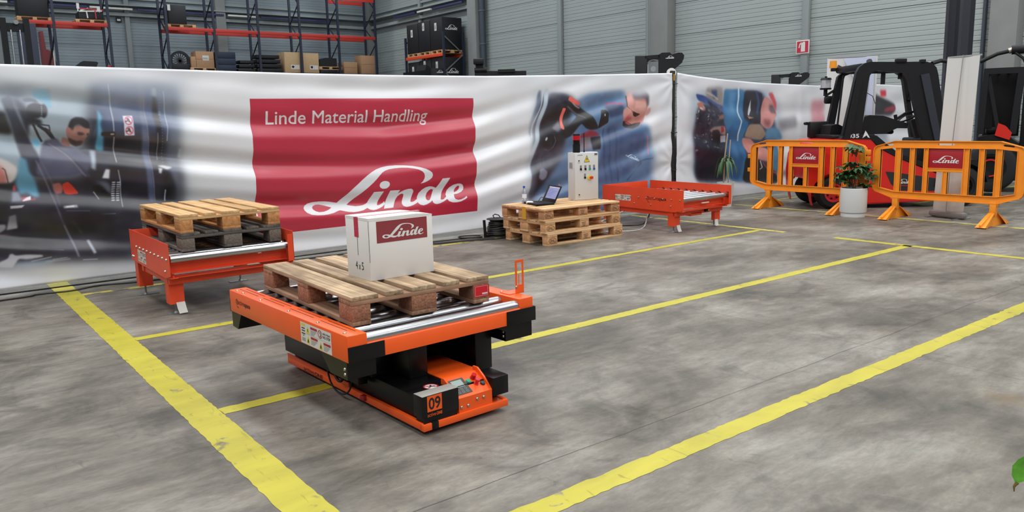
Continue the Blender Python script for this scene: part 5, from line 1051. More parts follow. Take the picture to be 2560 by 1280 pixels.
# lift columns and body
MB().box(.205,.26,.30,1.165,.135,.3635,bev=.004).build('skirt_panel', BLACK, t)
MB().box(.745,.80,.55,1.165,.135,.3635,bev=.004).build('skirt_panel', BLACK, t)
for x0, x1, z0 in ((.385,.495,.172),(.80,.912,.118)):
    MB().box(x0,x1,.10,.98,z0,.3635,bev=.006).build('lift_column', BLACK, t)
MB().box(.30,.40,.16,.70,.335,.35).build('cross_bar', GREYM, t)
MB().box(.26,.385,.26,.9,.172,.31,bev=.004).build('lift_housing', BLACK, t)
MB().box(.495,.80,.55,.98,.172,.3635).build('lift_housing', BLACKM, t)
MB().box(.275,.745,-.15,1.2,.062,.172,bev=.006).build('chassis', BLACK, t)
MB().box(.505,.73,-.05,.34,.172,.178,bev=.002).build('top_cover', ORANGE, t)
MB().box(.252,.275,-.20,1.25,.03,.066,bev=.003).box(.254,.262,.50,1.25,.06,.090).box(.275,.40,.25,1.25,.03,.036).build('floor_rail', ORANGE, t)
MB().box(.735,.758,-.20,1.25,.03,.066,bev=.003).build('floor_rail', ORANGE, t)
MB().box(.30,.758,-.215,-.185,.028,.062,bev=.003).box(.33,.758,-.19,-.15,.03,.062).build('front_rail', ORANGE, t)
MB().box(.252,.30,-.215,-.18,.028,.062,bev=.003).build('front_rail', ORANGE, t)
B('corner_plate', BLACK, t, (.298,.335,-.2165,-.165,.0285,.0635), .001)
for x, y in ((.33,0.),(.70,0.),(.33,1.1),(.70,1.1),(.5,.55)):
    MB().cyl((x-.02,y,.035),(x+.02,y,.035),.035,n=18).build('wheel', RUB, t)
d = Decal(); d.text(DARKP, 'active', 0, 0, .13, .028, 0); d.text(DARKP, 'ONE', .138, 0, .10, .024, 0, .03); d.build('printed_mark', t, (.2515,1.03,.034), (0,-1,0), (0,0,1))
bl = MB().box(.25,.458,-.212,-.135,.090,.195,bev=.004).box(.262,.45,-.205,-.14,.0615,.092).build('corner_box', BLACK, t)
B('top_sheen', M('sheen_grey', (150,148,142), .45), bl, (.252,.457,-.210,-.137,.1945,.1965), .001)  # pale plate puts the ceiling-light sheen on the gloss black box top into colour
d = Decal(); d.rect(ORANGE, 0, .03, .082, .075, 0).text(BLK, '09', .008, .038, .066, .058, 1, .02)
d.text(ORANGE, 'active', 0, .006, .046, .017, 0); d.text(ORANGE, 'ONE', .05, .006, .032, .015, 0, .03); d.build('number_label', bl, (.277,-.2125,.088), (1,0,0), (0,0,1))
d = Decal(); d.disc(WHITE, 0, 0, .036, 0).ring(REDL, 0, 0, .038, .031, 1).poly(BLK, [(-.02,-.006),(-.004,.0),(.004,.018),(.012,.018),(.008,.004),(.022,-.004),(.018,-.010),(.0,-.006),(-.018,-.014)], 1).poly(REDL, [(-.026,.020),(-.022,.024),(.026,-.020),(.022,-.024)], 2)
d.build('no_step_sticker', t, (.405,-.055,.1722), (1,0,0), (0,1,0))
MB().box(.667,.765,-.212,-.06,.095,.190,bev=.004).build('corner_box', BLACK, t)
pa = MB().prism([(-.205,.062),(-.205,.134),(-.085,.203),(-.06,.203),(-.06,.062)], .462, .665, 'x').prism([(-.205,.13),(-.150,.185),(-.095,.222),(-.06,.222),(-.06,.19),(-.095,.19)], .658, .667, 'x').build('control_panel', ORANGE, t)
nrm = Vector((0,-.069,.120)).normalized(); upv = Vector((0,.120,.069)).normalized()
def onp(u, v, h=0.): return Vector((.462+u, -.205, .134))+upv*v+nrm*h
sc = MB(); o_ = onp(.008,.018)
d = Decal(.002); d.rect(M('screen_frame', (52,54,52), .5), 0, 0, .088, .10, 0).rect(M('screen_glass', (150,164,158), .25), .010, .045, .062, .046, .2)
for i in range(3):
    for j in range(2): d.ring(GREYT, .018+.024*i, .014+.018*j, .007, .005, .2)
d.build('display', pa, o_, (1,0,0), upv)
def button(nm, m, u, v, r, h, dome=False):
    c = onp(u, v); b = MB().cyl(c, c+nrm*.004, r*1.2, n=18)
    b.cyl(c+nrm*.004, c+nrm*h, r*(.7 if dome else .95), n=18)
    if dome: b.cyl(c+nrm*h, c+nrm*(h+.010), r*1.25, r*1.1, n=18).cyl(c+nrm*(h+.010), c+nrm*(h+.015), r*1.1, r*.5, n=18)
    return b.build(nm, m, pa)
button('green_button', M('button_green', (40,150,116), .35), .113, .085, .012, .008)
button('red_beacon', M('button_red_glass', (190,24,30), .2), .150, .097, .013, .026)
button('emergency_stop', M('button_pink_red', (214,44,50), .35), .146, .060, .011, .022, True)
button('key_switch', M('button_dark', (50,48,46), .4), .178, .050, .011, .008)
for u, z in ((.015,.088),(.055,.088),(.11,.108),(.15,.108)): link('bolt', cb, pa, (.462+u, -.2055, z), (R(90),0,0))
br = MB().box(1.105,1.117,.118,.121,.492,.68).box(1.153,1.165,.118,.121,.492,.68).box(1.117,1.153,.118,.121,.665,.68).box(1.117,1.153,.118,.121,.492,.54).box(1.128,1.132,.118,.121,.54,.60).build('slotted_bracket', ORANGE, t)
B('bracket_foot', ORANGE, br, (1.06,1.165,.118,.20,.4922,.496), .001); link('bolt', cb, br, (1.111,.117,.53), (R(90),0,0))
MB().tube([(.215+.004*math.sin(a*2),.52-.13*math.cos(a),.16-.125*math.sin(a)) for a in [math.pi*i/18 for i in range(19)]], .005).tube([(.218,.53-.05*math.cos(a),.16-.06*math.sin(a)) for a in [math.pi*i/12 for i in range(13)]], .008).build('hanging_cable', BLACKM, t)
B('red_clip', M('clip_red', (150,24,28), .5), t, (.235,.262,.31,.35,.04,.066), .004)

# ------------------------------------------------------------------ carton on the cart's pallet
def carton():
    t = thing('carton', 'white carton with a crimson logo panel standing on the pallet of the robot cart', 'box', (1.875,3.619,.6248), 1.2)
    w, dpt, h = .394, .252, .33
    CB = M('carton_white', (226,224,220), .62, noise=.01)
    b = MB(); N = 8
    b.box(0,w,0,dpt,0,h-.012,bev=.003)
    # two flaps of the lid, slightly domed, meeting along the tape
    for y0, y1 in ((.0,dpt*.5-.004),(dpt*.5+.004,dpt)):
        v = []
        for i in range(N+1):
            x = w*i/N; drop = .010*max(0,(i-N+2)/2.)**2
            for yy in (y0, y1): v.append((x,yy,h-drop+(.002 if yy in (y0,) and y0 else 0))); 
            for yy in (y0, y1): v.append((x,yy,h-.016))
        f = []
        for i in range(N):
            a, c = 4*i, 4*i+4
            f += [(a,c,c+1,a+1),(a+2,a+3,c+3,c+2),(a,a+2,c+2,c),(a+1,c+1,c+3,a+3)]
        f += [(0,1,3,2),(4*N,4*N+2,4*N+3,4*N+1)]; b.add(v, f)
    b.build('box_body', CB, t)
    T = M('tape_crimson', (190,28,62), .35)
    d = Decal(); d.rect(T, 0, 0, .046, .105).rect(M('tape_light', (220,110,130), .4), .004, .052, .036, .001, 1).rect(MATS['tape_light'], .004, .034, .036, .001, 1)
    d.build('side_tape', t, (-.0006,dpt*.5+.028,h-.107), (0,-1,0), (0,0,1))
    B('top_tape', M('tape_faded', (196,120,136), .4), t, (0,w*.985,dpt*.5-.012,dpt*.5+.012,h-.002,h+.0016), 0)
    d = Decal(); d.rect(M('slit_dark', (84,78,74), .8), .126, .125, .004, .10).text(BLK, '4', .095, .050, .022, .042, 0).text(BLK, 'x', .129, .050, .020, .026, 0).text(BLK, '5', .162, .050, .020, .042, 0)
    d.build('printed_mark', t, (-.0004,dpt,0), (0,-1,0), (0,0,1))
    d = Decal(); d.rect(CARTC, 0, 0, .312, .114).logo(WHITEP, .033, .020, .255, 1, 1.18); d.build('logo_panel', t, (.046,-.0004,.196), (1,0,0), (0,0,1))
    B('corner_seam', MATS['slit_dark'], t, (-.0008,.0008,-.0012,.0010,.10,h-.014), 0)
carton()

# ------------------------------------------------------------------ cabinet, laptop, bottle on the pallet stack
t = thing('control_cabinet', 'light grey electrical control cabinet with buttons standing on the stack of pallets', 'cabinet', (6.558,7.147,.4324), -11.8)
cw, cd, ch = .342, .165, .59; CG = M('cabinet_grey', (206,206,204), .45)
B('cabinet_body', CG, t, (0,cw,.012,cd,0,ch), .004)
door = B('door', CG, t, (.003,cw-.001,0,.0115,.004,ch-.006), .003)
d = Decal()
d.poly(BLK, [(.135,.468),(.217,.468),(.176,.556)], 0).poly(YEL, [(.142,.473),(.210,.473),(.176,.546)], 1)
d.poly(BLK, [(.182,.53),(.166,.503),(.178,.504),(.172,.482),(.190,.512),(.178,.511)], 2)
d.text(GREYT, 'e', .040, .553, .012, .010, 0).rect(GREYT, .056, .555, .058, .007).rect(GREYT, .285, .548, .046, .026).rect(BLK, .292, .562, .032, .006, 1)
for z in (.49,.07): d.rect(GREYT, .046, z-.028, .03, .004)
for x in (.075,.140,.204,.266): d.rect(GREYT, x, .392, .027, .040, 0)
d.rect(GREYT, .133, .288, .027, .040, 0); d.build('printed_mark', door, (0,-.0006,0), (1,0,0), (0,0,1))
for z in (.49,.07): MB().cyl((.062,-.006,z),(.062,0,z),.009,n=14).build('lock', M('lock_dark', (60,58,56), .4), door)
def knob(nm, m, x, z, r, h, extra=None):
    b = MB().cyl((x,0,z),(x,-h,z),r,r*.9,n=16); 
    if extra: b.box(x-r*.35,x+r*.35,-h-.012,-h,z-r,z+r*.9,bev=.001)
    return b.build(nm, m, door)
knob('selector_switch', BLACKM, .088, .385, .014, .010, 1); knob('selector_switch', BLACKM, .153, .385, .014, .010, 1)
knob('green_button', M('button_green', (40,150,116), .35), .218, .383, .015, .010); knob('blue_button', M('button_blue', (40,86,170), .35), .280, .383, .015, .010)
knob('selector_switch', BLACKM, .147, .278, .014, .010)
b = MB().cyl((.212,0,.277),(.212,-.010,.277),.030,n=20).build('stop_collar', M('collar_yellow', (224,206,60), .4), door)
MB().cyl((.220,-.010,.277),(.224,-.034,.277),.013,n=14).cyl((.224,-.034,.277),(.226,-.046,.277),.021,.018,n=18).build('emergency_stop', M('stop_red', (214,50,44), .35), door)
g = B('vent_grille', M('grille_frame', (190,190,188), .5), t, (-.005,.0,.045,.125,.395,.475), .002)
for k in range(8): MB().box(-.0062,-.005,.05,.12,.402+.0085*k,.4065+.0085*k).build('grille_slat', M('grille_dark', (128,128,126), .6), g)
bc = thing('signal_beacon', 'black signal column with a red lamp standing on top of the control cabinet', 'light', (6.63,7.19,1.0224))
MB().cyl((0,0,0),(0,0,.09),.046,n=24).cyl((0,0,.09),(0,0,.098),.048,n=24).build('base', BLACKM, bc)
MB().cyl((0,0,.098),(0,0,.152),.043,n=24).build('sounder', BLACK, bc)
MB().cyl((0,0,.152),(0,0,.205),.046,n=24).build('lamp_lens', M('lens_red', (190,16,30), .25), bc)
MB().cyl((0,0,.205),(0,0,.228),.045,.042,n=24).build('cap', BLACKM, bc)
an = thing('antenna_rod', 'thin black antenna rod on top of the control cabinet', 'antenna', (6.745,7.175,1.0224))
MB().cyl((0,0,0),(0,0,.03),.012,.006,n=10).build('base', BLACKM, an); MB().cyl((0,0,.03),(0,0,.235),.0055,n=8).build('rod', BLACKM, an)
# laptop: hinge along its right-hand side, screen facing the left
hx = Vector((6.04-6.16, 6.89-7.37, 0)).normalized()
t = thing('laptop', 'open black laptop on the pallet stack, left of the control cabinet', 'laptop', (6.13,7.16,.4324), math.degrees(math.atan2(hx.y,hx.x)))
B('base', BLACKM, t, (-.17,.17,-.245,0,0,.024), .004)
kb = MB()
for i in range(12):
    for j in range(5): kb.box(-.15+.0252*i, -.15+.0252*i+.021, -.05-.022*j, -.032-.022*j, .024, .0255)
kb.build('keyboard', M('keys_black', (14,14,15), .6), t); B('touchpad', M('pad_grey', (44,44,46), .4), t, (-.05,.05,-.225,-.16,.0238,.0246), 0)
ld = MB().box(-.17,.17,0,.010,0,.215,bev=.003).build('lid', BLACKM, t, (0,.0,.022), (R(-27),0,0))
d = Decal(); d.rect(M('screen_lit', (140,146,190), .3, emit=.14), 0, 0, .265, .15)
for k in range(5): d.rect(M('screen_text', (96,104,168), .3, emit=.2), .012, .115-.02*k, .12+.03*((k*7)%4), .005, 1)
d.rect(M('screen_bar', (200,202,214), .3, emit=.3), 0, .142, .265, .008, 1); d.build('screen', ld, (-.115,-.0005,.045), (1,0,0), (0,0,1))
MB().tube([(-.12,.0,.010),(-.15,.05,.012),(-.20,.06,.05),(-.22,.02,.06),(-.20,-.03,.02),(-.17,-.04,.012)], .004, 6).build('power_lead', BLACKM, t)
t = thing('water_bottle', 'small clear water bottle with a blue cap at the left end of the pallet stack', 'bottle', (5.955,7.40,.4324))
MB().lathe([(0,.0),(.026,.0),(.030,.006),(.030,.05),(.027,.058),(.030,.066),(.030,.118),(.026,.128),(.028,.136),(.024,.155),(.013,.178),(.012,.192),(0,.192)], n=24).build('bottle_body', M('bottle_plastic', (216,224,236), .12, trans=.75), t)
MB().lathe([(.0305,.066),(.0305,.116)], n=24).build('bottle_label', M('bottle_label', (232,234,240), .5), t)
d = Decal(); d.rect(M('label_navy', (60,76,120), .5), 0, 0, .010, .044).rect(MATS['label_navy'], .014, .004, .004, .036); d.build('printed_mark', t, (-.030,.012,.069), (.35,-.93,0), (0,0,1))
MB().cyl((0,0,.190),(0,0,.212),.0145,n=18).build('bottle_cap', M('cap_blue', (44,84,190), .4), t)
t = thing('paper_tissue', 'crumpled white paper tissue beside the laptop', 'tissue', (5.945,7.28,.4322)); random.seed(3)
bm = bmesh.new(); bmesh.ops.create_icosphere(bm, subdivisions=3, radius=.03)
for v in bm.verts:
    k = 1+.35*math.sin(60*v.co.x+3)*math.sin(47*v.co.y)+.2*math.sin(90*v.co.z); v.co = (v.co.x*k*1.1, v.co.y*k*1.2, max(0, v.co.z*k*.85+.010))
me = bpy.data.meshes.new('tissue'); bm.to_mesh(me); bm.free(); me.materials.append(M('tissue_white', (232,228,224), .9)); link('tissue', me, t)

# ------------------------------------------------------------------ cable reel and cables on the floor
t = thing('cable_reel', 'black cable reel wound with cable, on the floor left of the pallet stack', 'reel', (5.85,7.82,0))
MB().lathe([(0,0),(.15,0),(.155,.008),(.15,.016),(.10,.02),(0,.02)], n=32).build('lower_flange', BLACKM, t)
MB().lathe([(.025,.215),(.13,.212),(.138,.218),(.13,.224),(.05,.232),(.025,.228),(.025,.215)], n=32).build('upper_flange', M('reel_grey', (48,48,50), .5), t)
cw_ = MB()
for k in range(9):
    rr = .135-.045*(k/8.)+.008*math.sin(k*2.2); cw_.tube([((rr+.004*math.sin(5*a+k))*math.cos(a), rr*math.sin(a), .030+.021*k+.006*math.sin(a*2+k)) for a in [2*math.pi*i/28 for i in range(29)]], .0125, 6)
cw_.cyl((0,0,.02),(0,0,.214),.10,.085,n=20).build('wound_cable', M('cable_black', (24,24,24), .5), t)
MB().tube([(-.04,.0,.225),(-.05,.02,.262),(-.01,.03,.275),(.04,.02,.26),(.05,.0,.23)], .007, 6).build('carry_handle', BLACKM, t)
MB().cyl((-.21,-.03,.0),(-.225,-.03,.225),.018,n=12).tube([(-.12,0,.01),(-.21,-.03,.012)], .016, 8).build('crank_stand', BLACKM, t)
t = thing('plug_bag', 'black tool bag with a strap between the cable reel and the pallet stack', 'bag', (6.0,7.60,0), 20)
MB().prism([(-.10,0),(.16,0),(.17,.14),(.10,.215),(.05,.17),(-.06,.09)], -.07, .12, 'y').build('bag_body', M('bag_black', (26,26,28), .8), t)
MB().tube([(-.07,0,.10),(-.10,0,.20),(-.06,0,.255),(.02,0,.25),(.10,0,.22)], .012, 7).tube([(-.06,.03,.25),(.0,.04,.275),(.09,.03,.27)], .006, 6).build('strap', BLACKM, t)
def cable(label, pts, r, m, name='power_cable', sm=6):
    P = [Vector(p) for p in pts]; out = []
    for i in range(len(P)-1):
        p0, p1, p2, p3 = P[max(i-1,0)], P[i], P[i+1], P[min(i+2,len(P)-1)]
        for k in range(sm):
            u = k/sm; out.append(.5*((2*p1)+(-p0+p2)*u+(2*p0-5*p1+4*p2-p3)*u*u+(-p0+3*p1-3*p2+p3)*u**3))
    o = MB().tube(out+[P[-1]], r, 6).build(name, m); return tag(o, label, 'cable')
CBK = MATS['cable_black']; CWH = M('cable_white', (206,204,200), .5)
cable('wavy black cable on the floor in front of the long banner', [(-1.2,7.95,.008),(.58,7.92,.008),(.85,7.98,.008),(1.1,7.93,.008),(1.35,8.02,.008),(1.7,7.93,.008),(2.4,7.90,.008),(3.3,7.98,.008),(4.3,7.92,.008)], .008, CBK)
cable('straight thin black line drawn for the shadow edge directly below the hem of the long banner', [(-1.2,8.215,.007),(1.,8.22,.007),(3.,8.20,.007),(4.6,8.215,.007)], .007, CBK)  # thin dark tube modelled for the shadow edge under the banner
cable('black cable leading from the cable reel along the yellow line to the white carton', [(5.72,7.70,.008),(5.3,7.78,.008),(4.9,7.86,.008),(4.6,7.95,.009),(4.52,8.02,.008),(4.6,8.06,.009),(4.75,7.98,.010),(4.6,7.90,.012),(4.3,7.93,.010)], .009, CBK)
cable('black cable curving on the floor from the front of the reel beside the yellow line', [(6.05,7.62,.009),(5.7,7.60,.009),(5.3,7.72,.009),(4.95,7.80,.009),(4.85,7.86,.02),(5.0,7.96,.009),(5.5,7.90,.009)], .008, CBK)
cable('black looped cable end on the floor just left of the cable reel', [(5.62,7.84,.01),(5.50,7.80,.02),(5.36,7.90,.02),(5.40,8.02,.02),(5.55,8.0,.02),(5.64,7.90,.02)], .009, CBK)
cable('pale cable running on the floor from the pallet stack to under the empty roller station', [(6.99,7.05,.008),(7.1,6.95,.008),(7.35,6.85,.008),(7.62,6.98,.008),(7.74,7.05,.06),(7.8,7.06,.20)], .008, CWH)
cable('dark cable hanging from under the empty roller station to the floor', [(7.0,7.45,.008),(7.5,7.30,.008),(7.72,7.12,.02),(7.80,7.08,.10),(7.86,7.06,.22)], .007, CBK)
cable('white cable crossing behind the pallet stack towards the empty roller station', [(6.95,7.55,.008),(7.4,7.62,.03),(7.9,7.60,.15),(8.2,7.56,.22)], .010, CWH)

# ------------------------------------------------------------------ barriers
def barrier(label, y0, hookL, hinge):
    t = thing('plastic_barrier', label, 'barrier', (10.62,y0,0), -90)      # local x runs along the barrier, local y away from the hall floor's centre
    out = [(0,.43),(0,.90),(.012,.945),(.045,.975),(.10,.99),(.285,1.043),(1.585,1.043),(1.77,.99),(1.825,.975),(1.858,.945),(1.87,.90),(1.87,.43),(1.858,.385),(1.825,.352),(1.77,.335),(1.585,.272),(.285,.272),(.10,.335),(.045,.352),(.012,.385)]
    inn = [(.10,.405),(.10,.925),(.30,.947),(1.57,.947),(1.77,.925),(1.77,.405),(1.57,.365),(.30,.365)]
    def slot(xa, xb, za, zb_):
        r = .012; return [(xa+r,za-r),(xb-r,zb_-r),(xb,zb_),(xb-r,zb_+r),(xa+r,za+r),(xa,za)]
    holes = [slot(.84,1.05,.998,.998), slot(.135,.27,.980,.992), slot(1.60,1.735,.992,.980)]
    b = MB(); b.prism([out, inn]+holes, -.012, .012, 'y')
    def lip(loop, d, w=.03):
        c = Vector((sum(p[0] for p in loop)/len(loop), sum(p[1] for p in loop)/len(loop)))
        il = []
        for i, p in enumerate(loop):
            a, q, e = Vector(loop[i-1]), Vector(p), Vector(loop[(i+1)%len(loop)])
            n1 = Vector((-(q-a).y,(q-a).x)).normalized(); n2 = Vector((-(e-q).y,(e-q).x)).normalized(); n = (n1+n2).normalized()
            if n.dot(c-q) < 0: n = -n
            il.append(tuple(q+n*d))
        return b.prism([loop, il] if d > 0 else [il, loop], -w, w, 'y')
    lip(out, .010); lip(inn, -.008)
    b.build('frame', BARR, t)
    for xa, xb in ((.303,.377),(.495,.558),(.675,.734),(1.163,1.233),(1.345,1.408),(1.532,1.607)):
        MB().box(xa,xb,-.010,.010,.36,.95).box(xa,xa+.010,-.024,.024,.36,.95).box(xb-.010,xb,-.024,.024,.36,.95).build('bar', BARR, t)
    MB().box(.922,.979,-.010,.010,.36,.65).box(.922,.930,-.022,.022,.36,.65).box(.971,.979,-.022,.022,.36,.65).build('bar', BARR, t)
    MB().box(.73,1.165,-.02,.02,.645,.690,bev=.004).box(.73,1.165,-.028,.028,.686,.694).build('middle_rail', BARR, t)
    pn = B('sign_panel', M('panel_crimson', (166,26,38), .45), t, (.734,1.163,-.008,.008,.69,.948), .002)
    d = Decal(); d.logo(WHITEP, .052, .07, .325, 0, 1.25); d.build('logo', pn, (.734,-.0085,.69), (1,0,0), (0,0,1))
    for x in (.33,1.545):
        MB().box(x-.038,x+.038,-.028,.028,.13,.30,bev=.005).box(x-.060,x+.060,-.022,.022,.255,.285,bev=.004).build('leg', BARR, t)
        f = MB(); ys = [(-.36,.010),(-.30,0.),(.30,0.),(.36,.010),(.36,.045),(.05,.168),(-.05,.168),(-.36,.045)]
        f.prism(ys, x-.012, x+.012, 'x')
        v = [(x-.06,-.36,.012),(x+.06,-.36,.012),(x+.035,-.05,.165),(x-.035,-.05,.165),(x-.055,-.28,.0),(x+.055,-.28,0.)]
        for s_ in (1,-1):
            vv = [(a,b_*s_,c) for a,b_,c in v]; f.add(vv, [(0,1,2,3),(0,4,5,1),(1,5,2),(0,3,4)])
        f.build('foot', BARR, t)
    if hookL:
        for z in (.575,.785): MB().box(-.055,.01,-.02,.02,z-.03,z+.03,bev=.004).build('hook', BARR, t)
    if hinge:
        for z in (.46,.57,.68,.79,.88): MB().box(1.86,1.925,-.018,.018,z-.035,z+.035,bev=.004).build('hook', BARR, t)
    return t
barrier('orange plastic barrier behind the white plant pot, left of the two', 7.46, True, True)
barrier('orange plastic barrier in front of the white roll-up banner, right of the two', 5.482, False, False)
# ------------------------------------------------------------------ plants
LEAF = M('leaf_green', (54,92,52), .45, noise=.25, nscale=6, rnd=.18); LEAFY = M('leaf_dark', (40,72,40), .45, noise=.25, rnd=.2)
STEM = M('stem_brown', (104,88,60), .8); SOIL = M('soil_dark', (40,32,26), .95, noise=.3, nscale=40)
POTW = M('pot_white', (218,220,218), .4)
def leaflet(b, o, d, up, L, w, droop=.25):
    d = Vector(d).normalized(); s = d.cross(Vector(up)).normalized(); n = s.cross(d); rows = []
    for k, ww in ((0,.08),(.25,.75),(.5,1.),(.78,.7),(1.,.02)):
        c = Vector(o)+d*(L*k)-Vector((0,0,1))*(droop*L*k*k); rows.append((c-s*(w*ww/2)+n*(w*ww*.12), c, c+s*(w*ww/2)+n*(w*ww*.12)))
    v = [p for r in rows for p in r]; f = []
    for i in range(len(rows)-1): a = 3*i; f += [(a,a+1,a+4,a+3),(a+1,a+2,a+5,a+4)]
    b.add(v, f)
def palmate(seed):
    random.seed(seed); b = MB()
    for k in range(7):
        a = 2*math.pi*k/7+random.uniform(-.15,.15); leaflet(b, (0,0,0), (math.cos(a),math.sin(a),random.uniform(-.05,.35)), (0,0,1), random.uniform(.085,.115), .050, .6)
    return b.mesh('leaf', LEAF, fix=False)
t = thing('potted_plant', 'green umbrella plant in a white cylindrical pot in front of the orange barriers', 'plant', (10.42,5.64,0))
MB().lathe([(0,.012),(.154,.012),(.157,0),(.160,.012),(.160,.046),(.154,.05),(.154,.058),(.172,.063),(.176,.072),(.176,.395),(.172,.399),(.163,.399),(.161,.36),(0,.36)], n=48).build('pot', POTW, t)
MB().cyl((0,0,.355),(0,0,.372),.161,n=28).build('soil', SOIL, t)
random.seed(11); PL = [palmate(s) for s in range(4)]
def vdir(): return Vector((.454,-.89,0))          # across the view, so the crown spreads as in the photograph
stems = [((.0,.0),(.0,.02),.95),((.02,.01),(-.10,.03),.62),((-.02,.0),(.10,.01),.66),((.0,-.02),(.02,-.04),.72),((.01,.02),(-.04,-.05),.55)]
sb = MB(); spots = []
for (a, e, h) in stems:
    p0 = Vector((a[0],a[1],.37)); p2 = Vector((0,0,h))+vdir()*e[0]+Vector((.89,.454,0))*e[1]; p1 = (p0+p2)/2+Vector((0,0,.06))
    sb.tube([p0,p1,p2], [.009,.007,.004], 6)
    for k in range(5):
        u = (.80+.2*k/4) if h > .9 else (.7+.3*k/4); q = p0.lerp(p1,u*2) if u < .5 else p1.lerp(p2,(u-.5)*2); spots.append((q, k))
sb.build('stem', STEM, t)
lb = MB()
for i, (q, k) in enumerate(spots):
    a = random.uniform(0, 6.28); r = random.uniform(.03,.10); e = q+Vector((math.cos(a)*r, math.sin(a)*r, random.uniform(.0,.05)))
    lb.tube([q, e], .003, 4)
    link('leaf', PL[i%4], t, e, (random.uniform(-.5,.5), random.uniform(-.5,.5), random.uniform(0,6)))
for e in ((-.20,.60),(-.17,.68),(-.22,.55),(-.15,.52),(.20,.63),(.17,.58),(.22,.55),(.15,.70),(.12,.45),(.16,.42),(-.10,.48)):
    q = Vector((0,0,e[1]))+vdir()*e[0]+Vector((.89,.454,0))*random.uniform(-.06,.06); lb.tube([Vector((0,0,.42))+vdir()*(e[0]*.2), q-Vector((0,0,.03)), q], .003, 4)
    o = link('leaf', PL[random.randrange(4)], t, q, (random.uniform(-.6,.6), random.uniform(-.6,.6), random.uniform(0,6)))
lb.build('petiole', STEM, t)['kind'] = 'stuff'
t = thing('potted_plant', 'tall cane plant with hanging green leaves behind the empty roller station', 'plant', (10.32,7.72,0))
MB().lathe([(0,0),(.10,0),(.13,.37),(.135,.385),(.12,.385),(.11,.35),(0,.35)], n=36).build('pot', POTW, t)
MB().cyl((0,0,.34),(0,0,.355),.115,n=24).build('soil', SOIL, t)
MB().tube([(-.02,.02,.35),(0,.02,.8),(.03,.0,1.15)], .011, 8).build('cane', M('cane_grey', (168,150,124), .8), t)
MB().tube([(.03,-.03,.35),(.02,-.04,.7),(.05,-.04,1.05)], .010, 8).build('cane', MATS['cane_grey'], t)
random.seed(5); lm = M('leaf_blade_green', (70,104,66), .5, rnd=.12)
for k in range(22):
    b = MB(); a = 2*math.pi*k/22+random.uniform(-.2,.2); L = random.uniform(.12,.22); z0 = random.uniform(.66,.80); d = Vector((math.cos(a),math.sin(a),0)); s = Vector((-d.y,d.x,0)); v = []
    for i in range(7):
        u = i/6; c = Vector((.01,0,z0))+d*(L*(u**.7))+Vector((0,0,.06*math.sin(u*2.2)-.30*u**2.2)); w = .034*(math.sin(math.pi*min(1,u*.9+.1))**.7); v += [c-s*w/2, c+s*w/2]
    b.add(v, [(2*i,2*i+1,2*i+3,2*i+2) for i in range(6)]); b.build('leaf', lm, t, fix=False)
t = thing('potted_plant', 'bright green pointed leaf of a plant reaching into the lower right corner', 'plant', (2.78,.62,0))
MB().lathe([(0,0),(.07,0),(.09,.16),(.095,.165),(.085,.165),(.08,.14),(0,.14)], n=28).build('pot', POTW, t)
MB().tube([(0,0,.12),(-.03,.04,.36),(-.12,.13,.45),(-.185,.19,.405)], .004, 6).build('stem', STEM, t)
b = MB(); o_ = Vector((-.185,.19,.405)); tp = Vector((2.583-2.78,.836-.62,.305)); leaflet(b, o_, tp-o_, (-.8,-.4,.5), (tp-o_).length, .055, .0); b.build('leaf', M('leaf_bright', (98,170,52), .5, noise=.3, nscale=30), t, fix=False)
MB().tube([tp+Vector((.004,-.003,.004)), tp+Vector((-.003,.003,-.010)), tp+Vector((-.001,.002,-.026))], [.006,.0035,.0015], 6).build('leaf_tip', M('leaf_tip_brown', (112,98,44), .7), t)
b = MB(); leaflet(b, (0,0,.2), (.6,-.4,.6), (0,0,1), .2, .09); leaflet(b, (0,0,.2), (.7,.2,.5), (0,0,1), .2, .09); b.build('leaf', MATS['leaf_bright'], t, fix=False)

# ------------------------------------------------------------------ roll-up banners
t = thing('roll_up_banner', 'white roll-up banner seen from its back, between the forklifts behind the right barrier', 'banner', (11.035,4.645,0), math.degrees(math.atan2(-.49,-.135)))
# local x along the cassette (far to near), local y towards the hall
SH = M('banner_back_white', (212,212,208), .6, trans=.0)
def sheet(w0, w1, h, bow, lean, z0=.08, skew=.0):
    b = MB(); v = []; n = 14
    for i in range(n+1):
        u = i/n; z = z0+(h-z0)*u; y = lean*u
        for k in range(9):
            s = k/8-.5; v.append(((w0+(w1-w0)*u)*s+skew*u, y+bow*(4*s*s)*u*(.5+.5*u)*(1 if s > 0 else .3), z))
    f = [(i*9+k, i*9+k+1, (i+1)*9+k+1, (i+1)*9+k) for i in range(n) for k in range(8)]
    return b.add(v, f)
sheet(.46,.48,2.11,-.03,.02,.08,.075).build('sheet', SH, t, fix=False)
MB().box(-.26,.26,-.055,.055,.012,.095,bev=.03).build('cassette', M('cassette_silver', (150,148,146), .5, metal=.3), t)
for xa in (-.22,.18): MB().box(xa,xa+.04,-.16,.16,0,.012).build('foot', GREYM, t)
B('top_rail', M('rail_grey', (150,150,150), .5), t, (-.165,.315,.012,.03,2.105,2.125), .002)
MB().tube([(.0,-.035,.09),(.03,-.03,1.1),(.07,.0,2.13)], .006, 6).build('support_pole', M('pole_grey', (170,170,168), .4, metal=.5), t)
t = thing('roll_up_banner', 'white roll-up banner standing behind the rear of the red forklift', 'banner', (13.22,7.30,0), math.degrees(math.atan2(-.89,.454)))
sheet(.80,.80,2.37,-.03,.0,.06).build('sheet', M('banner_front_white', (222,222,220), .55), t, fix=False)
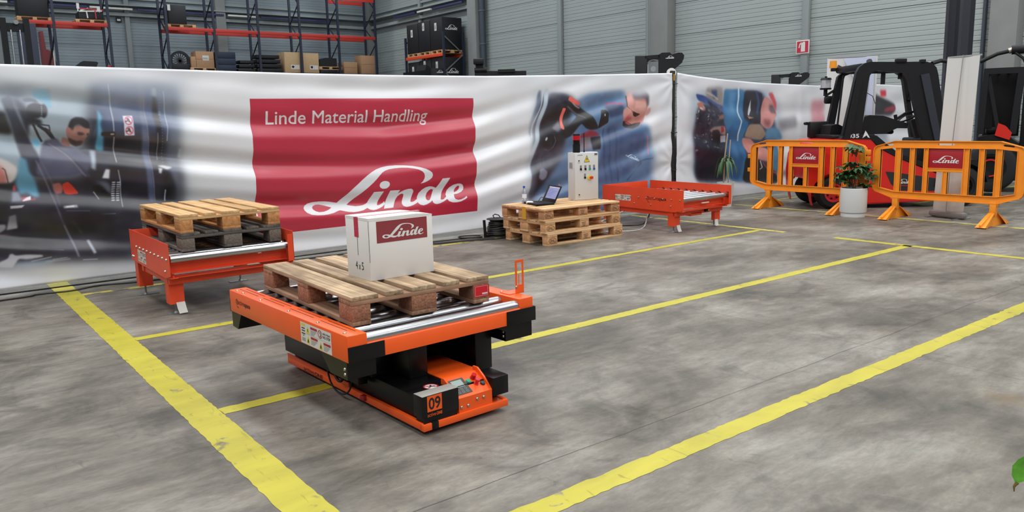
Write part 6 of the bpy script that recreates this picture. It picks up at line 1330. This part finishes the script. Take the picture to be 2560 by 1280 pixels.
B('cassette', MATS['cassette_silver'], t, (-.42,.42,-.06,.06,0,.07), .02); B('top_rail', MATS['rail_grey'], t, (-.39,.43,-.01,.01,2.365,2.385), .002)
d = Decal(.002); d.text(M('print_magenta', (206,70,120), .5), 'Q', .19, 1.86, .08, .09, 1, .02)
d.poly(M('print_pale_blue', (206,214,236), .5), [(-.14,2.355),(.36,2.355),(.36,.3),(-.12,.3),(-.02,1.2),(.04,2.0)], 0); d.build('printed_mark', t, (.0,-.036,0), (1,0,0), (0,0,1))

# ------------------------------------------------------------------ forklift trucks
def circle(cx, cz, r, a0, a1, n=12): return [(cx+r*math.cos(R(a0+(a1-a0)*i/n)), cz+r*math.sin(R(a0+(a1-a0)*i/n))) for i in range(n+1)]
CLEAR = M('clear_plastic', (222,224,226), .15, trans=.7); AMBER = M('lens_orange', (236,150,30), .3)
def truck_wheel(t, s, y0, y1, r, hub):
    w = MB().lathe([(r*.58,y0),(r*.86,y0-.004),(r*.97,y0+.02),(r,y0+.05),(r,y1-.05),(r*.97,y1-.02),(r*.86,y1+.004),(r*.58,y1)], n=36)
    w.v = [(s+v[0], v[2], r+v[1]) for v in w.v]
    o = w.build('tyre', RUB, t)
    h = MB().cyl((s,y0+.05,r),(s,y1-.05,r),r*.58,n=28); h.build('hub', hub, o)
    g = MB(); ring = [(r*.58,y0+.005),(r*.46,y0+.012),(r*.44,y0+.05)]; g.lathe(ring, n=28); g.v = [(s+v[0], v[2], r+v[1]) for v in g.v]; g.build('rim', hub, o)
    for k in range(7):
        a = 2*math.pi*k/7; c = (s+r*.36*math.cos(a), y0+.05, r+r*.36*math.sin(a)); MB().cyl(c, (c[0],y0+.03,c[2]), .014, n=8).build('wheel_nut', BLACKM, o)
t = fk = thing('forklift_truck', 'red and charcoal counterbalance forklift truck parked behind the orange barriers', 'forklift', (10.94,6.35,0), -39.1)
# local x forward, local y across (away from the camera)
YW = 1.06
arch = circle(.109,.20,.34,-25,205,16)
body = [(.42,.09)]+[p for p in arch]+[(-.265,.30),(-.275,.55),(-.25,.80),(-.19,.95),(-.07,1.03),(.20,1.045),(.62,1.03),(.74,.90),(1.02,.75),(1.62,.50),(1.66,.30),(1.62,.095)]
MB().prism(body, 0, .10, 'y').build('side_cover', FRED, t); MB().prism(body, YW-.10, YW, 'y').build('side_cover', FRED, t)
inner = [(-.265,.45),(-.275,.55),(-.25,.80),(-.19,.95),(-.07,1.03),(.20,1.045),(.60,1.03),(.70,.80),(.70,.45)]
MB().prism(inner, .10, YW-.10, 'y').build('counterweight', FRED, t)
MB().box(.42,1.62,.10,YW-.10,.12,.42).build('chassis', BLACKM, t)
MB().prism([(.18,1.045),(.62,1.032),(.76,.895),(1.04,.745),(1.66,.50),(1.80,.50),(1.80,.55),(1.06,.80),(.84,.97),(.70,1.085),(.20,1.085)], -.01, .16, 'y').build('hood_edge', FBLK, t)
MB().box(.1,.75,.14,YW-.14,1.04,1.10,bev=.02).build('seat_deck', FBLK, t)
MB().box(.72,1.75,.12,YW-.12,.40,.46).build('floor_plate', BLACKM, t)
d = Decal(); d.poly(M('panel_charcoal', (38,40,44), .5), [(.86,.545),(.90,.545),(1.05,.525),(1.62,.43),(1.64,.30),(1.60,.24),(1.06,.26),(.95,.36)], 0)
d.logo(WHITEP, 1.02, .36, .22, 1, 1.4).rect(REDL, 1.08, .325, .12, .014, 1); d.build('side_panel', t, (0,-.0006,0), (1,0,0), (0,0,1))
truck_wheel(t, .109, -.01, .20, .245, M('hub_red', (210,40,52), .4)); truck_wheel(t, .109, YW-.20, YW+.01, .245, MATS['hub_red'])
truck_wheel(t, 2.02, -.02, .22, .30, FBLK); truck_wheel(t, 2.02, YW-.22, YW+.02, .30, FBLK)
MB().prism([(1.60,.30),(1.66,.62),(1.85,.70),(2.15,.70),(2.38,.50),(2.36,.36),(2.30,.36)]+circle(2.02,.30,.34,10,170,10), -.04, .20, 'y').build('front_fender', FBLK, t)
go = [(.20,1.04),(.355,1.90),(.37,2.0),(.41,2.08),(.48,2.135),(.56,2.155),(1.39,2.135),(1.47,2.11),(1.53,2.05),(1.56,1.96),(1.70,1.30),(1.90,.50),(1.62,.50),(1.355,1.12),(1.25,1.487),(1.14,1.88),(1.10,1.95),(1.03,1.985),(.68,2.025),(.61,2.01),(.57,1.96),(.555,1.88),(.475,1.04)]
g2 = [(.30,1.04),(.445,1.86),(.47,1.99),(.54,2.06),(.62,2.08),(1.36,2.06),(1.43,2.03),(1.47,1.97),(1.60,1.36),(1.80,.52),(1.72,.52),(1.47,1.30),(1.36,1.88),(1.32,1.95),(1.22,1.985),(.66,2.02),(.60,2.0),(.57,1.95),(.555,1.88),(.42,1.04)]
MB().prism(go, .02, .10, 'y').build('overhead_guard', FBLK, t); MB().prism([(.30,1.04),(.445,1.86),(.47,1.99),(.54,2.06),(.62,2.08),(1.40,2.08),(1.50,2.04),(1.56,1.96),(1.85,.5),(1.77,.5),(1.50,1.90),(1.46,1.98),(1.38,2.03),(.66,2.03),(.58,2.0),(.545,1.9),(.42,1.04)], YW-.10, YW-.02, 'y').build('overhead_guard', FBLK, t)
MB().prism([(.22,1.04),(.37,1.90),(.45,1.90),(.31,1.04)], -.015, .022, 'y').build('guard_trim', FBLK, t)
MB().prism([(1.30,1.95),(1.42,1.97),(1.60,1.25),(1.80,.52),(1.70,.52),(1.48,1.28)], .0, .022, 'y').build('guard_trim', M('trim_slate', (44,48,58), .45), t)
for k in range(7): MB().box(.58+.12*k,.62+.12*k,.09,YW-.09,2.07,2.12).build('roof_bar', FBLK, t)
MB().box(.44,.56,.09,YW-.09,2.04,2.14,bev=.02).build('roof_rail', FBLK, t); MB().box(1.38,1.50,.09,YW-.09,2.02,2.12,bev=.02).build('roof_rail', FBLK, t)
MB().box(.94,1.09,-.0,.08,2.13,2.19,bev=.01).build('lamp_bracket', FBLK, t); MB().box(1.30,1.36,.0,.08,2.13,2.17).build('lamp_bracket', FBLK, t)
MB().prism([(.77,1.99),(.83,1.99),(.83,1.83),(.77,1.83)], .10, .12, 'y').build('hanging_flap', BLACKM, t); MB().prism([(1.02,1.975),(1.07,1.975),(1.07,1.90),(1.02,1.90)], .10, .12, 'y').build('hanging_flap', BLACKM, t)
MB().prism([(.515,1.90),(.60,1.98),(.60,1.78),(.56,1.40),(.50,1.12),(.43,1.12)], .105, .115, 'y').build('side_curtain', CLEAR, t)
MB().tube([(.55,.09,1.72),(.64,.06,1.66),(.68,.05,1.55)], .005, 5).build('strap', BLACKM, t)
MB().tube([(.40,.30,1.10),(.47,.30,2.0)], .016, 8).tube([(.40,.75,1.10),(.47,.75,2.0)], .016, 8).build('rear_grab_rail', FBLK, t)
# seat, armrest, steering wheel
MB().prism([(.50,1.10),(.55,1.34),(.52,1.30),(.66,1.385),(.86,1.37),(1.14,1.27),(1.24,1.25),(1.22,1.17),(1.06,1.17),(.95,1.13),(.90,1.10)][:1]+[(.50,1.34),(.66,1.385),(.86,1.37),(1.14,1.275),(1.24,1.25),(1.22,1.175),(1.07,1.18),(.96,1.13),(.90,1.10)], .16, .34, 'y').build('armrest', FBLK, t)
MB().box(.50,1.02,.32,.80,1.10,1.24,bev=.05).build('seat_cushion', BLACKM, t)
MB().prism([(.14,1.09),(.34,1.09),(.34,1.22),(.26,1.26),(.16,1.24)], .34, .74, 'y').build('seat_back', BLACKM, t)
MB().box(1.02,1.10,.30,.6,1.09,1.16,bev=.03).build('seat_front', BLACKM, t)
MB().bar((1.62,.5,.8),(1.45,.5,1.30),.07,.07).build('steering_column', FBLK, t)
sw = MB(); c0 = Vector((1.42,.5,1.36)); ax = Vector((-.5,0,.85)).normalized(); e1 = Vector((0,1,0)); e2 = ax.cross(e1)
sw.tube([c0+e1*(.18*math.cos(2*math.pi*i/24))+e2*(.18*math.sin(2*math.pi*i/24)) for i in range(25)], .014, 7); sw.bar(c0-e1*.17, c0+e1*.17, .03, .015)
sw.build('steering_wheel', BLACKM, t)
MB().bar((1.02,.20,1.28),(1.20,.20,1.40),.04,.03).cyl((1.07,.2,1.30),(1.05,.2,1.38),.025,n=10).bar((1.18,.2,1.39),(1.33,.2,1.42),.03,.03).build('control_lever', BLACKM, t)
MB().box(1.50,1.66,.14,YW-.14,.46,1.02,bev=.03).build('dashboard', FBLK, t)
# lamps and mirror on the far rear corner
MB().cyl((.42,YW-.06,2.08),(.42,YW-.06,2.125),.055,n=16).build('beacon_base', BLACKM, t); MB().cyl((.40,YW-.06,2.13),(.40,YW-.06,2.24),.058,.05,n=20).build('beacon_lens', AMBER, t)
MB().tube([(.55,YW-.1,2.10),(.50,YW-.02,2.15),(.46,YW-.1,2.08),(.54,YW-.25,2.12)], .035, 8).build('lamp_cable', BLACKM, t)
MB().cyl((.52,YW-.18,2.08),(.50,YW-.18,2.14),.05,n=14).cyl((.58,.08,2.14),(.56,.05,2.17),.04,n=14).build('work_lamp', BLACKM, t)
lo_ = (.34, YW+.06)
MB().cyl((*lo_,1.955),(*lo_,1.985),.09,.075,n=20).cyl((*lo_,1.985),(*lo_,2.01),.02,n=8).build('warning_lamp_cap', BLACKM, t)
MB().cyl((*lo_,1.80),(*lo_,1.825),.085,.09,n=20).cyl((*lo_,1.70),(*lo_,1.80),.03,n=10).bar((lo_[0],lo_[1],1.70),(.43,YW-.06,1.78),.03,.03).build('warning_lamp_arm', BLACKM, t)
MB().cyl((*lo_,1.825),(*lo_,1.955),.078,n=20).build('warning_lamp_lens', CLEAR, t)
MB().box(.33,.49,YW+.0,YW+.12,1.575,1.70,bev=.03).build('mirror', BLACKM, t)
MB().box(.02,.32,YW-.20,YW-.06,1.04,1.30,bev=.03).cyl((.0,YW-.13,1.27),(.0,YW-.03,1.27),.025,n=10).build('filter_housing', BLACKM, t)
d = Decal(); d.text(WHITEP, '035', .28, 1.055, .16, .06, 0, .02).poly(WHITEP, [(.49,1.05),(.53,1.16),(.56,1.12),(.60,1.05),(.57,1.06),(.55,1.09)], 0); d.build('printed_mark', t, (0,-.012,0), (1,0,0), (0,0,1))
# mast
MST = M('mast_slate', (46,48,56), .4); ROD = M('chrome_rod', (214,214,216), .18, metal=1.)
for y in (.40, .80):
    MB().box(2.06,2.17,y,y+.09,.08,4.6).build('mast_rail', MST, t)
    MB().box(2.17,2.25,y+.02,y+.08,.15,4.5).build('inner_mast_rail', M('mast_dark', (30,32,40), .4), t)
    MB().cyl((2.12,y+.13,.1),(2.12,y+.13,4.4),.018,n=14).build('lift_cylinder', ROD, t)
for z in (.3,1.2,4.4): MB().box(2.08,2.14,.40,.88,z,z+.12).build('mast_cross_member', MST, t)
MB().box(2.26,2.31,.20,1.06,.12,.22).build('fork_carriage', FBLK, t); MB().box(2.26,2.31,.20,1.06,.50,.60).build('fork_carriage', FBLK, t)
for y in (.35,.80): MB().box(2.31,2.36,y,y+.12,.06,.62).box(2.31,2.95,y,y+.12,.06,.10).build('fork', FBLK, t)
MB().tube([(1.55,.2,2.12),(1.70,.25,2.16),(1.93,.3,2.14)], .03, 8).tube([(1.62,.9,2.0),(1.66,.95,1.8),(1.60,.95,1.6)], .03, 8).build('hydraulic_hose', BLACKM, t)

# second truck at the right edge
t = thing('forklift_truck', 'dark forklift truck with a white ring mark, cropped by the right edge of the photograph', 'forklift', (14.9,5.86,0), -70)
MB().prism([(.02,.42),(.0,.95),(.35,1.02),(.60,.85),(1.6,.80),(1.6,.2),(.45,.2)], .05, 1.05, 'y').build('chassis', BLACKM, t)
MB().prism([(.25,.98),(.47,.90),(.50,1.02),(.40,1.14),(.29,1.19)], -.01, .05, 'y').build('side_cover', FRED, t)
for y in (.0, 1.0):
    MB().prism([(-.02,1.0),(.08,1.0),(.10,2.02),(.52,2.02),(.46,1.0),(.56,1.0),(.64,2.12),(.02,2.12)], y, y+.08, 'y').build('overhead_guard', FBLK, t)
MB().bar((.10,.04,1.98),(.30,.04,1.04),.06,.05).build('guard_brace', FBLK, t)
for k in range(4): MB().box(.06+.15*k,.11+.15*k,.07,1.02,2.04,2.10).build('roof_bar', FBLK, t)
MB().box(.05,.60,.55,.62,.95,2.05).build('cab_rear_panel', BLACKM, t)
MB().box(.10,.45,.2,.5,1.0,1.12,bev=.04).prism([(.08,1.1),(.2,1.1),(.16,1.7),(.07,1.7)], .2,.5,'y').build('seat', BLACKM, t)
for y in (-.02,.88): truck_wheel(t, .22, y, y+.22, .42, BLACKM)
MB().lathe([(.13,0),(.155,0),(.155,.01),(.13,.01),(.13,0)], n=24).build('hub_ring', FRED, t, (.22,-.03,.42), (R(90),0,0))
MB().box(.62,1.75,.0,.12,.72,2.25,bev=.03).build('load_panel', BLACKM, t); MB().box(.60,1.75,-.012,.0,.74,.78).build('wooden_strip', W_OLDS, t)
MB().tube([(-.05,.1,2.24),(.20,.1,2.36),(.40,.1,2.40)], .032, 8).build('hydraulic_hose', BLACKM, t)
MB().cyl((.40,.1,2.41),(1.4,.1,2.45),.075,n=16).build('tilt_cylinder', FBLK, t); MB().cyl((.36,.1,2.40),(.44,.1,2.42),.05,n=14).build('cylinder_clamp', BOLT, t)
MB().tube([(.46,.06,2.36),(.58,.04,2.26),(.66,.03,2.08)], .022, 8).build('hydraulic_hose', BLACKM, t)
MB().box(.60,.90,.02,.2,2.2,2.42,bev=.03).box(1.2,1.5,.02,.2,2.2,2.42,bev=.03).build('cylinder_mount', BLACKM, t)
MB().box(1.0,1.3,.3,.6,.0,.3).build('stand', BLACKM, t)
d = Decal(.002); d.ring(WHITEP, .85, 1.90, .045, .024, 0, .05, .03).rect(M('label_dim', (170,170,168), .5), .68, 1.82, .022, .15); d.build('printed_mark', t, (0,-.001,0), (1,0,0), (0,0,1))

# ------------------------------------------------------------------ trucks whose heads show above the banners
def head_truck(label, loc, rz, s=1.):
    """local x runs left to right over the truck's side, y away"""
    t = thing('reach_truck', label, 'truck', loc, rz)
    MB().box(-.25,1.25,.02,1.0,.15,1.0,bev=.03).build('chassis', FBLK, t)
    for x in (.05,.95): MB().cyl((x,.05,.16),(x,.95,.16),.16,n=18).build('wheel', RUB, t)
    for y in (.0,.86):
        MB().box(.0,.245,y,y+.10,.9,2.665*s,bev=.01).build('rear_pillar', FBLK, t)
        MB().prism([(.47,.9),(.72,.9),(.72,2.36*s),(.86,2.47*s),(.97,2.56*s),(.985,2.64*s),(.94,2.695*s),(.86,2.70*s),(.74,2.665*s),(.70,2.71*s),(.54,2.71*s),(.47,2.67*s)], y, y+.10, 'y').build('front_pillar', FBLK, t)
    MB().prism([(.2,2.60*s),(.5,2.61*s),(.5,2.675*s),(.2,2.66*s)], .0, .96, 'y').build('roof', FBLK, t)
    MB().tube([(.255,.1,2.52*s),(.30,.08,2.565*s),(.36,.06,2.58*s),(.47,.06,2.565*s)], .013, 8).box(.25,.27,.08,.1,2.2*s,2.50*s).build('lamp_arm', M('arm_pale', (186,190,190), .4), t)
    MB().cyl((.37,.12,2.40*s),(.37,.08,2.40*s),.055,n=16).build('round_mirror', M('mirror_grey', (190,194,196), .25, metal=.6), t)
    d = Decal(.002); d.logo(WHITEP, .615, 2.585*s, .17, 0, 1.5); d.build('logo', t, (0,-.002,0), (1,0,0), (0,0,1))
    return t
head_truck('black truck head with a white script mark above the banner near the black post', (12.11,11.35,0), -48.5)
head_truck('smaller black truck head above the right banner, below the red fire sign', (19.1,12.85,0), -56, .933)
t = thing('reach_truck', 'dark truck with a lamp cluster above the long banner, right of the black crate rack', 'truck', (9.9,13.9,0), -40)
MB().box(0,1.6,0,1.0,.15,1.1,bev=.03).build('chassis', FBLK, t)
for x in (.3,1.3): MB().cyl((x,.05,.17),(x,.95,.17),.17,n=18).build('wheel', RUB, t)
MB().box(.02,.18,.1,.25,1.1,2.66).box(.9,1.0,.1,.2,1.1,2.4).build('mast', FBLK, t)
MB().box(-.02,.20,.0,.30,2.62,2.74,bev=.02).cyl((.0,.05,2.50),(.26,.05,2.50),.05,n=12).bar((.0,.1,2.42),(1.1,.1,2.40),.10,.12).box(.5,.86,.0,.2,2.44,2.50).build('lamp_cluster', BLACKM, t)
t = thing('cable_roll', 'white roll of tape hanging behind the top of the black banner post', 'roll', (10.05,8.62,0))
MB().lathe([(.035,-.02),(.075,-.02),(.075,.02),(.035,.02),(.035,-.02)], n=24).build('roll', WHITE, t, (0,0,2.13), (R(80),0,R(-30)))
MB().cyl((0,0,0),(0,0,2.06),.02,n=8).box(-.12,.12,-.12,.12,0,.02).build('stand', BLACKM, t)

# ------------------------------------------------------------------ racks, crates and boxes along the walls
def upright_frame(t, x, y0, y1, H, m, braces=True):
    for y in (y0, y1): MB().box(x-.05,x+.05,y-.04,y+.04,0,H).box(x-.075,x+.075,y-.07,y+.07,0,.01).build('upright_post', m, t)
    if braces:
        z = .3; k = 0
        while z < H-.9:
            a, b_ = ((y0,y1),(y1,y0))[k % 2]; MB().bar((x,a,z),(x,b_,z+.85),.045,.03).build('brace', m, t); z += .85; k += 1
def rack(label, xs, beams, x_over=None):
    t = thing('pallet_rack', label, 'rack', (0,0,0))
    for x in xs: upright_frame(t, x, 36.5, 37.6, 8.6, NAVY)
    for z in beams:
        for y in (36.46, 37.64):
            ends = ([x_over] if x_over is not None else [])+list(xs)
            for a, b_ in zip(ends[:-1], ends[1:]): MB().box(a+.05,b_-.05,y-.03,y+.03,z-.075,z+.075,bev=.01).build('beam', RBEAM, t)
    for a, b_ in zip(xs[:-1], xs[1:]):
        MB().box(a+.05,b_-.05,36.5,37.6,3.86,3.90).build('shelf_deck', NAVY, t)
    return t
r1 = rack('navy pallet rack with red beams against the back wall, at far left', [5.56,7.56], [5.66,3.79], 4.5)
r2 = rack('long navy pallet rack with red beams filling the back wall up to the corner', [9.83,11.83,13.84,15.86,17.85,19.90], [5.66,3.79])
for y in (36.46,37.64): MB().box(17.9,19.85,y-.03,y+.03,7.40,7.55).build('beam', RBEAM, r2)
SHZ, UPZ = 3.90, 5.735
def far_pallet(label, x, z, y=36.62):
    return pallet(label, (x,y,z), 0, ((W_PALE,), W_PALE, W_PALEB, W_PALE))
def box_thing(name, label, cat, x0, x1, z0, z1, m, dep=.8, y=36.6, bev=.01, group=None):
    t = thing(name, label, cat, ((x0+x1)/2, y, z0), 0, group); MB().box(-(x1-x0)/2,(x1-x0)/2,0,dep,0,z1-z0,bev=bev).build('body', m, t); return t
far_pallet('wooden pallet under the big black box on the upper beam at far left', 4.35, UPZ)
bt = box_thing('storage_box', 'big black box on a pallet on the upper beam at far left', 'box', 4.40, 5.44, UPZ+.145, 6.95, CRATE)
far_pallet('wooden pallet under a jumble of parts on the upper beam at left', 6.38, UPZ)
t = thing('parts_bin', 'dark bin heaped with white and red parts on the upper beam at left', 'bin', (6.98,36.65,UPZ+.146))
B('bin_body', CRATE, t, (-.46,.44,0,.75,0,.30), .01)
for k, (a, b_, m) in enumerate((((-.50,0,.42),(.46,0,.40),M('part_red',(170,48,52),.5)),((-.44,-.02,.30),(.40,-.02,.36),WHITE),((-.40,0,.34),(-.1,.02,.44),WHITE),((.0,0,.42),(.3,.1,.33),WHITE),((-.15,-.02,.05),(-.18,-.02,.34),WHITE),((.16,-.02,.04),(.14,-.02,.36),MATS['part_red']),((-.48,.0,.3),(-.47,.0,.58),WHITE),((.30,.0,.3),(.31,.0,.52),WHITE))):
    MB().bar(a, b_, .045, .05).build('part_rod', m, t)
B('paper_sheet', WHITE, t, (-.52,-.42,-.03,-.02,.40,.62), 0); B('paper_sheet', WHITE, t, (.22,.34,-.03,-.02,.36,.54), 0)
far_pallet('wooden pallet under the tall black box at the left end of the long rack', 9.90, UPZ)
bt = box_thing('storage_box', 'tall black box with a white paper at the left end of the upper beam', 'box', 9.98, 10.72, UPZ+.145, 6.68, CRATE); B('paper_sheet', WHITE, bt, (-.40,-.28,-.012,-.004,.55,.80), 0)
# lower shelf
t = thing('open_bin', 'low black bin with sloping sides on the lower shelf at far left', 'bin', (6.62,36.62,SHZ)); MB().prism([(-.35,0),(.30,0),(.42,.26),(.36,.30),(-.12,.32),(-.40,.10)], 0, .6, 'y').build('bin_body', CRATE, t)
t = thing('flat_part', 'flat dark part with a red cap on the lower shelf beside the first rack end', 'part', (7.40,36.62,SHZ)); B('plate', CRATE, t, (-.35,.26,0,.5,0,.09), .01); B('red_cap', FRED, t, (.0,.20,-.02,.1,.0905,.16), .005)
t = thing('wire_reel', 'tall black spoked reel on the lower shelf left of the cartons', 'reel', (10.34,36.75,SHZ))
rg = MB(); rg.prism([circle(0,.43,.43,0,350,34), list(reversed(circle(0,.43,.33,0,350,34)))], 0, .12, 'y'); rg.build('rim', CRATE, t)
for k in range(9): a = math.pi*k/9; MB().bar((-.32*math.cos(a),.06,.43-.32*math.sin(a)),(.32*math.cos(a),.06,.43+.32*math.sin(a)),.03,.03).build('spoke', CRATE, t)
B('base_bar', CRATE, t, (-.40,.42,-.02,.5,0,.30), .01)
def carton_far(label, x0, x1, z0, z1, lab=None, dep=.7, group=None):
    t = box_thing('carton', label, 'box', x0, x1, z0, z1, BROWN, dep, 36.62, .008, group); w, h = x1-x0, z1-z0
    MB().box(-w/2,w/2,-.004,.0,h*.52,h*.535).build('tape_seam', M('cardboard_dark', (140,104,76), .8), t)
    if lab: d = Decal(.003); d.rect(WHITE, *lab).rect(GREYT, lab[0]+.02, lab[1]+lab[3]*.4, lab[2]*.7, lab[3]*.12, 1); d.build('label', t, (-w/2,-.001,0), (1,0,0), (0,0,1))
    return t
far_pallet('wooden pallet under the labelled brown carton on the lower shelf', 10.72, SHZ)
carton_far('brown carton with a white label on the lower shelf beside the spoked reel', 10.98, 11.76, SHZ+.145, 4.76, (.28,.32,.28,.22))
carton_far('brown carton tucked half behind the labelled carton on the lower shelf', 10.76, 10.97, SHZ+.145, 4.52)
for k in range(3): box_thing('stacking_crate', ('dark blue crate at the bottom of the stack of three on the lower shelf','dark blue crate in the middle of the stack of three on the lower shelf','dark blue crate at the top of the stack of three on the lower shelf')[k], 'crate', 11.88, 12.73, SHZ+.02+.285*k, SHZ+.02+.285*k+.275, M('crate_blue', (36,46,66), .55), .8, group='blue crates on the lower shelf')
for k in range(3): box_thing('flat_case', ('flat black case, lowest of the low stack right of the blue crates','flat black case, middle of the low stack right of the blue crates','flat black case, topmost of the low stack right of the blue crates')[k], 'case', 12.82+.05*k, 13.62-.03*k, SHZ+.005+.19*k, SHZ+.005+.19*k+.13, CRATE, .7, group='flat cases on the lower shelf')
for k in range(4): box_thing('flat_case', ('flat black case, lowest of the tall stack left of the wooden crates','flat black case, second from below in the tall stack left of the wooden crates','flat black case, third from below in the tall stack left of the wooden crates','flat black case, topmost of the tall stack left of the wooden crates')[k], 'case', 13.72, 14.92-.04*k, SHZ+.005+.21*k, SHZ+.005+.21*k+.16, CRATE, .7, group='flat cases on the lower shelf')
PLY = M('plywood', (196,164,124), .75, noise=.05)
for k, (x0, x1) in enumerate(((15.05,15.82),(15.99,16.78))):
    t = box_thing('wooden_crate', ('pale plywood crate, left of the pair on the lower shelf','pale plywood crate, right of the pair on the lower shelf')[k], 'crate', x0, x1, SHZ, 4.86-.02*k, PLY, .95, group='plywood crates')
    d = Decal(.003); d.rect(WHITE, .30, .17, .42, .20).poly(BLK, [(.34,.27),(.46,.27),(.40,.20)], 1).poly(BLK, [(.33,.30),(.40,.34),(.47,.30),(.45,.25),(.35,.25)], 1).rect(GREYT, .53, .18, .004, .18, 1); d.build('label', t, (-.385,-.001,0), (1,0,0), (0,0,1))
far_pallet('dark laden pallet under the black case on the lower shelf right of the plywood crates', 16.80, SHZ+.18, 36.6)
box_thing('storage_box', 'low black base box on the lower shelf right of the plywood crates', 'box', 16.84, 17.76, SHZ+.005, SHZ+.175, CRATE)
t = thing('storage_box', 'black case with a sloping lid on the lower shelf right of the plywood crates', 'box', (17.28,36.62,SHZ+.33)); MB().prism([(-.45,0),(.46,0),(.46,.40),(-.10,.42),(-.45,.32)], 0, .7, 'y').build('body', CRATE, t)
carton_far('low open brown carton near the corner on the lower shelf', 18.12, 18.85, SHZ, 4.48)
carton_far('tall brown carton at the right end of the lower shelf', 19.08, 19.84, SHZ, 4.82)
t = thing('hydraulic_unit', 'dark red upright machine behind the long banner, at far left', 'machine', (4.62,33.0,0))
MB().prism([(-.06,0),(.30,0),(.27,4.0),(.20,4.28),(.08,4.32),(.04,4.95),(-.05,4.95)], 0, .5, 'y').build('body', M('machine_red', (120,36,40), .5), t); MB().tube([(.10,-.05,3.7),(.22,-.06,4.1),(.28,-.04,4.35),(.2,-.05,4.0)], .03, 6).build('hose', BLACKM, t); MB().box(.28,.32,.0,.1,0,4.3).build('pole', WHITE, t)
t = thing('forklift_mast', 'tall dark lift mast with two silver cylinders above the banner at the left edge', 'mast', (3.0,29.2,0))
MB().box(0,.16,0,.2,0,4.9).box(.62,.78,0,.2,0,4.9).box(0,.78,.05,.15,4.5,4.75).box(-.4,1.0,.2,1.4,.2,1.6).build('mast_frame', FBLK, t)
for x in (.26,.50): MB().cyl((x,.0,.1),(x,.0,4.55),.028,n=10).build('lift_cylinder', ROD, t)
MB().cyl((.42,-.05,4.78),(.42,.05,4.78),.07,n=14).build('lamp', GREYM, t)
t = thing('cable_duct', 'dark wide upright duct right of the lift mast at the left edge', 'duct', (4.05,32.0,0)); MB().box(-.28,.28,0,.4,0,5.1,bev=.03).build('duct', M('duct_navy', (44,50,68), .6), t)
t = thing('wall_sign_box', 'small dark framed sign box on the back wall between the racks', 'sign', (8.48,38.88,6.1)); B('frame', BLACKM, t, (-.11,.11,0,.03,0,.20), .005); B('plate', WHITE, t, (-.07,.07,-.004,.0,.055,.145), 0)
# the crate rack along the right wall
t = thing('pallet_rack', 'short rack of large black crates standing against the right wall', 'rack', (.22,0,0))
for y in (29.86, 33.12):
    for x in (19.42, 20.47): MB().box(x-.04,x+.04,y-.05,y+.05,0,5.35).build('upright_post', NAVY, t)
    for k in range(6): z = .4+.8*k; a, b_ = ((19.42,20.47),(20.47,19.42))[k % 2]; MB().bar((a,y,z),(b_,y,z+.8),.03,.045).build('brace', GREYM if y < 31 else NAVY, t)
for x in (19.40, 20.49):
    for z, mm in ((4.30, M('rack_orange', (226,78,40), .5)), (2.36, MATS['rack_orange'] if 'rack_orange' in MATS else NAVY)): MB().box(x-.03,x+.03,29.91,33.07,z,z+.14,bev=.01).build('beam', mm, t)
for lv, zz in ((0,2.505),(1,4.445)):
    for k in range(3):
        y0 = 29.97+1.03*k; nm = (('nearest','middle','farthest')[k])
        if lv: pallet('wooden pallet under the %s tall black crate on the orange beam' % nm, (20.72,y0+.0,zz), 90, ((W_PALE,), W_PALE, W_PALEB, W_PALE), name='wooden_pallet').scale = (.82,1.33,1)
        t2 = thing('black_crate', '%s black crate on the %s level of the rack by the right wall' % (nm, ('lower','upper')[lv]), 'crate', (19.66,y0,zz+(.146 if lv else .005)), 0, 'black crates by the right wall')
        MB().box(0,1.06,0,.98,0,1.36+.04*(k == 0)-.03*(k == 2)+(.36 if not lv else 0),bev=.015).build('body', CRATE, t2)
        d = Decal(.003); hz = (.85+.10*(k == 1)-.1*(k == 2))+(.40 if not lv else 0); d.rect(WHITE, .36, hz, .18, .34).text(BLK, 'E', .41, hz+.08, .08, .14, 1); d.build('label', t2, (-.001,.98,0), (0,-1,0), (0,0,1))
        if k == 0: d = Decal(.004); d.logo(WHITEP, .16, .86 if lv else 1.05, .66, 0, 1.5); d.build('logo', t2, (0,-.001,0), (1,0,0), (0,0,1))
t = thing('open_bin', 'black open tray in front of the black crates by the right wall', 'bin', (18.35,30.4,0)); MB().prism([(0,3.2),(.8,3.2),(.95,3.75),(.70,3.95),(.62,3.7),(-.05,3.62)], 0, .8, 'y').box(.2,.6,.2,.6,0,3.2).build('bin_body', CRATE, t)
t = thing('storage_box', 'small black box with a white script mark in front of the crate rack', 'box', (18.85,29.35,0)); MB().box(0,.42,0,.4,0,3.72,bev=.01).build('body', CRATE, t)
d = Decal(.003); d.logo(WHITEP, .04, 3.52, .34, 0, 1.6); d.build('logo', t, (0,-.001,0), (1,0,0), (0,0,1))
# fire sign on the thin wall post
t = thing('fire_sign', 'square red sign with a white extinguisher symbol on the wall post', 'sign', (20.80,13.20,3.11))
B('plate', WHITE, t, (-.012,0,-.42,0,0,.38), .002)
d = Decal(.002); d.rect(M('sign_crimson', (186,36,66), .5), .03, .03, .36, .32).poly(WHITE, [(.16,.06),(.29,.06),(.29,.32),(.24,.335),(.20,.31),(.16,.31)], 1).poly(WHITE, [(.08,.17),(.11,.28),(.17,.33),(.17,.28),(.13,.25),(.12,.17)], 1); d.build('printed_mark', t, (-.0125,0,0), (0,-1,0), (0,0,1))
